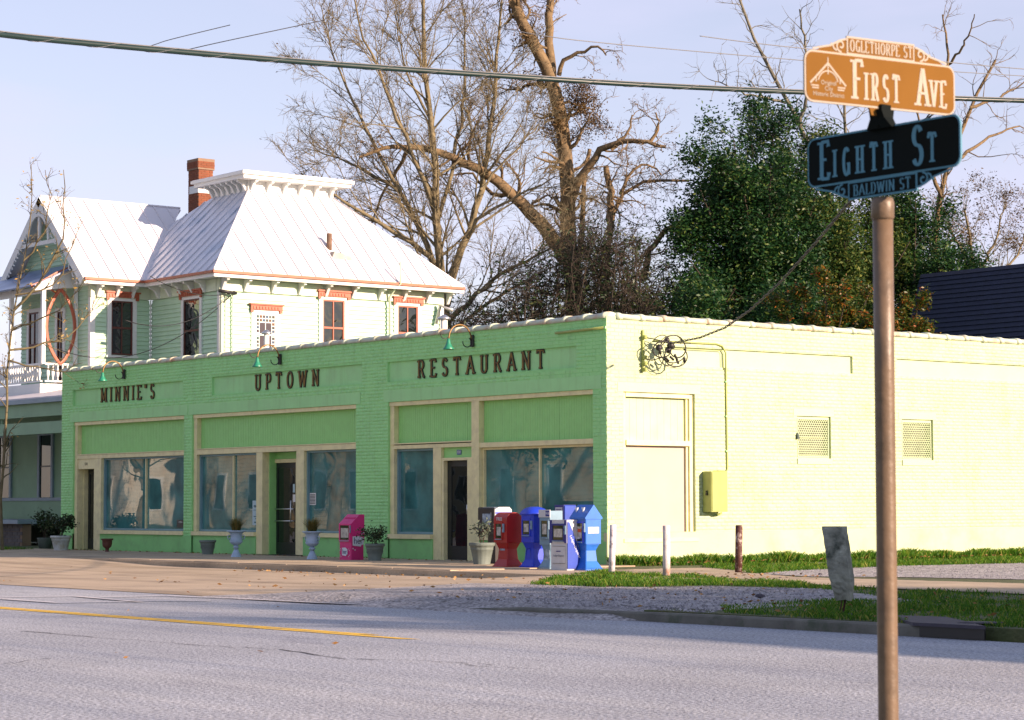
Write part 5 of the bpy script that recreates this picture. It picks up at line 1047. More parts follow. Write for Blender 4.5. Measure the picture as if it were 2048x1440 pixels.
# ------------------------------------------------------------------ newspaper boxes
ZP = -0.03
def gp(px, py, z=ZP): p = on(px, py, 2, z); return float(p[0]), float(p[1])
cols_ = dict(pink=(0.62, 0.025, 0.20), red=(0.33, 0.008, 0.006), blue=(0.012, 0.045, 0.55), royal=(0.008, 0.05, 0.38), sky=(0.02, 0.14, 0.55), grey=(0.16, 0.28, 0.38), white=(0.50, 0.53, 0.56), black=(0.012, 0.012, 0.014), navy=(0.01, 0.02, 0.2))
pm = {k: mat(k+'_enamel', v, 0.42, 0.08, 5, 0.04, 30, dirt=tuple(c*0.6 for c in v), dirt_amt=0.35, dirt_s=6, coord='obj') for k, v in cols_.items()}
paper = mat('newspaper', (0.42, 0.42, 0.38), 0.8, 0.5, 14, coord='obj'); dimglass = glass('box_window', (0.03, 0.045, 0.02), 0.02, 3, 0.05, 1.5)
photo_m = mat('printed_photo', (0.25, 0.33, 0.4), 0.5, 0.7, 12, coord='obj', dirt=(0.05, 0.12, 0.25), dirt_amt=0.8, dirt_s=9)
GRP = 'newspaper boxes along the shop pavement'
def nbox(label, px, py, w, d, rz, col, H, cab_h, ped, top, extra=None, win=None, cab_over=0.0):
    """origin = front right bottom corner of the cabinet footprint; front faces -y"""
    x, y = gp(px, py); t = thing('newspaper_box', label, 'newspaper box', (x-w/2, y+d/2, ZP), R_(rz), GRP); m = pm[col] if isinstance(col, str) else col
    x0, x1, y0, y1 = -w/2, w/2, -d/2, d/2; zb = H-cab_h
    if ped == 'flare':
        mb = MB(); mb.loft([(0, x0-.03, x1+.03, y0-.03, y1+.03), (0.03, x0-.03, x1+.03, y0-.03, y1+.03), (0.045, x0-.01, x1+.01, y0-.01, y1+.01), (0.16, x0+w*.13, x1-w*.13, y0+d*.13, y1-d*.13), (zb-.12, x0+w*.17, x1-w*.17, y0+d*.17, y1-d*.17), (zb-.05, x0+w*.10, x1-w*.10, y0+d*.10, y1-d*.10), (zb-.012, x0+.02, x1-.02, y0+.02, y1-.02), (zb-.001, x0+.02, x1-.02, y0+.02, y1-.02)], 0, 0.012); mb.build('pedestal', m, t, False)
    elif ped == 'post':
        mb = MB(); mb.loft([(0, x0+.03, x1-.03, y0+.03, y1-.03), (0.03, x0+.03, x1-.03, y0+.03, y1-.03)], 0, 0.01); mb.box(-.09, .09, -.07, .07, 0.031, zb-.001); mb.build('pedestal', m, t, False)
    else:
        mb = MB(); mb.loft([(0, x0+.01, x1-.01, y0+.01, y1-.01), (zb-.001, x0+.01, x1-.01, y0+.01, y1-.01)], 0, 0.008); mb.build('pedestal', m if ped == 'solid' else pm['white'], t, False)
    zt = H; mb = MB(); c = 0.012
    if top == 'slant':
        prof = [(y0, zb), (y1, zb), (y1, zt), (y1-d*.35, zt), (y0, zt-.20)]
    elif top == 'round':
        prof = [(y0, zb), (y1, zb), (y1, zt-.13)]+[(y1*math.cos(R_(a)), zt-.13+.13*math.sin(R_(a))) for a in range(15, 166, 15)]+[(y0, zt-.13)]
    elif top == 'dome':
        prof = [(y0, zb), (y1, zb), (y1, zt-.05), (y1-.06, zt), (y0+.1, zt), (y0, zt-.05)]
    else: prof = [(y0, zb), (y1, zb), (y1, zt), (y0, zt)]
    if top == 'peak':
        zk = zt-.26; mb.loft([(zb, x0, x1, y0, y1), (zk, x0, x1, y0, y1)], 0, 0.01); cb_ = mb.build('cabinet', m, t, False)
        mb = MB(); mb.prism([(y0-.02, zk+.001), (y1+.02, zk+.001), (y1+.02, zk+.03), (0, zt), (y0-.02, zk+.03)], 0, x0-.012, x1+.012); mb.build('gabled_hood', m, t, False)
    elif top == 'barrel':
        mb.loft([(zb, x0, x1, y0, y1), (zt-.16, x0, x1, y0, y1)], 0, 0.02); cb_ = mb.build('cabinet', m, t, False)
        mb = MB(); rings = []
        for k in range(7):
            a = k*15; sc = math.cos(R_(a)); rings.append([((x0-.015)*sc*(1 if k else 1), (y0-.015)*sc, zt-.159+.16*math.sin(R_(a))), ((x1+.015)*sc, (y0-.015)*sc, zt-.159+.16*math.sin(R_(a))), ((x1+.015)*sc, (y1+.015)*sc, zt-.159+.16*math.sin(R_(a))), ((x0-.015)*sc, (y1+.015)*sc, zt-.159+.16*math.sin(R_(a)))][0:4])
        rings = rings[:6]; mb.rings(rings, 0, True, True); mb.build('domed_lid', m, t, False)
    else:
        mb.prism(prof, 0, x0, x1); cb_ = mb.build('cabinet', m, t, False)
    if win:
        a, b, lo, hi, wm = win; mb = MB(); f = y0-.016
        mb.box(a-.03, a, f, y0-.001, lo-.03, hi+.03); mb.box(b, b+.03, f, y0-.001, lo-.03, hi+.03); mb.box(a, b, f, y0-.001, hi, hi+.03); mb.box(a, b, f, y0-.001, lo-.03, lo); dr = mb.build('door', pm[wm], t, False)
        mb = MB(); mb.box(a, b, y0-.006, y0-.001, lo, hi); mb.build('window_pane', dimglass, dr, False)
        mb = MB(); mb.box(a+.03, b-.03, y0-.009, y0-.0065, lo+.05, hi-.06); mb.build('newspaper', paper, dr, False)
        mb = MB(); mb.box(a, b, f-.015, f-.001, lo-.028, lo-.012); mb.build('handle', pm['grey'], dr, False)
        mb = MB(); mb.bbox(b+.035, min(b+.085, x1-.004), y0-.03, y0-.001, hi-.16, hi, .006); mb.build('coin_mechanism', pm['grey'], t, False); mb = MB(); mb.box(b+.045, b+.052, y0-.033, y0-.0305, hi-.10, hi-.05); mb.build('coin_slot', pm['black'], t, False)
    return t, (x0, x1, y0, y1, zb, zt)
def panel(t, nm, x0, x1, y, z0, z1, m, side=False):
    mb = MB()
    if side: mb.box(y+.001, y+.006, x0, x1, z0, z1)
    else: mb.box(x0, x1, y-.006, y-.001, z0, z1)
    return mb.build(nm, m, t, False)
def ltext(t, s, size, x, y, z, m, side=False, rot=0.0, xs=1.0):
    o = flat_text(s, size, m, t, (0, 0, 0), 'lettering', world=False, xs=xs)
    if side: o.rotation_euler = (R_(90), rot, R_(90)); o.location = (y+.0075, x, z)
    else: o.rotation_euler = (R_(90), rot, 0); o.location = (x, y-.0075, z)
    if rot and side: o.rotation_euler = (Matrix.Rotation(R_(90), 3, 'Z') @ Matrix.Rotation(R_(90), 3, 'X') @ Matrix.Rotation(rot, 3, 'Z')).to_euler()
    return o
# pink
pk, g = nbox('magenta newspaper box with slanted top and white speech bubble logos near the middle bay', 702, 1122, 0.46, 0.34, 0, 'pink', 0.98, 0.58, 'solid', 'slant', win=(-.17, .17, .44, .75, 'pink'))
bub = mat('bubble_white', (0.62, 0.68, 0.75), 0.5, 0.03); ink = mat('dark_blue_ink', (0.015, 0.02, 0.12), 0.5)
def bubble(t, x0, x1, z0, z1, y, side):
    w, h = x1-x0, z1-z0; poly = [(x0, z0+h*.1), (x0+w*.75, z0), (x0+w*.78, z0+h*.14), (x1, z0+h*.2), (x1, z1-h*.18), (x0+w*.62, z1), (x0, z1-h*.03)]
    mb = MB(); mb.prism(poly, 0 if side else 1, y+.001 if side else y-.005, y+.005 if side else y-.001); mb.build('logo_bubble', bub, t, False)
bubble(pk, -.13, .15, .30, .52, g[1], True); ltext(pk, 'her', 0.20, .01, g[1], .42, ink, True, xs=0.85)
bubble(pk, -.10, .10, .10, .28, g[2]+.01-.012, False); ltext(pk, 'her', 0.14, 0.0, g[2]-.004, .19, ink, xs=0.8)
for (a, b) in ((.10, .57), (.15, .60), (-.12, .26), (-.07, .23)): panel(pk, 'white_square', a-.012, a+.012, g[1], b-.012, b+.012, bub, True)
for (a, b) in ((-.16, .25), (-.18, .22), (.15, .25), (.17, .22), (-.17, .12), (-.14, .09), (.17, .12), (.14, .09)): panel(pk, 'white_square', a-.008, a+.008, g[2], b-.008, b+.008, bub)
mb = MB(); mb.box(-.2, .2, -.05, .09, .905, .915); mb.build('lid_flap', pm['pink'], pk, False)
# black front, white sides
bk, g = nbox('tall newspaper box with black front and white rounded sides leftmost of the row', 990, 1130, 0.50, 0.42, 0, 'white', 1.13, 0.52, 'none', 'dome')
for o in list(bk.children):
    if o.name.startswith('pedestal'): bpy.data.objects.remove(o)
mb = MB(); mb.box(-.12, .12, -.10, .12, 0, .609); mb.box(-.2, .2, -.17, .17, 0, .03); mb.build('pedestal', pm['black'], bk, False)
mb = MB(); mb.bbox(-.26, .26, -.245, -.211, .59, 1.125, .02); fr_ = mb.build('front_frame', pm['black'], bk, False)
panel(bk, 'newspaper', -.10, .15, -.245, .72, 1.0, photo_m); panel(bk, 'price_strip', -.14, .12, -.246, .67, .69, paper); panel(bk, 'white_bar', .17, .18, -.246, .86, 1.02, bub)
panel(bk, 'blue_stripe', -.2, .2, g[1], 1.0, 1.03, pm['blue'], True); panel(bk, 'blue_stripe', -.2, .2, g[1], .95, .965, pm['blue'], True)
ltext(bk, 'PAPER', .07, .03, -.10, .34, bub, rot=R_(-90))
# red
rd, g = nbox('red newspaper box marked FREE with flared pedestal', 1014, 1136, 0.40, 0.36, 0, 'red', 1.03, 0.56, 'flare', 'round', win=(-.13, .05, .55, .82, 'red'))
ltext(rd, 'FREE', .085, -.02, g[2]-.001, .905, bub); panel(rd, 'poster', -.09, .06, g[2]+.065, .14, .38, photo_m)
# blue domed
bd, g = nbox('deep blue newspaper box with domed lid between the red and grey boxes', 1066, 1137, 0.36, 0.36, 0, 'blue', 1.14, 0.66, 'flare', 'barrel', win=(-.11, .09, .62, .88, 'blue'))
mb = MB(); ribbon(mb, arc(-.02, .27, .07, .10, 0, 360, 20), lambda t, i, n: .012, lambda u, v, d: (u, g[2]+.055-d, v), 0, .006, .001, 0); mb.build('round_emblem', pm['royal'], bd, False)
ltext(bd, 'FREE', .05, .06, g[1]+.001, .72, pm['sky'], True, rot=R_(40))
# grey blue
gb, g = nbox('pale grey blue newspaper box with white header half hidden behind the white one', 1100, 1138, 0.30, 0.30, 0, 'grey', 1.06, 0.62, 'flare', 'flat', win=(-.09, .09, .58, .88, 'grey'))
mb = MB(); mb.box(-.16, .17, -.165, -.151, .94, 1.08); mb.build('header', pm['white'], gb, False); panel(gb, 'blue_header_end', .05, .16, -.165, .96, 1.06, pm['navy']); ltext(gb, 'FREE', .06, .105, -.171, 1.01, bub); panel(gb, 'poster', -.08, .09, g[2]+.045, .16, .38, photo_m)
# tall blue box behind
tb_, g = nbox('tall narrow dark blue newspaper box with small white header behind the white one', 1128, 1131, 0.28, 0.30, 0, 'navy', 1.17, 0.55, 'post', 'flat')
panel(tb_, 'header_sign', -.11, .10, g[2], 1.01, 1.12, pm['white']); panel(tb_, 'text_line', -.09, .08, g[2]-.005, 1.075, 1.09, pm['navy']); panel(tb_, 'text_line', -.08, .07, g[2]-.005, 1.04, 1.05, pm['navy'])
mb = MB(); mb.bbox(.141, .16, -.14, .15, .85, 1.16, .01); mb.build('side_panel', pm['royal'], tb_, False)
# white and blue
wb, g = nbox('white newspaper box with dark blue window door and newspaper name plate', 1134, 1141, 0.48, 0.40, 0, 'white', 0.90, 0.42, 'white', 'flat', win=(-.15, .15, .54, .80, 'navy'))
mb = MB(); mb.box(-.235, .235, g[2]-.012, g[2]-.001, .49, .895); 
mb = MB(); mb.box(-.235, -.181, g[2]-.014, g[2]-.001, .485, .895); mb.box(.181, .235, g[2]-.014, g[2]-.001, .485, .895); mb.build('blue_surround', pm['navy'], wb, False)
panel(wb, 'lower_door', -.17, .19, g[2]+.01, .12, .43, pm['white']); panel(wb, 'door_edge', -.17, .19, g[2]+.004, .425, .43, pm['black']); panel(wb, 'door_edge', -.17, .19, g[2]+.004, .12, .125, pm['black']); panel(wb, 'slot', -.06, .06, g[2]+.0, .33, .345, pm['navy'])
ltext(wb, 'Ledger-Enquirer', .055, .01, g[2]+.002, .26, mat('grey_ink', (0.12, 0.14, 0.2), 0.6), xs=.8)
mb = MB(); mb.prism([(-.19, .03), (.2, .03), (.2, .12), (-.15, .86), (-.19, .86)], 0, g[1]+.001, g[1]+.012); mb.build('blue_side_panel', pm['royal'], wb, False)
o = ltext(wb, 'Ledger-Enquirer', .07, -.02, g[1]+.008, .42, bub, True, rot=R_(-62))
# bright blue gabled
sb, g = nbox('bright blue newspaper box with gabled hood nearest the building corner', 1172, 1141, 0.42, 0.36, 0, 'sky', 1.17, 0.70, 'flare', 'peak', win=(-.15, .13, .52, .84, 'blue'))
panel(sb, 'sticker', -.13, .12, g[1]+.001, .66, .77, mat('peeling_white_sticker', (0.7, 0.7, 0.72), 0.6, 0.3, 20, coord='obj'), True); panel(sb, 'orange_sticker', .0, .09, g[2]-.009, .68, .74, mat('orange_sticker', (0.5, 0.08, 0.02), 0.6)); panel(sb, 'orange_sticker', -.06, .05, g[2]-.009, .56, .585, bub)
for a in (-.12, .06): mb = MB(); mb.prism([(a-.04, 1.12), (a+.04, 1.12), (a, 1.03)], 1, -.125, -.10); mb.build('triangle_mark', bub, sb, False)
# ------------------------------------------------------------------ planters and urns
terr = mat('grey_terracotta', (0.13, 0.165, 0.15), 0.7, 0.15, 6, 0.3, 30, dirt=(0.1, 0.13, 0.12), dirt_amt=0.5, dirt_s=5); blueu = mat('pale_blue_urn_paint', (0.34, 0.46, 0.60), 0.5, 0.1, 6, 0.3, 25, dirt=(0.2, 0.3, 0.4), dirt_amt=0.4, dirt_s=5)
rust = mat('red_brown_pot', (0.10, 0.035, 0.022), 0.6, 0.2, 6); potsoil = mat('potting_soil', (0.03, 0.02, 0.015), 0.95)
def blades(n, R0, h, spread, w=0.006, seed=1):
    r = np.random.default_rng(seed); a = r.uniform(0, 2*np.pi, n); rr = R0*np.sqrt(r.uniform(0, 1, n)); tilt = r.uniform(0.05, 1, n)*spread; ta = a+r.normal(0, 0.5, n); H = h*r.uniform(0.55, 1.05, n)
    bx, by = rr*np.cos(a), rr*np.sin(a); V = []; F = []
    for i in range(n):
        dx, dy = math.cos(ta[i]), math.sin(ta[i]); px, py = -dy*w, dx*w; b = len(V)
        for t, ws in ((0, 1), (0.45, 0.9), (0.8, 0.6), (1, 0.1)):
            o = tilt[i]*H[i]*t**1.9; z = H[i]*(t-0.25*tilt[i]*t*t); c = (bx[i]+dx*o, by[i]+dy*o, z); V += [(c[0]-px*ws, c[1]-py*ws, c[2]), (c[0]+px*ws, c[1]+py*ws, c[2])]
        F += [(b+2*k, b+2*k+1, b+2*k+3, b+2*k+2) for k in range(3)]
    return V, F
drygrass = leafmat('dry_ornamental_grass', [(0.0, (0.05, 0.07, 0.015)), (0.5, (0.13, 0.12, 0.03)), (1.0, (0.28, 0.20, 0.06))], 0.6, 0.3)
darkleaf = leafmat('dark_shrub_leaf', [(0.0, (0.015, 0.03, 0.012)), (0.7, (0.03, 0.06, 0.025)), (1.0, (0.09, 0.10, 0.04))], 0.4, 0.2)
bark_s = mat('twig_bark', (0.07, 0.05, 0.035), 0.9, 0.3, 20)
def leafcloud(n, c, rad, size, seed, flat=0.0, hollow=0.0):
    r = np.random.default_rng(seed); d = r.normal(0, 1, (n, 3)); d /= np.linalg.norm(d, axis=1)[:, None]; q = (hollow+(1-hollow)*r.uniform(0, 1, n)**0.5)[:, None]
    C_ = np.array(c)+d*q*np.array(rad); return leafquads(C_, size, r)
def leafquads(C_, size, r, updown=0.6):
    n = len(C_); u = r.normal(0, 1, (n, 3)); u[:, 2] *= updown; u /= np.linalg.norm(u, axis=1)[:, None]; v = np.cross(u, r.normal(0, 1, (n, 3))); v /= np.linalg.norm(v, axis=1)[:, None]
    s = size*r.uniform(0.6, 1.3, n)[:, None]; L = u*s; W_ = v*s*0.42
    V = np.stack([C_-L, C_+W_-L*0.1, C_+L, C_-W_-L*0.1], 1).reshape(-1, 3); F = np.arange(4*n).reshape(n, 4); return V, F
def pot(px, py, R_top, H, prof, m, label, cat, name='planter', flute=0, band=True, grp=None):
    x, y = gp(px, py); t = thing(name, label, cat, (x, y+R_top*0.7, ZP), 0, grp)
    mb = MB(); mb.lathe(prof, 40 if flute else 28, flute=flute, fr=(0, H*0.99)); b = mb.build('pot' if name == 'planter' else 'urn_body', m, t, False)
    mb = MB(); mb.lathe([(0.001, prof_top(prof)-0.03), (R_top*0.84, prof_top(prof)-0.03)], 20, cap=False); mb.build('soil', potsoil, t, False)
    return t
def prof_top(p): return max(z for r, z in p)
def planter(px, py, R, H, m, label, flute=0, scroll=False, plant=None):
    p = [(R*0.62, 0), (R*0.66, 0.02), (R*0.64, 0.04), (R*0.84, H*0.68), (R*0.88, H*0.70), (R*0.86, H*0.73), (R*0.90, H*0.84), (R*0.98, H*0.86), (R*1.0, H*0.90), (R*1.0, H*0.98), (R*0.97, H), (R*0.86, H), (R*0.82, H*0.9)]
    t = pot(px, py, R, H, p, m, label, 'planter', flute=flute)
    if scroll:
        mb = MB()
        for k in range(12):
            a0 = k*30; 
            to3 = lambda u, v, d, a0=a0: ((R*0.76+0.11*(v)+d)*math.cos(R_(a0)+u/(R*.8)), (R*0.76+0.11*v+d)*math.sin(R_(a0)+u/(R*.8)), H*.52+v)
            s_ = -1 if k % 2 else 1; ribbon(mb, [(0.03*(1-i/14)*math.cos(R_(i*45)), s_*0.035*(1-i/14)*math.sin(R_(i*45))) for i in range(9)], lambda t, i, n: .010, to3, 0, .012, .002, 0)
        mb.lathe([(R*0.70, H*.36), (R*0.735, H*.37), (R*0.72, H*.39)], 28, cap=False); mb.build('relief_band', m, t, False)
    return t
def shrub(t, z0, n, rad, size, seed, m, stems=6, h=0.35, empty_frac=1.0):
    rr = random.Random(seed); mb = MB(); tips = []
    for k in range(stems):
        a = rr.uniform(0, 6.28); l = h*rr.uniform(.7, 1.2); e = (rad*.8*math.cos(a), rad*.8*math.sin(a), z0+l); mid_ = (e[0]*.35, e[1]*.35, z0+l*.55); mb.tube([(0.02*math.cos(a), 0.02*math.sin(a), z0-.05), mid_, e], [.008, .006, .003], 5); tips += [Vector(mid_), Vector(e), Vector(e)]
        for q in range(3): b = rr.uniform(0, 6.28); e2 = Vector(mid_)+Vector((math.cos(b)*rad*.5, math.sin(b)*rad*.5, l*rr.uniform(.2, .5))); mb.tube([mid_, e2], [.004, .002], 4); tips.append(e2)
    mb.build('stems', bark_s, t, False)
    r = np.random.default_rng(seed); T = np.array([tuple(p) for p in tips]); C_ = T[r.integers(0, len(T), n)]+r.normal(0, rad*.22, (n, 3)); V, F = leafquads(C_, size, r); tag(put('leaves', npmesh('leaves', V, F, m), t), kind='stuff')
def urn(px, py, label, handle_ang):
    x, y = gp(px, py); t = thing('garden_urn', label, 'urn', (x, y+.12, ZP), 0, 'pale blue pedestal urns at the middle door')
    mb = MB(); mb.lathe([(.125, 0), (.125, .02), (.115, .03), (.095, .09), (.06, .16), (.045, .19)], 28, flute=0); mb.build('foot', blueu, t, False)
    mb = MB(); mb.lathe([(.045, .19), (.05, .22), (.075, .235), (.075, .25), (.05, .26), (.05, .285)], 28); mb.build('stem', blueu, t, False)
    mb = MB(); mb.lathe([(.05, .285), (.09, .30), (.135, .34), (.155, .375), (.14, .385)], 48, flute=16, fr=(.3, .376)); mb.build('lobed_bowl', blueu, t, False)
    mb = MB(); mb.lathe([(.14, .385), (.135, .40), (.128, .45), (.13, .52), (.15, .56), (.19, .585), (.215, .59), (.22, .605), (.212, .615), (.17, .615), (.15, .60)], 28); bb = mb.build('bowl', blueu, t, False)
    mb = MB(); mb.lathe([(0.001, .585), (.16, .585)], 16, cap=False); mb.build('soil', potsoil, t, False)
    for s in (0, 180):
        a = R_(handle_ang+s); mb = MB(); P_ = [(.13, .50), (.17, .515), (.195, .48), (.185, .43), (.155, .405), (.145, .43), (.16, .45)]; mb.tube([(r_*math.cos(a), r_*math.sin(a), z) for r_, z in P_], .011, 6); mb.build('handle', blueu, t, False)
    V, F = blades(420, .09, .36, .75, .0035, int(px)); mb_ = npmesh('grass_tuft', V, F, drygrass); o = tag(put('grass_tuft', mb_, t, (0, 0, .58)), kind='stuff')
    return t
urn(463, 1116, 'pale blue pedestal urn with dry grass left of the middle door', 250); urn(615, 1120, 'pale blue pedestal urn with dry grass right of the middle door', 200)
t = planter(405, 1111, .20, .36, terr, 'empty grey planter with scroll band under the middle bay left window', scroll=True)
t = planter(738, 1123, .21, .37, terr, 'grey scroll banded planter with dark shrub behind the magenta box', scroll=True); shrub(t, .36, 520, .30, .035, 5, darkleaf, 8, .26)
t = planter(949, 1131, .26, .44, terr, 'large grey fluted planter with sparse plant before the right door', flute=26); shrub(t, .42, 150, .20, .045, 8, leafmat('grey_green_leaf', [(0, (.05, .08, .06)), (1, (.16, .2, .15))], .5, .2), 8, .34)
p_ = [(.07, 0), (.075, .015), (.05, .03), (.045, .09), (.06, .11), (.11, .15), (.125, .22), (.125, .30), (.155, .325), (.16, .34), (.15, .35), (.13, .35), (.12, .3)]
x, y = gp(207, 1105); t = thing('small_urn', 'small red brown footed pot beside the left door', 'pot', (x, y+.1, ZP)); mb = MB(); mb.lathe(p_, 24); mb.build('pot', rust, t, False); mb = MB(); mb.lathe([(.001, .32), (.125, .32)], 16, cap=False); mb.build('soil', potsoil, t, False)
wp = mat('flaking_white_pot', (0.42, 0.46, 0.44), 0.7, 0.2, 6, dirt=(0.22, 0.19, 0.05), dirt_amt=0.8, dirt_s=4)
t = planter(108, 1102, .28, .40, wp, 'flaking white pot with dark shrub left of the restaurant'); shrub(t, .39, 700, .34, .05, 12, darkleaf, 9, .40)
x, y = gp(60, 1100); t = thing('porch_plant', 'dark potted shrub in front of the shaded porch', 'plant', (x-1.5, y+1.2, -.05)); mb = MB(); mb.lathe([(.16, 0), (.22, .3), (.24, .32), (.2, .32)], 20); mb.build('pot', terr, t, False); shrub(t, .3, 500, .35, .05, 15, darkleaf, 8, .55)
# posters and notices on the glass
def notice(name, px0, py0, px1, py1, y, label, m, cat, lines=()):
    a = on(px0, py1, 1, y); b = on(px1, py0, 1, y); t = thing(name, label, cat, ((a[0]+b[0])/2, y, (a[2]+b[2])/2)); mb = MB(); mb.box(a[0], b[0], y-.003, y-.001, a[2], b[2]); s = mb.build('sheet', m, t)
    for f0, f1, z0, z1, mm in lines: mb = MB(); W_, H_ = b[0]-a[0], b[2]-a[2]; mb.box(a[0]+W_*f0, a[0]+W_*f1, y-.005, y-.0035, a[2]+H_*z0, a[2]+H_*z1); mb.build('text_line', mm, s)
    return t, a, b
pw = mat('pale_poster', (0.42, 0.58, 0.62), 0.6, 0.05); tl = mat('teal_ink', (0.01, 0.12, 0.14), 0.6)
nt1, a, b = notice('window_poster', 505, 1001, 523, 1050, .187, 'pale poster with hand lettered hours in the middle bay left window', pw, 'poster', [(.1, .9, .60, .62, tl), (.4, .65, .42, .46, tl), (.15, .85, .33, .37, tl), (.3, .9, .24, .28, tl), (.2, .9, .08, .14, tl)])
flat_text("MINNIE'S", .085, tl, nt1, ((a[0]+b[0])/2, .180, a[2]+(b[2]-a[2])*.76), xs=.8)
notice('window_notice', 619, 986, 632, 1010, .187, 'white printed notice on the glass right of the middle door', MT['white'], 'notice', [(.1, .9, .1+.12*k, .16+.12*k, iron) for k in range(7)])
notice('window_sticker', 516, 972, 521, 998, .188, 'orange strip sticker above the poster in the middle bay', mat('orange_strip', (.45, .06, .02), .5), 'sticker')
t1, a, b = notice('open_sign', 354, 1040, 368, 1055, .186, 'small dark OPEN sign low in the left bay window', MT['dark'], 'sign'); flat_text('OPEN', .07, MT['white'], t1, ((a[0]+b[0])/2, .180, a[2]+(b[2]-a[2])*.7))
notice('door_sticker', 586, 989, 591, 1004, .412, 'white sticker on the middle door glass', MT['white'], 'sticker'); notice('door_sticker', 586, 968, 590, 985, .411, 'green sticker above the white one on the middle door', pw, 'sticker')
notice('door_sticker', 936, 983, 943, 989, .152, 'pale card at eye level on the right door', pw, 'sticker'); notice('door_sticker', 937, 992, 942, 997, .152, 'white card below the pale card on the right door', MT['white'], 'sticker')
# doormat
a = gp(520, 1114); t = thing('doormat', 'dark doormat sloping into the middle doorway', 'mat', (-11.4, 0.05, -.005)); mb = MB(); mb.prism([(-12.2, -.35), (-10.7, -.35), (-10.9, .33), (-11.75, .33)], 2, -.006, .006); mb.build('mat', MT['rubber'], t)
# ------------------------------------------------------------------ bollards
def bollard(px, py, h, r, tilt, m, label):
    x, y = gp(px, py, -.04); t = thing('bollard', label, 'bollard', (x, y, -.06), 0, 'steel pipe bollards at the pavement corner'); t.rotation_euler = (0, 0, 0)
    mb = MB(); top = Vector((tilt*.62*h, tilt*.78*h, h)); mb.tube([(0, 0, 0), tuple(top*.5), tuple(top*.99), tuple(top), tuple(top+Vector((0, 0, .004)))], [r, r, r, r*.96, r*.8], 18); mb.build('pipe', m, t, False)
wb0 = mat('white_bollard_paint', (.62, .60, .64), .6, .08, 9, .3, 30, dirt=(.10, .09, .09), dirt_amt=.9, dirt_s=13); wb1 = mat('rust_spotted_paint', (.60, .58, .58), .6, .08, 9, .4, 30, dirt=(.42, .14, .03), dirt_amt=.95, dirt_s=5.5); wb2 = mat('mostly_rusted_paint', (.07, .022, .016), .7, .4, 9, .5, 30, dirt=(.5, .45, .42), dirt_amt=1.0, dirt_s=9)
bollard(1223, 1150, .86, .055, .035, wb0, 'white pipe bollard at the building corner beside the bright blue box'); bollard(1333, 1157, .86, .060, .005, wb1, 'white bollard with orange rust patches in the middle'); bollard(1477, 1147, .84, .062, .02, wb2, 'dark rusty bollard standing farthest to the right')
# ------------------------------------------------------------------ leaning broken concrete post
x, y = gp(1683, 1232, -.045); t = thing('broken_concrete_post', 'leaning broken concrete post on rusty rods in the grass', 'concrete post', (x, y, -.06))
con = mat('mossy_old_concrete', (.23, .25, .21), .9, .45, 5, 1.0, 12, dirt=(.03, .045, .035), dirt_amt=.95, dirt_s=3.5, bdist=.03)
ax_u = Vector((_r[0], _r[1], 0)).normalized(); ax_v = Vector((-_fw[0], -_fw[1], 0)).normalized()
bmh = bmesh.new(); rings = []; rr = random.Random(4); NZ = 22
for k in range(NZ+1):
    f = k/NZ; z = .20+f*.76; cxy = ax_u*(-.10*f+.035)*1.0; w = .118*(1.0 if f > .32 else .72+.28*f/.32); d = .095
    ring = []
    for i in range(24):
        a = 2*math.pi*i/24+math.pi/4+.35; cx_, sx_ = math.cos(a), math.sin(a); q = max(abs(math.cos(a-.35)), abs(math.sin(a-.35))); rad = w/q*1.0
        rad = min(rad, w*1.32)*(1+rr.uniform(-.035, .03)*(2.2 if f < .3 else 1)); ring.append(bmh.verts.new(cxy+ax_u*cx_*rad+ax_v*sx_*rad*.95+Vector((0, 0, z+(rr.uniform(-.03, .03) if k == 0 else 0)))))
    rings.append(ring)
for k in range(NZ):
    for i in range(24): bmh.faces.new((rings[k][i], rings[k][(i+1) % 24], rings[k+1][(i+1) % 24], rings[k+1][i]))
bmh.faces.new(rings[0][::-1]); bmh.faces.new(rings[-1]); me = bpy.data.meshes.new('concrete_shaft'); bmh.to_mesh(me); bmh.free(); me.materials.append(con); put('concrete_shaft', me, t)
for du, dv in ((-.02, .03), (.03, .02), (.06, -.03)): mb = MB(); b_ = ax_u*(du*.6-.02)+ax_v*dv; mb.tube([tuple(b_), tuple(b_+ax_u*.03+Vector((0, 0, .15))), tuple(ax_u*(du*.5+.03)+ax_v*dv+Vector((0, 0, .4)))], .0075, 6); mb.build('reinforcing_rod', mat('rod_rust', (.05, .02, .012), .8), t, False)
# ------------------------------------------------------------------ storm drain inlet in the kerb
c0 = on(1728, 1266, 2, ZR); c1 = on(1942, 1270, 2, ZR); xa_, xb_ = float(c0[0]), float(c1[0])
xa_, xb_ = 17.9, 19.15
t = thing('storm_drain', 'dark flat storm drain cover set into the kerb behind the sign pole', 'drain', ((xa_+xb_)/2, -11.9, ZR)); dcon = mat('dark_drain_slab', (.05, .045, .06), .8, .2, 5, .4, 30)
e1, e2, e3, e4 = [tuple(on(*q, 2, -.02)[:2]) for q in ((1727, 1252), (1944, 1256), (1893, 1236), (1770, 1232))]
mb = MB(); mb.prism([(e1[0], -12.16), (e2[0], -12.16), (e3[0], e3[1]), (e4[0], e4[1])], 2, -.04, -.008); mb.build('cover', dcon, t)
mb = MB(); mb.box(e1[0]+.05, e2[0]-.05, -12.12, -12.101, ZR+.004, -.042); mb.build('opening', MT['black'], t)
mb = MB(); mb.tube([((e1[0]+e2[0])/2, -11.7, -.008), ((e1[0]+e2[0])/2, -11.7, -.004)], .22, 20); mb.build('manhole_lid', dcon, t)
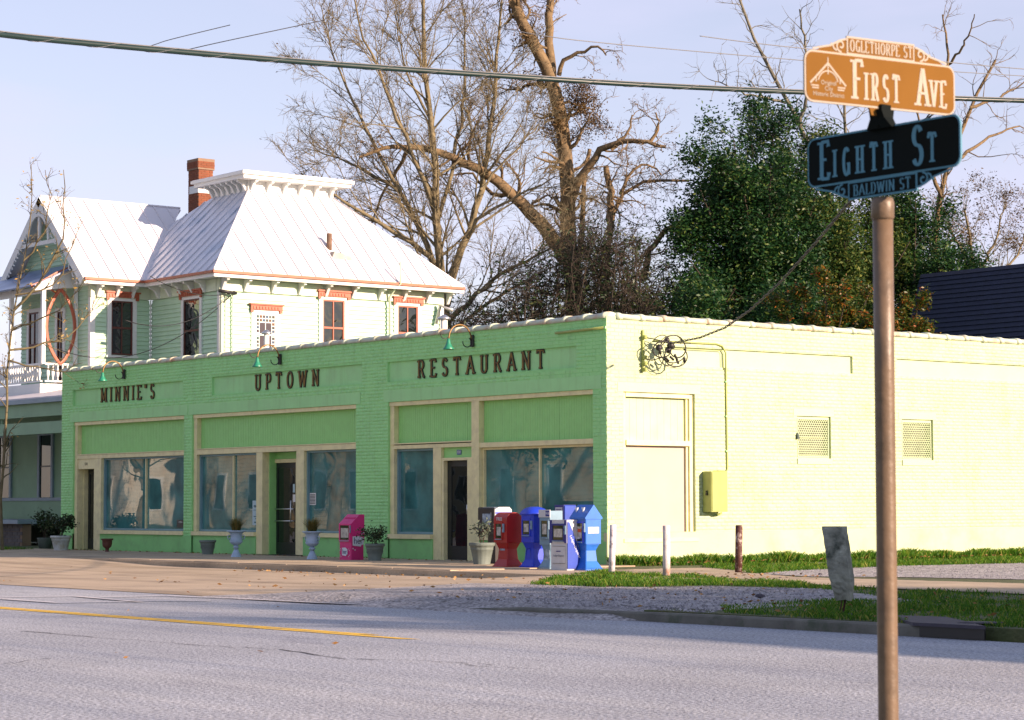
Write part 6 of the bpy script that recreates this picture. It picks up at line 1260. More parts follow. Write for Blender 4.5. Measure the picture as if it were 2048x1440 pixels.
# small stone on the gravel
for px, py, s in ((1520, 1196, .07), (1700, 1232, .04), (1560, 1157, .03), (1640, 1150, .04)):
    x, y = gp(px, py, -.03); mb = MB(); mb.lathe([(.01, 0), (s, s*.2), (s*.8, s*.6), (.01, s*.8)], 7, (x, y, -.03), sm=False); tag(mb.build('stone', dcon), 'dark loose stone lying on the %s' % {1520: 'gravel driveway', 1700: 'grass under the broken concrete post', 1560: 'gravel lot edge nearest the rusty bollard', 1640: 'gravel lot behind the broken post'}[px], 'stone')
# ------------------------------------------------------------------ trees
def tubes(P, R, n):
    N, k, _ = P.shape; T = np.empty_like(P); T[:, 1:-1] = P[:, 2:]-P[:, :-2]; T[:, 0] = P[:, 1]-P[:, 0]; T[:, -1] = P[:, -1]-P[:, -2]
    T /= np.linalg.norm(T, axis=2, keepdims=True)+1e-9
    ref = np.where(np.abs(T[:, :1, 2:3]) < 0.9, np.array([0., 0., 1.]), np.array([1., 0., 0.])); ref = np.broadcast_to(ref, T.shape)
    A = np.cross(T, ref); A /= np.linalg.norm(A, axis=2, keepdims=True)+1e-9; Bv = np.cross(A, T)
    a = 2*np.pi*np.arange(n)/n; V = P[:, :, None]+(A[:, :, None]*np.cos(a)[None, None, :, None]+Bv[:, :, None]*np.sin(a)[None, None, :, None])*R[:, :, None, None]
    i = np.arange(N)[:, None, None]*k*n; j = np.arange(k-1)[None, :, None]*n; q = np.arange(n)[None, None, :]; q2 = (q+1) % n
    F = np.stack([i+j+q, i+j+q2, i+j+n+q2, i+j+n+q], -1).reshape(-1, 4); return V.reshape(-1, 3), F
def spawn(P, R, m, ang, L, rr, up, wob, rng, kk=5, t0=0.2, tmin_r=0.004, plen=True, taper=0.25):
    N, k, _ = P.shape; seg = np.linalg.norm(np.diff(P, axis=1), axis=2).sum(1)
    cnt = rng.poisson(m*(seg if plen else np.ones(N))) ; idx = np.repeat(np.arange(N), cnt); n = len(idx)
    t = t0+(1-t0)*rng.uniform(0, 1, n)**0.8; f = t*(k-1); i = np.minimum(f.astype(int), k-2); w = (f-i)[:, None]
    pos = P[idx, i]*(1-w)+P[idx, i+1]*w; tan = P[idx, i+1]-P[idx, i]; tan /= np.linalg.norm(tan, axis=1, keepdims=True)+1e-9
    r0 = (R[idx, i]*(1-w[:, 0])+R[idx, i+1]*w[:, 0])
    pr = np.cross(tan, rng.normal(0, 1, (n, 3))); pr /= np.linalg.norm(pr, axis=1, keepdims=True)+1e-9
    an = np.radians(rng.normal(ang, 12, n))[:, None]; d = np.cos(an)*tan+np.sin(an)*pr; d[:, 2] += up; d /= np.linalg.norm(d, axis=1, keepdims=True)
    ln = (L*rng.uniform(0.5, 1.15, n)*(1.15-0.6*t)) if np.isscalar(L) else rng.uniform(L[0], L[1], n)*(1.15-0.6*t)
    Q = np.empty((n, kk, 3)); Q[:, 0] = pos
    for j in range(1, kk):
        d = d+rng.normal(0, wob, (n, 3)); d[:, 2] += up*0.35; d /= np.linalg.norm(d, axis=1, keepdims=True); Q[:, j] = Q[:, j-1]+d*(ln/(kk-1))[:, None]
    r1 = np.maximum(r0*rr, tmin_r); RR = r1[:, None]*(1-(1-taper)*np.arange(kk)/(kk-1))[None]; return Q, np.maximum(RR, 0.0022)
def limb(pts, w0, w1, dep, drift=0.0, k=14, rng=None, ground=False):
    """a hand-placed limb; pts read off the photograph, w in photo pixels"""
    P = [np.array(atd(p[0], p[1], dep+drift*i/(len(pts)-1))) for i, p in enumerate(pts)]
    if ground: g = P[0].copy(); g[2] = -0.3; P = [g]+P
    P = np.array(P); s = np.r_[0, np.cumsum(np.linalg.norm(np.diff(P, axis=0), axis=1))]; u = np.linspace(0, s[-1], k)
    Q = np.stack([np.interp(u, s, P[:, c]) for c in range(3)], 1); 
    for _ in range(1): Q[1:-1] = (Q[:-2]+2*Q[1:-1]+Q[2:])/4
    if rng is not None: Q[1:] += rng.normal(0, 0.035, Q[1:].shape)
    return Q, np.linspace(w0, w1, k)*0.5*dep/FPX
def barkmat(name, c, c2, s=6): return mat(name, c, 0.9, 0.3, s, 0.8, 14, dirt=c2, dirt_amt=0.7, dirt_s=2.5, bdist=0.03)
def maketree(name, label, cat, limbs, levels, bm_, leaf=None, group=None, seed=1, thick_n=8):
    rng = np.random.default_rng(seed); L0 = [l for l in limbs]; base = L0[0][0][0]
    t = thing(name, label, cat, tuple(base), 0, group); off = np.array(base)
    for i, (Q, R0) in enumerate(L0):
        V, F = tubes(Q[None], R0[None], thick_n); put('trunk' if i == 0 else 'limb', npmesh('limb', V-off, F, bm_, True), t)
    cur = [(Q[None], R0[None]) for Q, R0 in L0]; tips = []; VV = []; FF = []; nv = 0
    for li, kw in enumerate(levels):
        nxt = []
        for P, R0 in cur:
            Q, R1 = spawn(P, R0, rng=rng, **kw)
            if len(Q): nxt.append((Q, R1))
        if not nxt: break
        Qa = np.concatenate([q for q, _ in nxt]); Ra = np.concatenate([r for _, r in nxt]); cur = [(Qa, Ra)]
        V, F = tubes(Qa, Ra, 5 if li == 0 else (4 if li == 1 and len(Qa) < 4000 else 3)); VV.append(V); FF.append(F+nv); nv += len(V); tips.append(Qa)
    if VV: tag(put('branches', npmesh('branches', np.concatenate(VV)-off, np.concatenate(FF), bm_, True), t), kind='stuff')
    if leaf:
        for (cnt, sig, size, lm, lvl, nm, sel) in leaf:
            Qa = tips[min(lvl, len(tips)-1)]; pts = Qa[:, -3:].reshape(-1, 3)
            if sel is not None: pts = pts[sel(pts)]
            if len(pts) == 0: continue
            C_ = pts[rng.integers(0, len(pts), cnt)]+rng.normal(0, sig, (cnt, 3)); V, F = leafquads(C_-off, size, rng); tag(put(nm, npmesh(nm, V, F, lm), t), kind='stuff')
    return t
bk1 = barkmat('grey_tan_bark', (0.18, 0.15, 0.085), (0.085, 0.08, 0.05)); bk2 = barkmat('old_brown_bark', (0.17, 0.12, 0.062), (0.05, 0.04, 0.025)); bkd = barkmat('dark_vine_bark', (0.04, 0.03, 0.022), (0.015, 0.02, 0.012)); bk3 = barkmat('pale_twig_bark', (0.16, 0.15, 0.11), (0.08, 0.08, 0.06))
brl = leafmat('withered_brown_leaf', [(0, (0.04, 0.025, 0.012)), (0.6, (0.10, 0.06, 0.025)), (1, (0.18, 0.12, 0.045))], 0.7, 0.35)
grl = leafmat('evergreen_leaf', [(0, (0.005, 0.026, 0.010)), (0.55, (0.014, 0.055, 0.016)), (0.88, (0.035, 0.09, 0.018)), (1, (0.10, 0.14, 0.03))], 0.45, 0.2)
ygl = leafmat('yellow_green_leaf', [(0, (0.015, 0.05, 0.012)), (0.6, (0.045, 0.09, 0.018)), (1, (0.14, 0.16, 0.03))], 0.5, 0.3)
rdl = leafmat('red_tip_leaf', [(0, (0.02, 0.05, 0.012)), (0.6, (0.07, 0.10, 0.015)), (0.85, (0.20, 0.12, 0.02)), (1, (0.32, 0.07, 0.015))], 0.35, 0.3)
r1 = np.random.default_rng(11); D1 = 84
T1 = [limb([(893, 650), (884, 554), (876, 439), (870, 324), (859, 234), (849, 152), (847, 90), (850, 20), (852, -60)], 28, 5, D1, -1, 18, r1, True),
      limb([(890, 600), (872, 533), (843, 464), (822, 427), (802, 382), (757, 357), (716, 332), (662, 312), (625, 300)], 15, 2.2, D1, 2, 16, r1),
      limb([(880, 470), (863, 390), (839, 341), (806, 263), (781, 213), (765, 152), (736, 95), (715, 40), (700, -30)], 11, 2.5, D1, -3, 16, r1),
      limb([(893, 610), (900, 558), (929, 492), (954, 419), (966, 357), (978, 283), (986, 226), (991, 152), (995, 86), (1002, 20), (1010, -40)], 18, 3, D1, 2, 18, r1),
      limb([(935, 475), (954, 439), (1011, 406), (1073, 373), (1114, 353)], 9, 2, D1, -2, 12, r1),
      limb([(885, 590), (863, 513), (806, 472), (745, 439), (695, 410), (642, 373), (600, 345)], 15, 2, D1, -2, 16, r1),
      limb([(802, 382), (765, 324), (736, 267), (716, 226), (687, 160), (662, 95), (645, 30)], 9, 2, D1, 1, 14, r1),
      limb([(876, 440), (900, 360), (915, 270), (930, 190), (925, 100), (935, 20)], 9, 2.5, D1, 2, 14, r1),
      limb([(900, 640), (950, 590), (1010, 540), (1060, 520), (1110, 490)], 12, 3, D1, -3, 12, r1), limb([(905, 660), (960, 620), (1030, 570), (1120, 530)], 9, 3, D1, 2, 12, r1),
      limb([(858, 234), (820, 160), (800, 90), (790, 20)], 6, 2, D1, 1, 10, r1), limb([(960, 380), (1000, 330), (1040, 290), (1080, 250)], 6, 1.8, D1, 1, 10, r1),
      limb([(745, 439), (700, 455), (660, 470), (640, 500)], 4, 1.5, D1, 1, 8, r1)]
LV1 = [dict(m=2.5, ang=34, L=3.6, rr=0.42, up=0.10, wob=0.14, tmin_r=0.016), dict(m=4.0, ang=38, L=1.45, rr=0.55, up=0.07, wob=0.2, tmin_r=0.011, kk=4), dict(m=7.5, ang=42, L=0.6, rr=0.6, up=0.03, wob=0.25, tmin_r=0.0075, kk=3, t0=0.1)]
maketree('bare_tree', 'tall bare tree with many upswept pale stems beside the house roof', 'tree', T1, LV1, bk1, [(2600, 0.12, 0.05, brl, 2, 'withered_leaves', None)], 'bare winter trees behind the restaurant', 3)
D2 = 86; r2 = np.random.default_rng(12)
T2 = [limb([(1152, 660), (1151, 620), (1138, 480), (1132, 357), (1128, 255), (1114, 193), (1093, 140), (1064, 95), (1048, 60), (1030, 10), (1020, -50)], 46, 20, D2, 0, 24, r2, True),
      limb([(1112, 185), (1102, 140), (1097, 78), (1099, 20), (1101, -45)], 20, 14, D2, 1, 10, r2),
      limb([(1140, 520), (1100, 465), (1052, 419), (1015, 380), (986, 353), (945, 332), (900, 312), (863, 300), (820, 293), (773, 293), (716, 312)], 32, 5, D2, -3, 22, r2),
      limb([(1142, 400), (1152, 372), (1175, 332), (1216, 291), (1250, 284), (1278, 283), (1331, 291)], 20, 6, D2, -2, 16, r2),
      limb([(1212, 640), (1216, 480), (1222, 430), (1240, 385), (1278, 357), (1319, 357), (1375, 362)], 20, 5, D2, 2, 18, r2, True),
      limb([(1216, 470), (1222, 400), (1218, 360), (1214, 335)], 16, 12, D2, 1, 9, r2),
      limb([(1285, 560), (1298, 505), (1331, 455), (1380, 447), (1410, 420)], 15, 6, D2, -2, 12, r2), limb([(1118, 150), (1134, 115), (1167, 99), (1200, 92), (1215, 110)], 10, 3, D2, -1, 10, r2),
      limb([(1100, 172), (1052, 168), (1028, 185), (1005, 175)], 8, 3, D2, 2, 10, r2), limb([(1159, 640), (1160, 460), (1167, 357), (1175, 300)], 20, 8, D2, 1.5, 14, r2, True),
      limb([(1136, 300), (1155, 285), (1170, 250), (1180, 230)], 9, 3, D2, -1, 8, r2), limb([(1132, 340), (1110, 315), (1085, 300)], 8, 3, D2, -1, 8, r2),
      limb([(945, 332), (935, 300), (945, 260), (960, 240)], 8, 3, D2, -1, 8, r2), limb([(1240, 390), (1262, 340), (1290, 320), (1325, 350)], 8, 3, D2, 0, 8, r2), limb([(1222, 300), (1260, 260), (1262, 230)], 8, 3, D2, 0, 8, r2), limb([(1300, 285), (1320, 250), (1310, 225)], 8, 3, D2, 0, 8, r2),
      limb([(1020, 385), (985, 395), (950, 345), (905, 350)], 10, 3, D2, 1, 8, r2), limb([(820, 293), (800, 330), (760, 395), (745, 450)], 9, 3, D2, 2, 10, r2)]
LV2 = [dict(m=2.0, ang=55, L=2.1, rr=0.35, up=0.02, wob=0.38, tmin_r=0.022, kk=7), dict(m=3.8, ang=50, L=1.1, rr=0.5, up=0.0, wob=0.4, tmin_r=0.012, kk=5), dict(m=7.0, ang=45, L=0.45, rr=0.6, up=-0.03, wob=0.4, tmin_r=0.0075, kk=3)]
def near_px(lst):
    cs = [(np.array(atd(a, b, D2)), r*D2/FPX) for a, b, r in lst]
    return lambda P: np.any([np.linalg.norm(P-c, axis=1) < r for c, r in cs], axis=0)
maketree('old_tree', 'huge old gnarled tree with thick brown trunk and crooked limbs', 'tree', T2, LV2, bk2, [(7000, 0.16, 0.05, brl, 1, 'withered_leaves', near_px([(1190, 250, 60), (1085, 240, 55), (1065, 110, 60), (1010, 250, 60), (880, 120, 60), (1150, 180, 40), (745, 300, 35), (1330, 290, 40)])), (2500, 0.15, 0.05, brl, 2, 'leaf_remnants', None)], 'bare winter trees behind the restaurant', 4, 10)
# vine tangled thicket
def thicket(n, xr, yb, top, dep, seed, label, lm=None, leafn=0, rmin=0.012):
    r = np.random.default_rng(seed); L = []
    for i in range(n):
        x = r.uniform(*xr); xt = x+r.normal(0, 45); yt = top(xt)+abs(r.normal(0, 35)); mx_ = (x+xt)/2+r.normal(0, 18)
        L.append(limb([(x, yb), (mx_, (yb+yt)/2), (xt, yt), (xt+r.normal(0, 30), yt+r.uniform(-5, 30))], r.uniform(3, 9), 1.5, dep+r.uniform(-2.5, 2.5), 0, 9, r, True))
    return maketree('tangled_thicket', label, 'thicket', L, [dict(m=3.6, ang=45, L=1.5, rr=0.5, up=-0.02, wob=0.35, tmin_r=0.014, kk=5), dict(m=4.0, ang=50, L=0.75, rr=0.6, up=-0.04, wob=0.4, tmin_r=0.009, kk=4)], bkd, [(leafn, 0.22, 0.075, lm or darkleaf, 1, 'leaves', None)] if leafn else None, 'vine tangled thickets behind the restaurant', seed)
thicket(46, (1110, 1290), 650, lambda x: 425+abs(x-1200)*0.55, 80, 21, 'dark vine tangled thicket around the base of the old tree', leafn=9000)
thicket(34, (960, 1110), 660, lambda x: 590-(x-960)*0.65, 80, 22, 'dark tangled thicket left of the old tree above the coping', leafn=6000)
thicket(22, (1290, 1370), 655, lambda x: 560, 82, 23, 'sparse green brown thicket between the old tree and the evergreen', ygl, 9000)
# evergreens
def evergreen(label, base, tips, dep, seed, nleaf, lm=grl, m0=2.0, extra=None, L=1.7, name='evergreen_tree', sz=0.078, sp_=0.27):
    r = np.random.default_rng(seed); Ls = []
    for i, (tx, ty) in enumerate(tips): Ls.append(limb([base, ((base[0]*1.2+tx*0.8)/2, (base[1]+ty)/2), (tx, ty)], 16 if i == 0 else 9, 2, dep, r.uniform(-4, 4), 12, r, True))
    return maketree(name, label, 'tree', Ls, [dict(m=m0, ang=48, L=L, rr=0.4, up=0.06, wob=0.2, tmin_r=0.014, t0=0.25), dict(m=3.0, ang=45, L=0.75, rr=0.5, up=0.03, wob=0.25, tmin_r=0.008, kk=4)], bkd, [(nleaf, sp_, sz, lm, 1, 'foliage', None)]+(extra or []), 'evergreen trees behind the side wall', seed)
evergreen('large dark evergreen tree left of the sign pole', (1530, 760), [(1500, 250), (1390, 420), (1430, 330), (1465, 270), (1545, 265), (1600, 300), (1380, 520), (1375, 600), (1640, 370), (1450, 470), (1560, 420), (1420, 610), (1500, 580), (1600, 540), (1660, 470), (1540, 330), (1480, 400), (1370, 470), (1395, 560), (1400, 380), (1640, 450), (1620, 520)], 84, 31, 240000, L=2.2)
evergreen('olive green evergreen behind the street signs', (1690, 760), [(1650, 300), (1700, 330), (1740, 420), (1620, 400), (1690, 480), (1760, 520), (1640, 560), (1720, 590), (1590, 330), (1780, 470), (1770, 390), (1800, 560), (1660, 520), (1820, 480), (1770, 600), (1850, 590)], 88, 32, 105000, lm=ygl, m0=2.0)
evergreen('dark evergreen tree right of the sign pole', (1830, 760), [(1830, 400), (1800, 450), (1870, 420), (1850, 500), (1890, 490), (1780, 520), (1790, 400), (1760, 440), (1920, 540), (1860, 560)], 90, 33, 110000, m0=2.0)
evergreen('dark low evergreen shrub mass above the side wall coping', (1440, 800), [(1380, 600), (1420, 560), (1480, 570), (1540, 590), (1600, 600), (1360, 640), (1510, 620), (1650, 610), (1700, 620)], 79, 34, 70000, m0=2.2, L=1.2)
# photinia bushes
for lab, base, tips, n, sd_, grp_ in (('red and green leaved bush above the coping left of the sign pole', (1640, 800), [(1560, 600), (1600, 590), (1650, 560), (1700, 570), (1740, 585), (1620, 640), (1680, 630), (1730, 640), (1570, 640), (1655, 600)], 36000, 41, 1), ('orange tipped bush right of the sign pole before the dark roof', (1820, 800), [(1800, 600), (1835, 605), (1865, 640), (1790, 650), (1840, 650)], 16000, 42, 1)):
    r = np.random.default_rng(sd_); Ls = [limb([base, ((base[0]+tx)/2, 700), (tx, ty)], 6, 2, 71, r.uniform(-1, 1), 8, r, True) for tx, ty in tips]
    maketree('red_tip_bush', lab, 'bush', Ls, [dict(m=2.6, ang=45, L=0.7, rr=0.5, up=0.1, wob=0.2, tmin_r=0.008), dict(m=3, ang=45, L=0.35, rr=0.5, up=0.1, wob=0.2, tmin_r=0.005, kk=3)], bkd, [(n, 0.11, 0.065, rdl, 1, 'leaves', None)], 'red tipped bushes', sd_)
# bare trees at the right
def bare(label, Ls, dep, seed, bm_=bk3, lv=None, leaf=None):
    r = np.random.default_rng(seed); return maketree('bare_tree', label, 'tree', [limb(p, a, b, dep, r.uniform(-2, 2), 14, r, i == 0) for i, (p, a, b) in enumerate(Ls)], lv or [dict(m=1.5, ang=42, L=2.4, rr=0.4, up=0.05, wob=0.28, tmin_r=0.018, kk=6), dict(m=2.4, ang=42, L=1.1, rr=0.5, up=0.03, wob=0.3, tmin_r=0.011, kk=4), dict(m=2.6, ang=42, L=0.5, rr=0.6, up=0.02, wob=0.3, tmin_r=0.007, kk=3)], bm_, leaf, 'bare winter trees behind the restaurant', seed)
bare('crooked bare tree rising above the evergreens left of the signs', [([(1705, 700), (1680, 480), (1650, 370), (1610, 270), (1570, 200), (1545, 140), (1500, 70), (1480, 0)], 20, 5), ([(1650, 370), (1600, 330), (1560, 300), (1530, 200), (1500, 160)], 9, 2), ([(1600, 255), (1620, 170), (1610, 100), (1600, 20)], 8, 3), ([(1570, 205), (1490, 185), (1430, 160)], 6, 2), ([(1680, 450), (1700, 330), (1690, 220), (1680, 100)], 10, 3)], 94, 51)
bare('dark crooked bare tree right of the brown sign', [([(1862, 700), (1865, 500), (1880, 400), (1900, 300), (1930, 240), (1955, 190), (1990, 120)], 22, 5), ([(1890, 340), (1940, 300), (1985, 270), (2040, 250)], 9, 3), ([(1905, 290), (1890, 200), (1900, 120), (1885, 30)], 10, 3), ([(1880, 400), (1850, 300), (1830, 200)], 9, 3), ([(1895, 130), (1930, 90), (1950, 30)], 6, 2), ([(1940, 215), (1990, 200), (2060, 160)], 7, 2)], 92, 52, bk2)
bare('fine twigged golden bare tree at the far right above the dark roof', [([(1950, 700), (1950, 560), (1940, 470), (1930, 420)], 12, 4), ([(1950, 560), (1990, 480), (2010, 410)], 8, 2), ([(1948, 540), (1905, 470), (1890, 420)], 7, 2), ([(1950, 600), (2030, 520), (2060, 440)], 8, 2)], 105, 53, bk1, [dict(m=3.0, ang=35, L=2.2, rr=0.4, up=0.1, wob=0.15, tmin_r=0.016), dict(m=3.6, ang=38, L=1.0, rr=0.5, up=0.05, wob=0.2, tmin_r=0.010, kk=4), dict(m=3, ang=40, L=0.5, rr=0.6, up=0.03, wob=0.2, tmin_r=0.007, kk=3)], [(6000, 0.15, 0.06, brl, 2, 'withered_leaves', None)])
# small tree before the porch at the left edge
r6 = np.random.default_rng(61); DL = 61
TL = [limb([(8, 900), (14, 720), (30, 600), (55, 500), (68, 420), (62, 330)], 7, 1.5, DL, 1, 14, r6, True), limb([(28, 620), (85, 560), (120, 500), (133, 420), (122, 340)], 6, 1.5, DL, 0, 10, r6), limb([(18, 700), (90, 690), (150, 665), (195, 600)], 5, 1.2, DL, 1, 10, r6), limb([(22, 660), (80, 640), (140, 610), (168, 560)], 4, 1.2, DL, -1, 10, r6),
      limb([(48, 520), (90, 470), (100, 400), (92, 340)], 4, 1.2, DL, 0, 9, r6), limb([(16, 720), (70, 735), (130, 745), (165, 720)], 4, 1.2, DL, 0, 9, r6), limb([(30, 590), (70, 590), (120, 560), (168, 440)], 4, 1.2, DL, 0, 9, r6)]
maketree('young_bare_tree', 'thin yellowish bare twigs of a young tree before the upper porch', 'tree', TL, [dict(m=4.2, ang=45, L=0.9, rr=0.6, up=0.1, wob=0.2, tmin_r=0.009), dict(m=5.0, ang=42, L=0.35, rr=0.6, up=0.06, wob=0.2, tmin_r=0.006, kk=3)], mat('yellow_twig_bark', (0.12, 0.10, 0.05), 0.8, 0.3, 10), [(260, 0.05, 0.05, leafmat('yellow_leaf', [(0, (0.4, 0.25, 0.05)), (1, (0.5, 0.4, 0.2))], 0.5, 0.4), 1, 'last_leaves', None)], None, 5)
# ------------------------------------------------------------------ grass
gmat = leafmat('grass_blade', [(0, (0.025, 0.09, 0.008)), (0.5, (0.06, 0.17, 0.012)), (0.85, (0.13, 0.24, 0.02)), (1, (0.32, 0.28, 0.07))], 0.5, 0.4)
def inpoly(P, poly):
    x, y = P[:, 0], P[:, 1]; c = np.zeros(len(P), bool); n = len(poly)
    for i in range(n):
        x1, y1 = poly[i]; x2, y2 = poly[(i+1) % n]
        m = ((y1 > y) != (y2 > y)); xi = (x2-x1)*(y-y1)/((y2-y1) if abs(y2-y1) > 1e-9 else 1e-9)+x1; c ^= (m & (x < xi))
    return c
def grass(nm, poly, dens, h, z, seed, clump=0.6, fade=None):
    r = np.random.default_rng(seed); A = np.array(poly); lo, hi = A.min(0), A.max(0); n = int(dens*np.prod(hi-lo)); P = r.uniform(lo, hi, (n, 2)); P = P[inpoly(P, poly)]
    f = (np.sin(P[:, 0]*2.3+1.3*np.sin(P[:, 1]*1.7))+np.sin(P[:, 1]*3.1+1.1*np.sin(P[:, 0]*2.9))+np.sin(P[:, 0]*7.1+P[:, 1]*5.3)*0.6)/2.6
    keep = r.uniform(0, 1, len(P)) < (1-clump)+clump*(f*0.5+0.5)*1.4; P = P[keep]; f = f[keep]; n = len(P)
    H = h*r.uniform(0.4, 1.15, n)*(1+0.45*f); a = r.uniform(0, 2*np.pi, n); w = 0.0042+0.003*r.uniform(0, 1, n); le = H*r.uniform(0.15, 0.8, n); b = r.uniform(0, 2*np.pi, n)
    c, s = np.cos(a)*w, np.sin(a)*w; lx, ly = np.cos(b)*le, np.sin(b)*le; Z = np.full(n, z)
    V = np.stack([np.stack([P[:, 0]-c, P[:, 1]-s, Z], 1), np.stack([P[:, 0]+c, P[:, 1]+s, Z], 1), np.stack([P[:, 0]+c*.7+lx*.4, P[:, 1]+s*.7+ly*.4, Z+H*.6], 1), np.stack([P[:, 0]+lx, P[:, 1]+ly, Z+H*.95], 1)], 1).reshape(-1, 3)
    return tag(put('grass', npmesh('grass', V, np.arange(4*n).reshape(n, 4), gmat)), nm, 'grass', kind='stuff')
def GP(pts, z=-.034): return [(float(a), max(float(b), -11.95)) for a, b in G(pts, z)]
grass('tall green grass growing along the foot of the sunlit side wall', [(0.03, 0.0), (0.55, -0.25), (1.0, 1.2), (0.9, 4), (1.1, 8), (0.8, 19), (0.03, 19)], 1500, 0.17, -.034, 71, 0.5)
grass('green grass strip around the bollards', GP([(1060, 1169), (1200, 1175), (1430, 1171), (1640, 1177), (1600, 1167), (1440, 1158), (1330, 1152), (1235, 1148), (1215, 1143), (1100, 1158)]), 1100, 0.07, -.034, 72, 0.35)
grass('grass strip between the path and the gravel lot', GP([(1400, 1136), (1500, 1134), (1600, 1131), (2060, 1117), (2060, 1127), (1800, 1133), (1620, 1141), (1505, 1149), (1470, 1143)]), 900, 0.09, -.034, 73, 0.6)
grass('patchy shaded grass of the street verge', GP([(1400, 1243), (1450, 1226), (1440, 1212), (1700, 1202), (1860, 1204), (2300, 1197), (2300, 1262), (1945, 1256), (1893, 1236), (1770, 1232), (1727, 1252), (1400, 1248)]), 1100, 0.052, -.034, 74, 0.85)
grass('thin grass beside the gravel driveway near the path', GP([(1650, 1172), (1800, 1182), (2080, 1192), (2300, 1196), (2300, 1206), (1860, 1206), (1640, 1180), (1560, 1176)]), 450, 0.06, -.034, 75, 0.9)
grass('sparse weeds at the left edge by the porch', [(-27, -1.6), (-22.6, -2.4), (-22.9, -0.6), (-27, -0.3)], 350, 0.09, -.03, 76, 0.6)
for i, (a, b) in enumerate(((-21.9, -20.6), (-16.4, -15.2), (-12.9, -12.2), (-8.9, -7.0), (-2.5, -0.3))): grass('weeds in the crack below the shop front, patch %s' % ['by the left door', 'by the first pier', 'by the left urn', 'by the wide pier', 'behind the newspaper boxes'][i], [(a, -.12), (b, -.12), (b, -.03), (a, -.03)], 900, 0.05, -.03, 80+i, 0.8)
# fallen leaves
fl = leafmat('fallen_leaf', [(0, (0.10, 0.05, 0.02)), (0.5, (0.22, 0.12, 0.04)), (1, (0.38, 0.24, 0.10))], 0.8, 0.1)
r8 = np.random.default_rng(91); C_ = []
for (x0, x1, y0, y1, n, z) in ((0.1, 1.6, 0, 16, 520, .03), (-22, -0.3, -.5, -.1, 260, -.015), (-6, 3, -4.9, -4.3, 60, -.12), (-5, 6, -5.5, -4.6, 90, -.13), (3, 20, -11.9, -6, 200, -.01), (5.2, 9, -5, -2, 120, .0), (-20, 10, -12, -4.6, 70, -.12), (0, 20, -22, -12.5, 14, ZR+.01)):
    C_.append(np.stack([r8.uniform(x0, x1, n), r8.uniform(y0, y1, n), np.full(n, z)+r8.uniform(0, .02, n)], 1))
V, F = leafquads(np.concatenate(C_), 0.035, r8, 0.15); tag(put('fallen_leaves', npmesh('fallen_leaves', V, F, fl)), 'scattered dry brown leaves on the grass and pavement', 'leaves', kind='stuff')
# pebbles on the gravel
def pebbles(lbl, poly, n, seed):
    r = np.random.default_rng(seed); A = np.array(poly); lo, hi = A.min(0), A.max(0); P = r.uniform(lo, hi, (n*3, 2)); P = P[inpoly(P, poly)][:n]; n = len(P); s = 0.008+0.022*r.uniform(0, 1, n)**3
    base = np.array([(1, 0, 0), (-.5, .87, 0), (-.5, -.87, 0), (0.1, 0, .8)]); an = r.uniform(0, 6.28, n); c, s_ = np.cos(an), np.sin(an)
    X = base[None, :, 0]*c[:, None]-base[None, :, 1]*s_[:, None]; Y = base[None, :, 0]*s_[:, None]+base[None, :, 1]*c[:, None]
    V = np.stack([P[:, :1]+X*s[:, None], P[:, 1:2]+Y*s[:, None], -.03+base[None, :, 2]*s[:, None]], -1).reshape(-1, 3)
    F = (np.array([(0, 1, 3), (1, 2, 3), (2, 0, 3)])[None]+(np.arange(n)*4)[:, None, None]).reshape(-1, 3)
    tag(put('pebbles', npmesh('pebbles', V, F, mat('pebble', (.30, .29, .30), .9, .3, 9, island=.5))), lbl, 'gravel', kind='stuff')
pebbles('loose gravel on the driveway', GP([(760, 1205), (850, 1194), (1060, 1172), (1200, 1178), (1420, 1174), (1640, 1179), (1700, 1202), (1440, 1212), (1240, 1235), (990, 1220)]), 9000, 5)
pebbles('loose gravel on the lot', GP([(1500, 1147), (1600, 1140), (1800, 1132), (2100, 1126), (2300, 1165), (2060, 1160), (1800, 1155), (1620, 1154)]), 6000, 6)
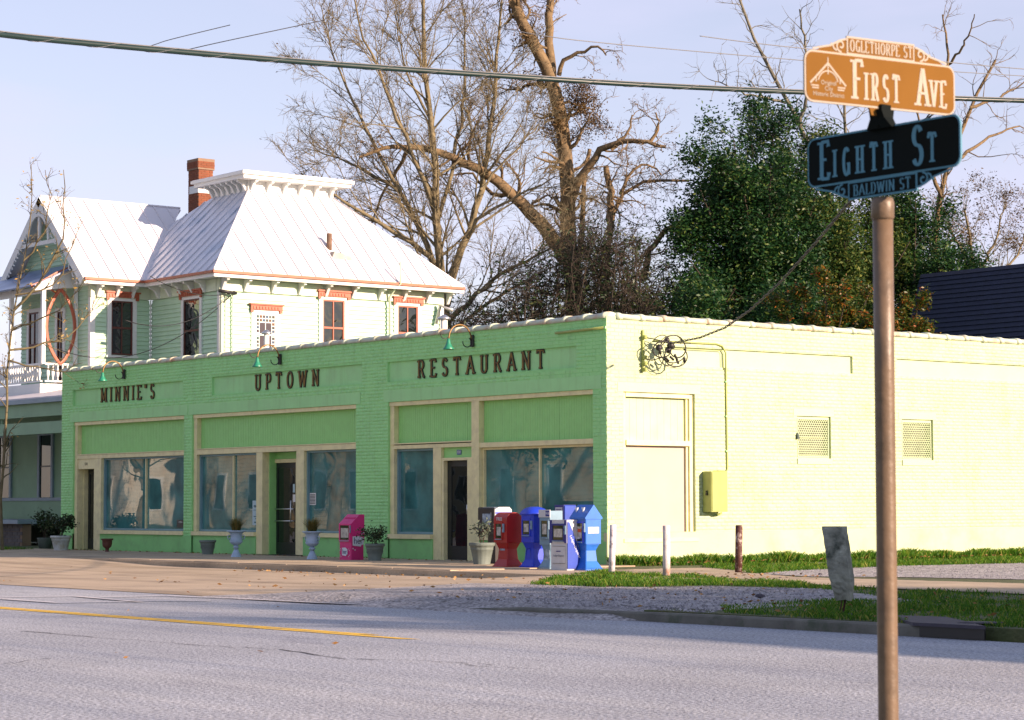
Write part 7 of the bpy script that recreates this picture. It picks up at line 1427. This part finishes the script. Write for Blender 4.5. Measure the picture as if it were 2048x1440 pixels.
# ------------------------------------------------------------------ the other side of the street (seen in the shop windows) and what shades the verge
cream = mat('cream_clapboard', (0.62, 0.52, 0.33), 0.6, 0.06, 2)
def neighbour(label, x0, x1, y0, y1, he, hr, m, seed):
    rr = random.Random(seed); t = thing('neighbour_house', label, 'house', ((x0+x1)/2, (y0+y1)/2, -.05)); mb = MB(); mb.box(x0, x1, y0, y1, -.05, he); w = mb.build('wall', m, t)
    n = int(he/.2)
    for face, c in (('y', y1), ('x', x1)):
        o0 = None
        for k in range(n):
            if o0 is None:
                mb = MB(); (mb.box(x0, x1, y1+.001, y1+.02, 0, .185) if face == 'y' else mb.box(x1+.001, x1+.02, y0, y1, 0, .185)); o0 = mb.build('clapboard', m, w); o = o0
            else: o = put('clapboard', o0.data, w)
            o.location = (0, 0, .0+k*.2)
    mb = MB(); ym = (y0+y1)/2; mb.prism([(y0-.5, he-.05), (ym, hr), (y1+.5, he-.05)], 0, x0-.4, x1+.4); mb.build('roof', nav, t)
    for zlo in (1.0, 4.2):
        if zlo+1.9 > he: continue
        k = int((x1-x0)/3.2)
        for i in range(k): xc = x0+(i+.5)*(x1-x0)/k; mb = MB(); mb.box(xc-.6, xc+.6, y1+.021, y1+.06, zlo-.1, zlo+1.9); f = mb.build('window', hwt, t); mb = MB(); mb.box(xc-.45, xc+.45, y1+.061, y1+.07, zlo, zlo+1.78); mb.build('pane', MT['glass_dark'], f)
        k = int((y1-y0)/3.4)
        for i in range(k): yc = y0+(i+.5)*(y1-y0)/k; mb = MB(); mb.box(x1+.021, x1+.06, yc-.6, yc+.6, zlo-.1, zlo+1.9); f = mb.build('window', hwt, t); mb = MB(); mb.box(x1+.061, x1+.07, yc-.45, yc+.45, zlo, zlo+1.78); mb.build('pane', MT['glass_dark'], f)
    return t
neighbour('cream clapboard house across the street opposite the right bay', -50, -33, -46, -35, 6.6, 10.5, cream, 1)
neighbour('cream clapboard house across the street opposite the middle bay', -74, -58, -45, -34.5, 6.6, 10, cream, 2)
neighbour('pale house across the street opposite the left bay', -108, -84, -47, -35, 6.6, 10.5, mat('pale_clapboard', (.60, .57, .48), .6), 3)
neighbour('tall house to the right beyond the avenue', 47, 58, -4.2, 5.0, 8.2, 11.8, cream, 4)
def offtree(label, x, y, h, spread, seed, leafn=0, lm=None):
    r = np.random.default_rng(seed); L = []
    for i in range(9):
        a = r.uniform(0, 6.28); tx = spread*r.uniform(.3, 1)*math.cos(a); ty = spread*r.uniform(.3, 1)*math.sin(a); hh = h*r.uniform(.7, 1); z0 = h*(0.0 if i == 0 else .18)
        P = np.array([(x, y, -.3 if i == 0 else z0), (x+tx*.15, y+ty*.15, h*.32), (x+tx*.6, y+ty*.6, h*.62), (x+tx, y+ty, hh)]); u = np.linspace(0, 3, 12); Q = np.stack([np.interp(u, range(4), P[:, c]) for c in range(3)], 1)+r.normal(0, .08, (12, 3)); L.append((Q, np.linspace(.28 if i == 0 else .16, .03, 12)))
    maketree('street_tree', label, 'tree', L, [dict(m=.9, ang=40, L=3.0, rr=.4, up=.05, wob=.2, tmin_r=.03), dict(m=1.6, ang=42, L=1.3, rr=.5, up=.03, wob=.25, tmin_r=.015, kk=4)], bk2, [(leafn, .4, .16, lm or grl, 1, 'foliage', None)] if leafn else None, None, seed)
offtree('leafy street tree to the right beyond the avenue nearest the road', 45.8, -1.5, 11.5, 2.4, 101, 9000); offtree('leafy street tree to the right beyond the avenue farther back', 45.8, 4.0, 13, 3.0, 102, 12000)
offtree('bare street tree across the road opposite the right bay', -31, -28.5, 12, 4, 103); offtree('bare street tree across the road opposite the middle bay', -52, -28, 12, 4, 104); offtree('leafy street tree across the road opposite the wide pier', -22, -33, 10, 4, 105, 16000); offtree('bare street tree across the road opposite the left bay', -70, -28.5, 12, 4, 106)
offtree('wide leafy oak added unseen across the road to darken the shop front', -40, -29, 13, 8, 107, 34000)  # oak added out of view to darken the left of the front
# parked cars mirrored in the windows
def car(label, x, y, body, seed):
    t = thing('parked_car', label, 'car', (x, y, ZR)); m = mat('car_paint', body, .25, .03, 3, coat=.6)
    pr = [(-2.25, .35), (-2.3, .62), (-2.15, .86), (-1.35, .95), (-.75, 1.38), (.75, 1.42), (1.45, .98), (2.2, .88), (2.28, .6), (2.22, .32)]
    mb = MB(); mb.prism(pr, 1, -.86, .86); mb.build('body', m, t, False)
    for s in (-1, 1): mb = MB(); mb.prism([(-1.2, .97), (-.72, 1.32), (.70, 1.35), (1.28, .99)], 1, s*.861, s*.875); mb.build('side_window', MT['glass_dark'], t, False)
    for sx in (-1.4, 1.4):
        for s in (-1, 1):
            mb = MB(); mb.tube([(sx, s*.68, .32), (sx, s*.885, .32)], .32, 20, sm=False); wl_ = mb.build('wheel', MT['rubber'], t, False); mb = MB(); mb.tube([(sx, s*.886, .32), (sx, s*.9, .32)], .19, 14, sm=False); mb.build('rim', MT['metal'], wl_, False)
    for s in (-.6, .6): mb = MB(); mb.box(2.2, 2.27, s-.15, s+.15, .66, .78); mb.build('headlight', MT['white'], t, False)
car('dark parked car across the road opposite the right bay', -29.5, -23.4, (.015, .02, .03), 1); car('blue parked car across the road opposite the left bay', -72, -23.4, (.02, .08, .3), 2)
# ------------------------------------------------------------------ end
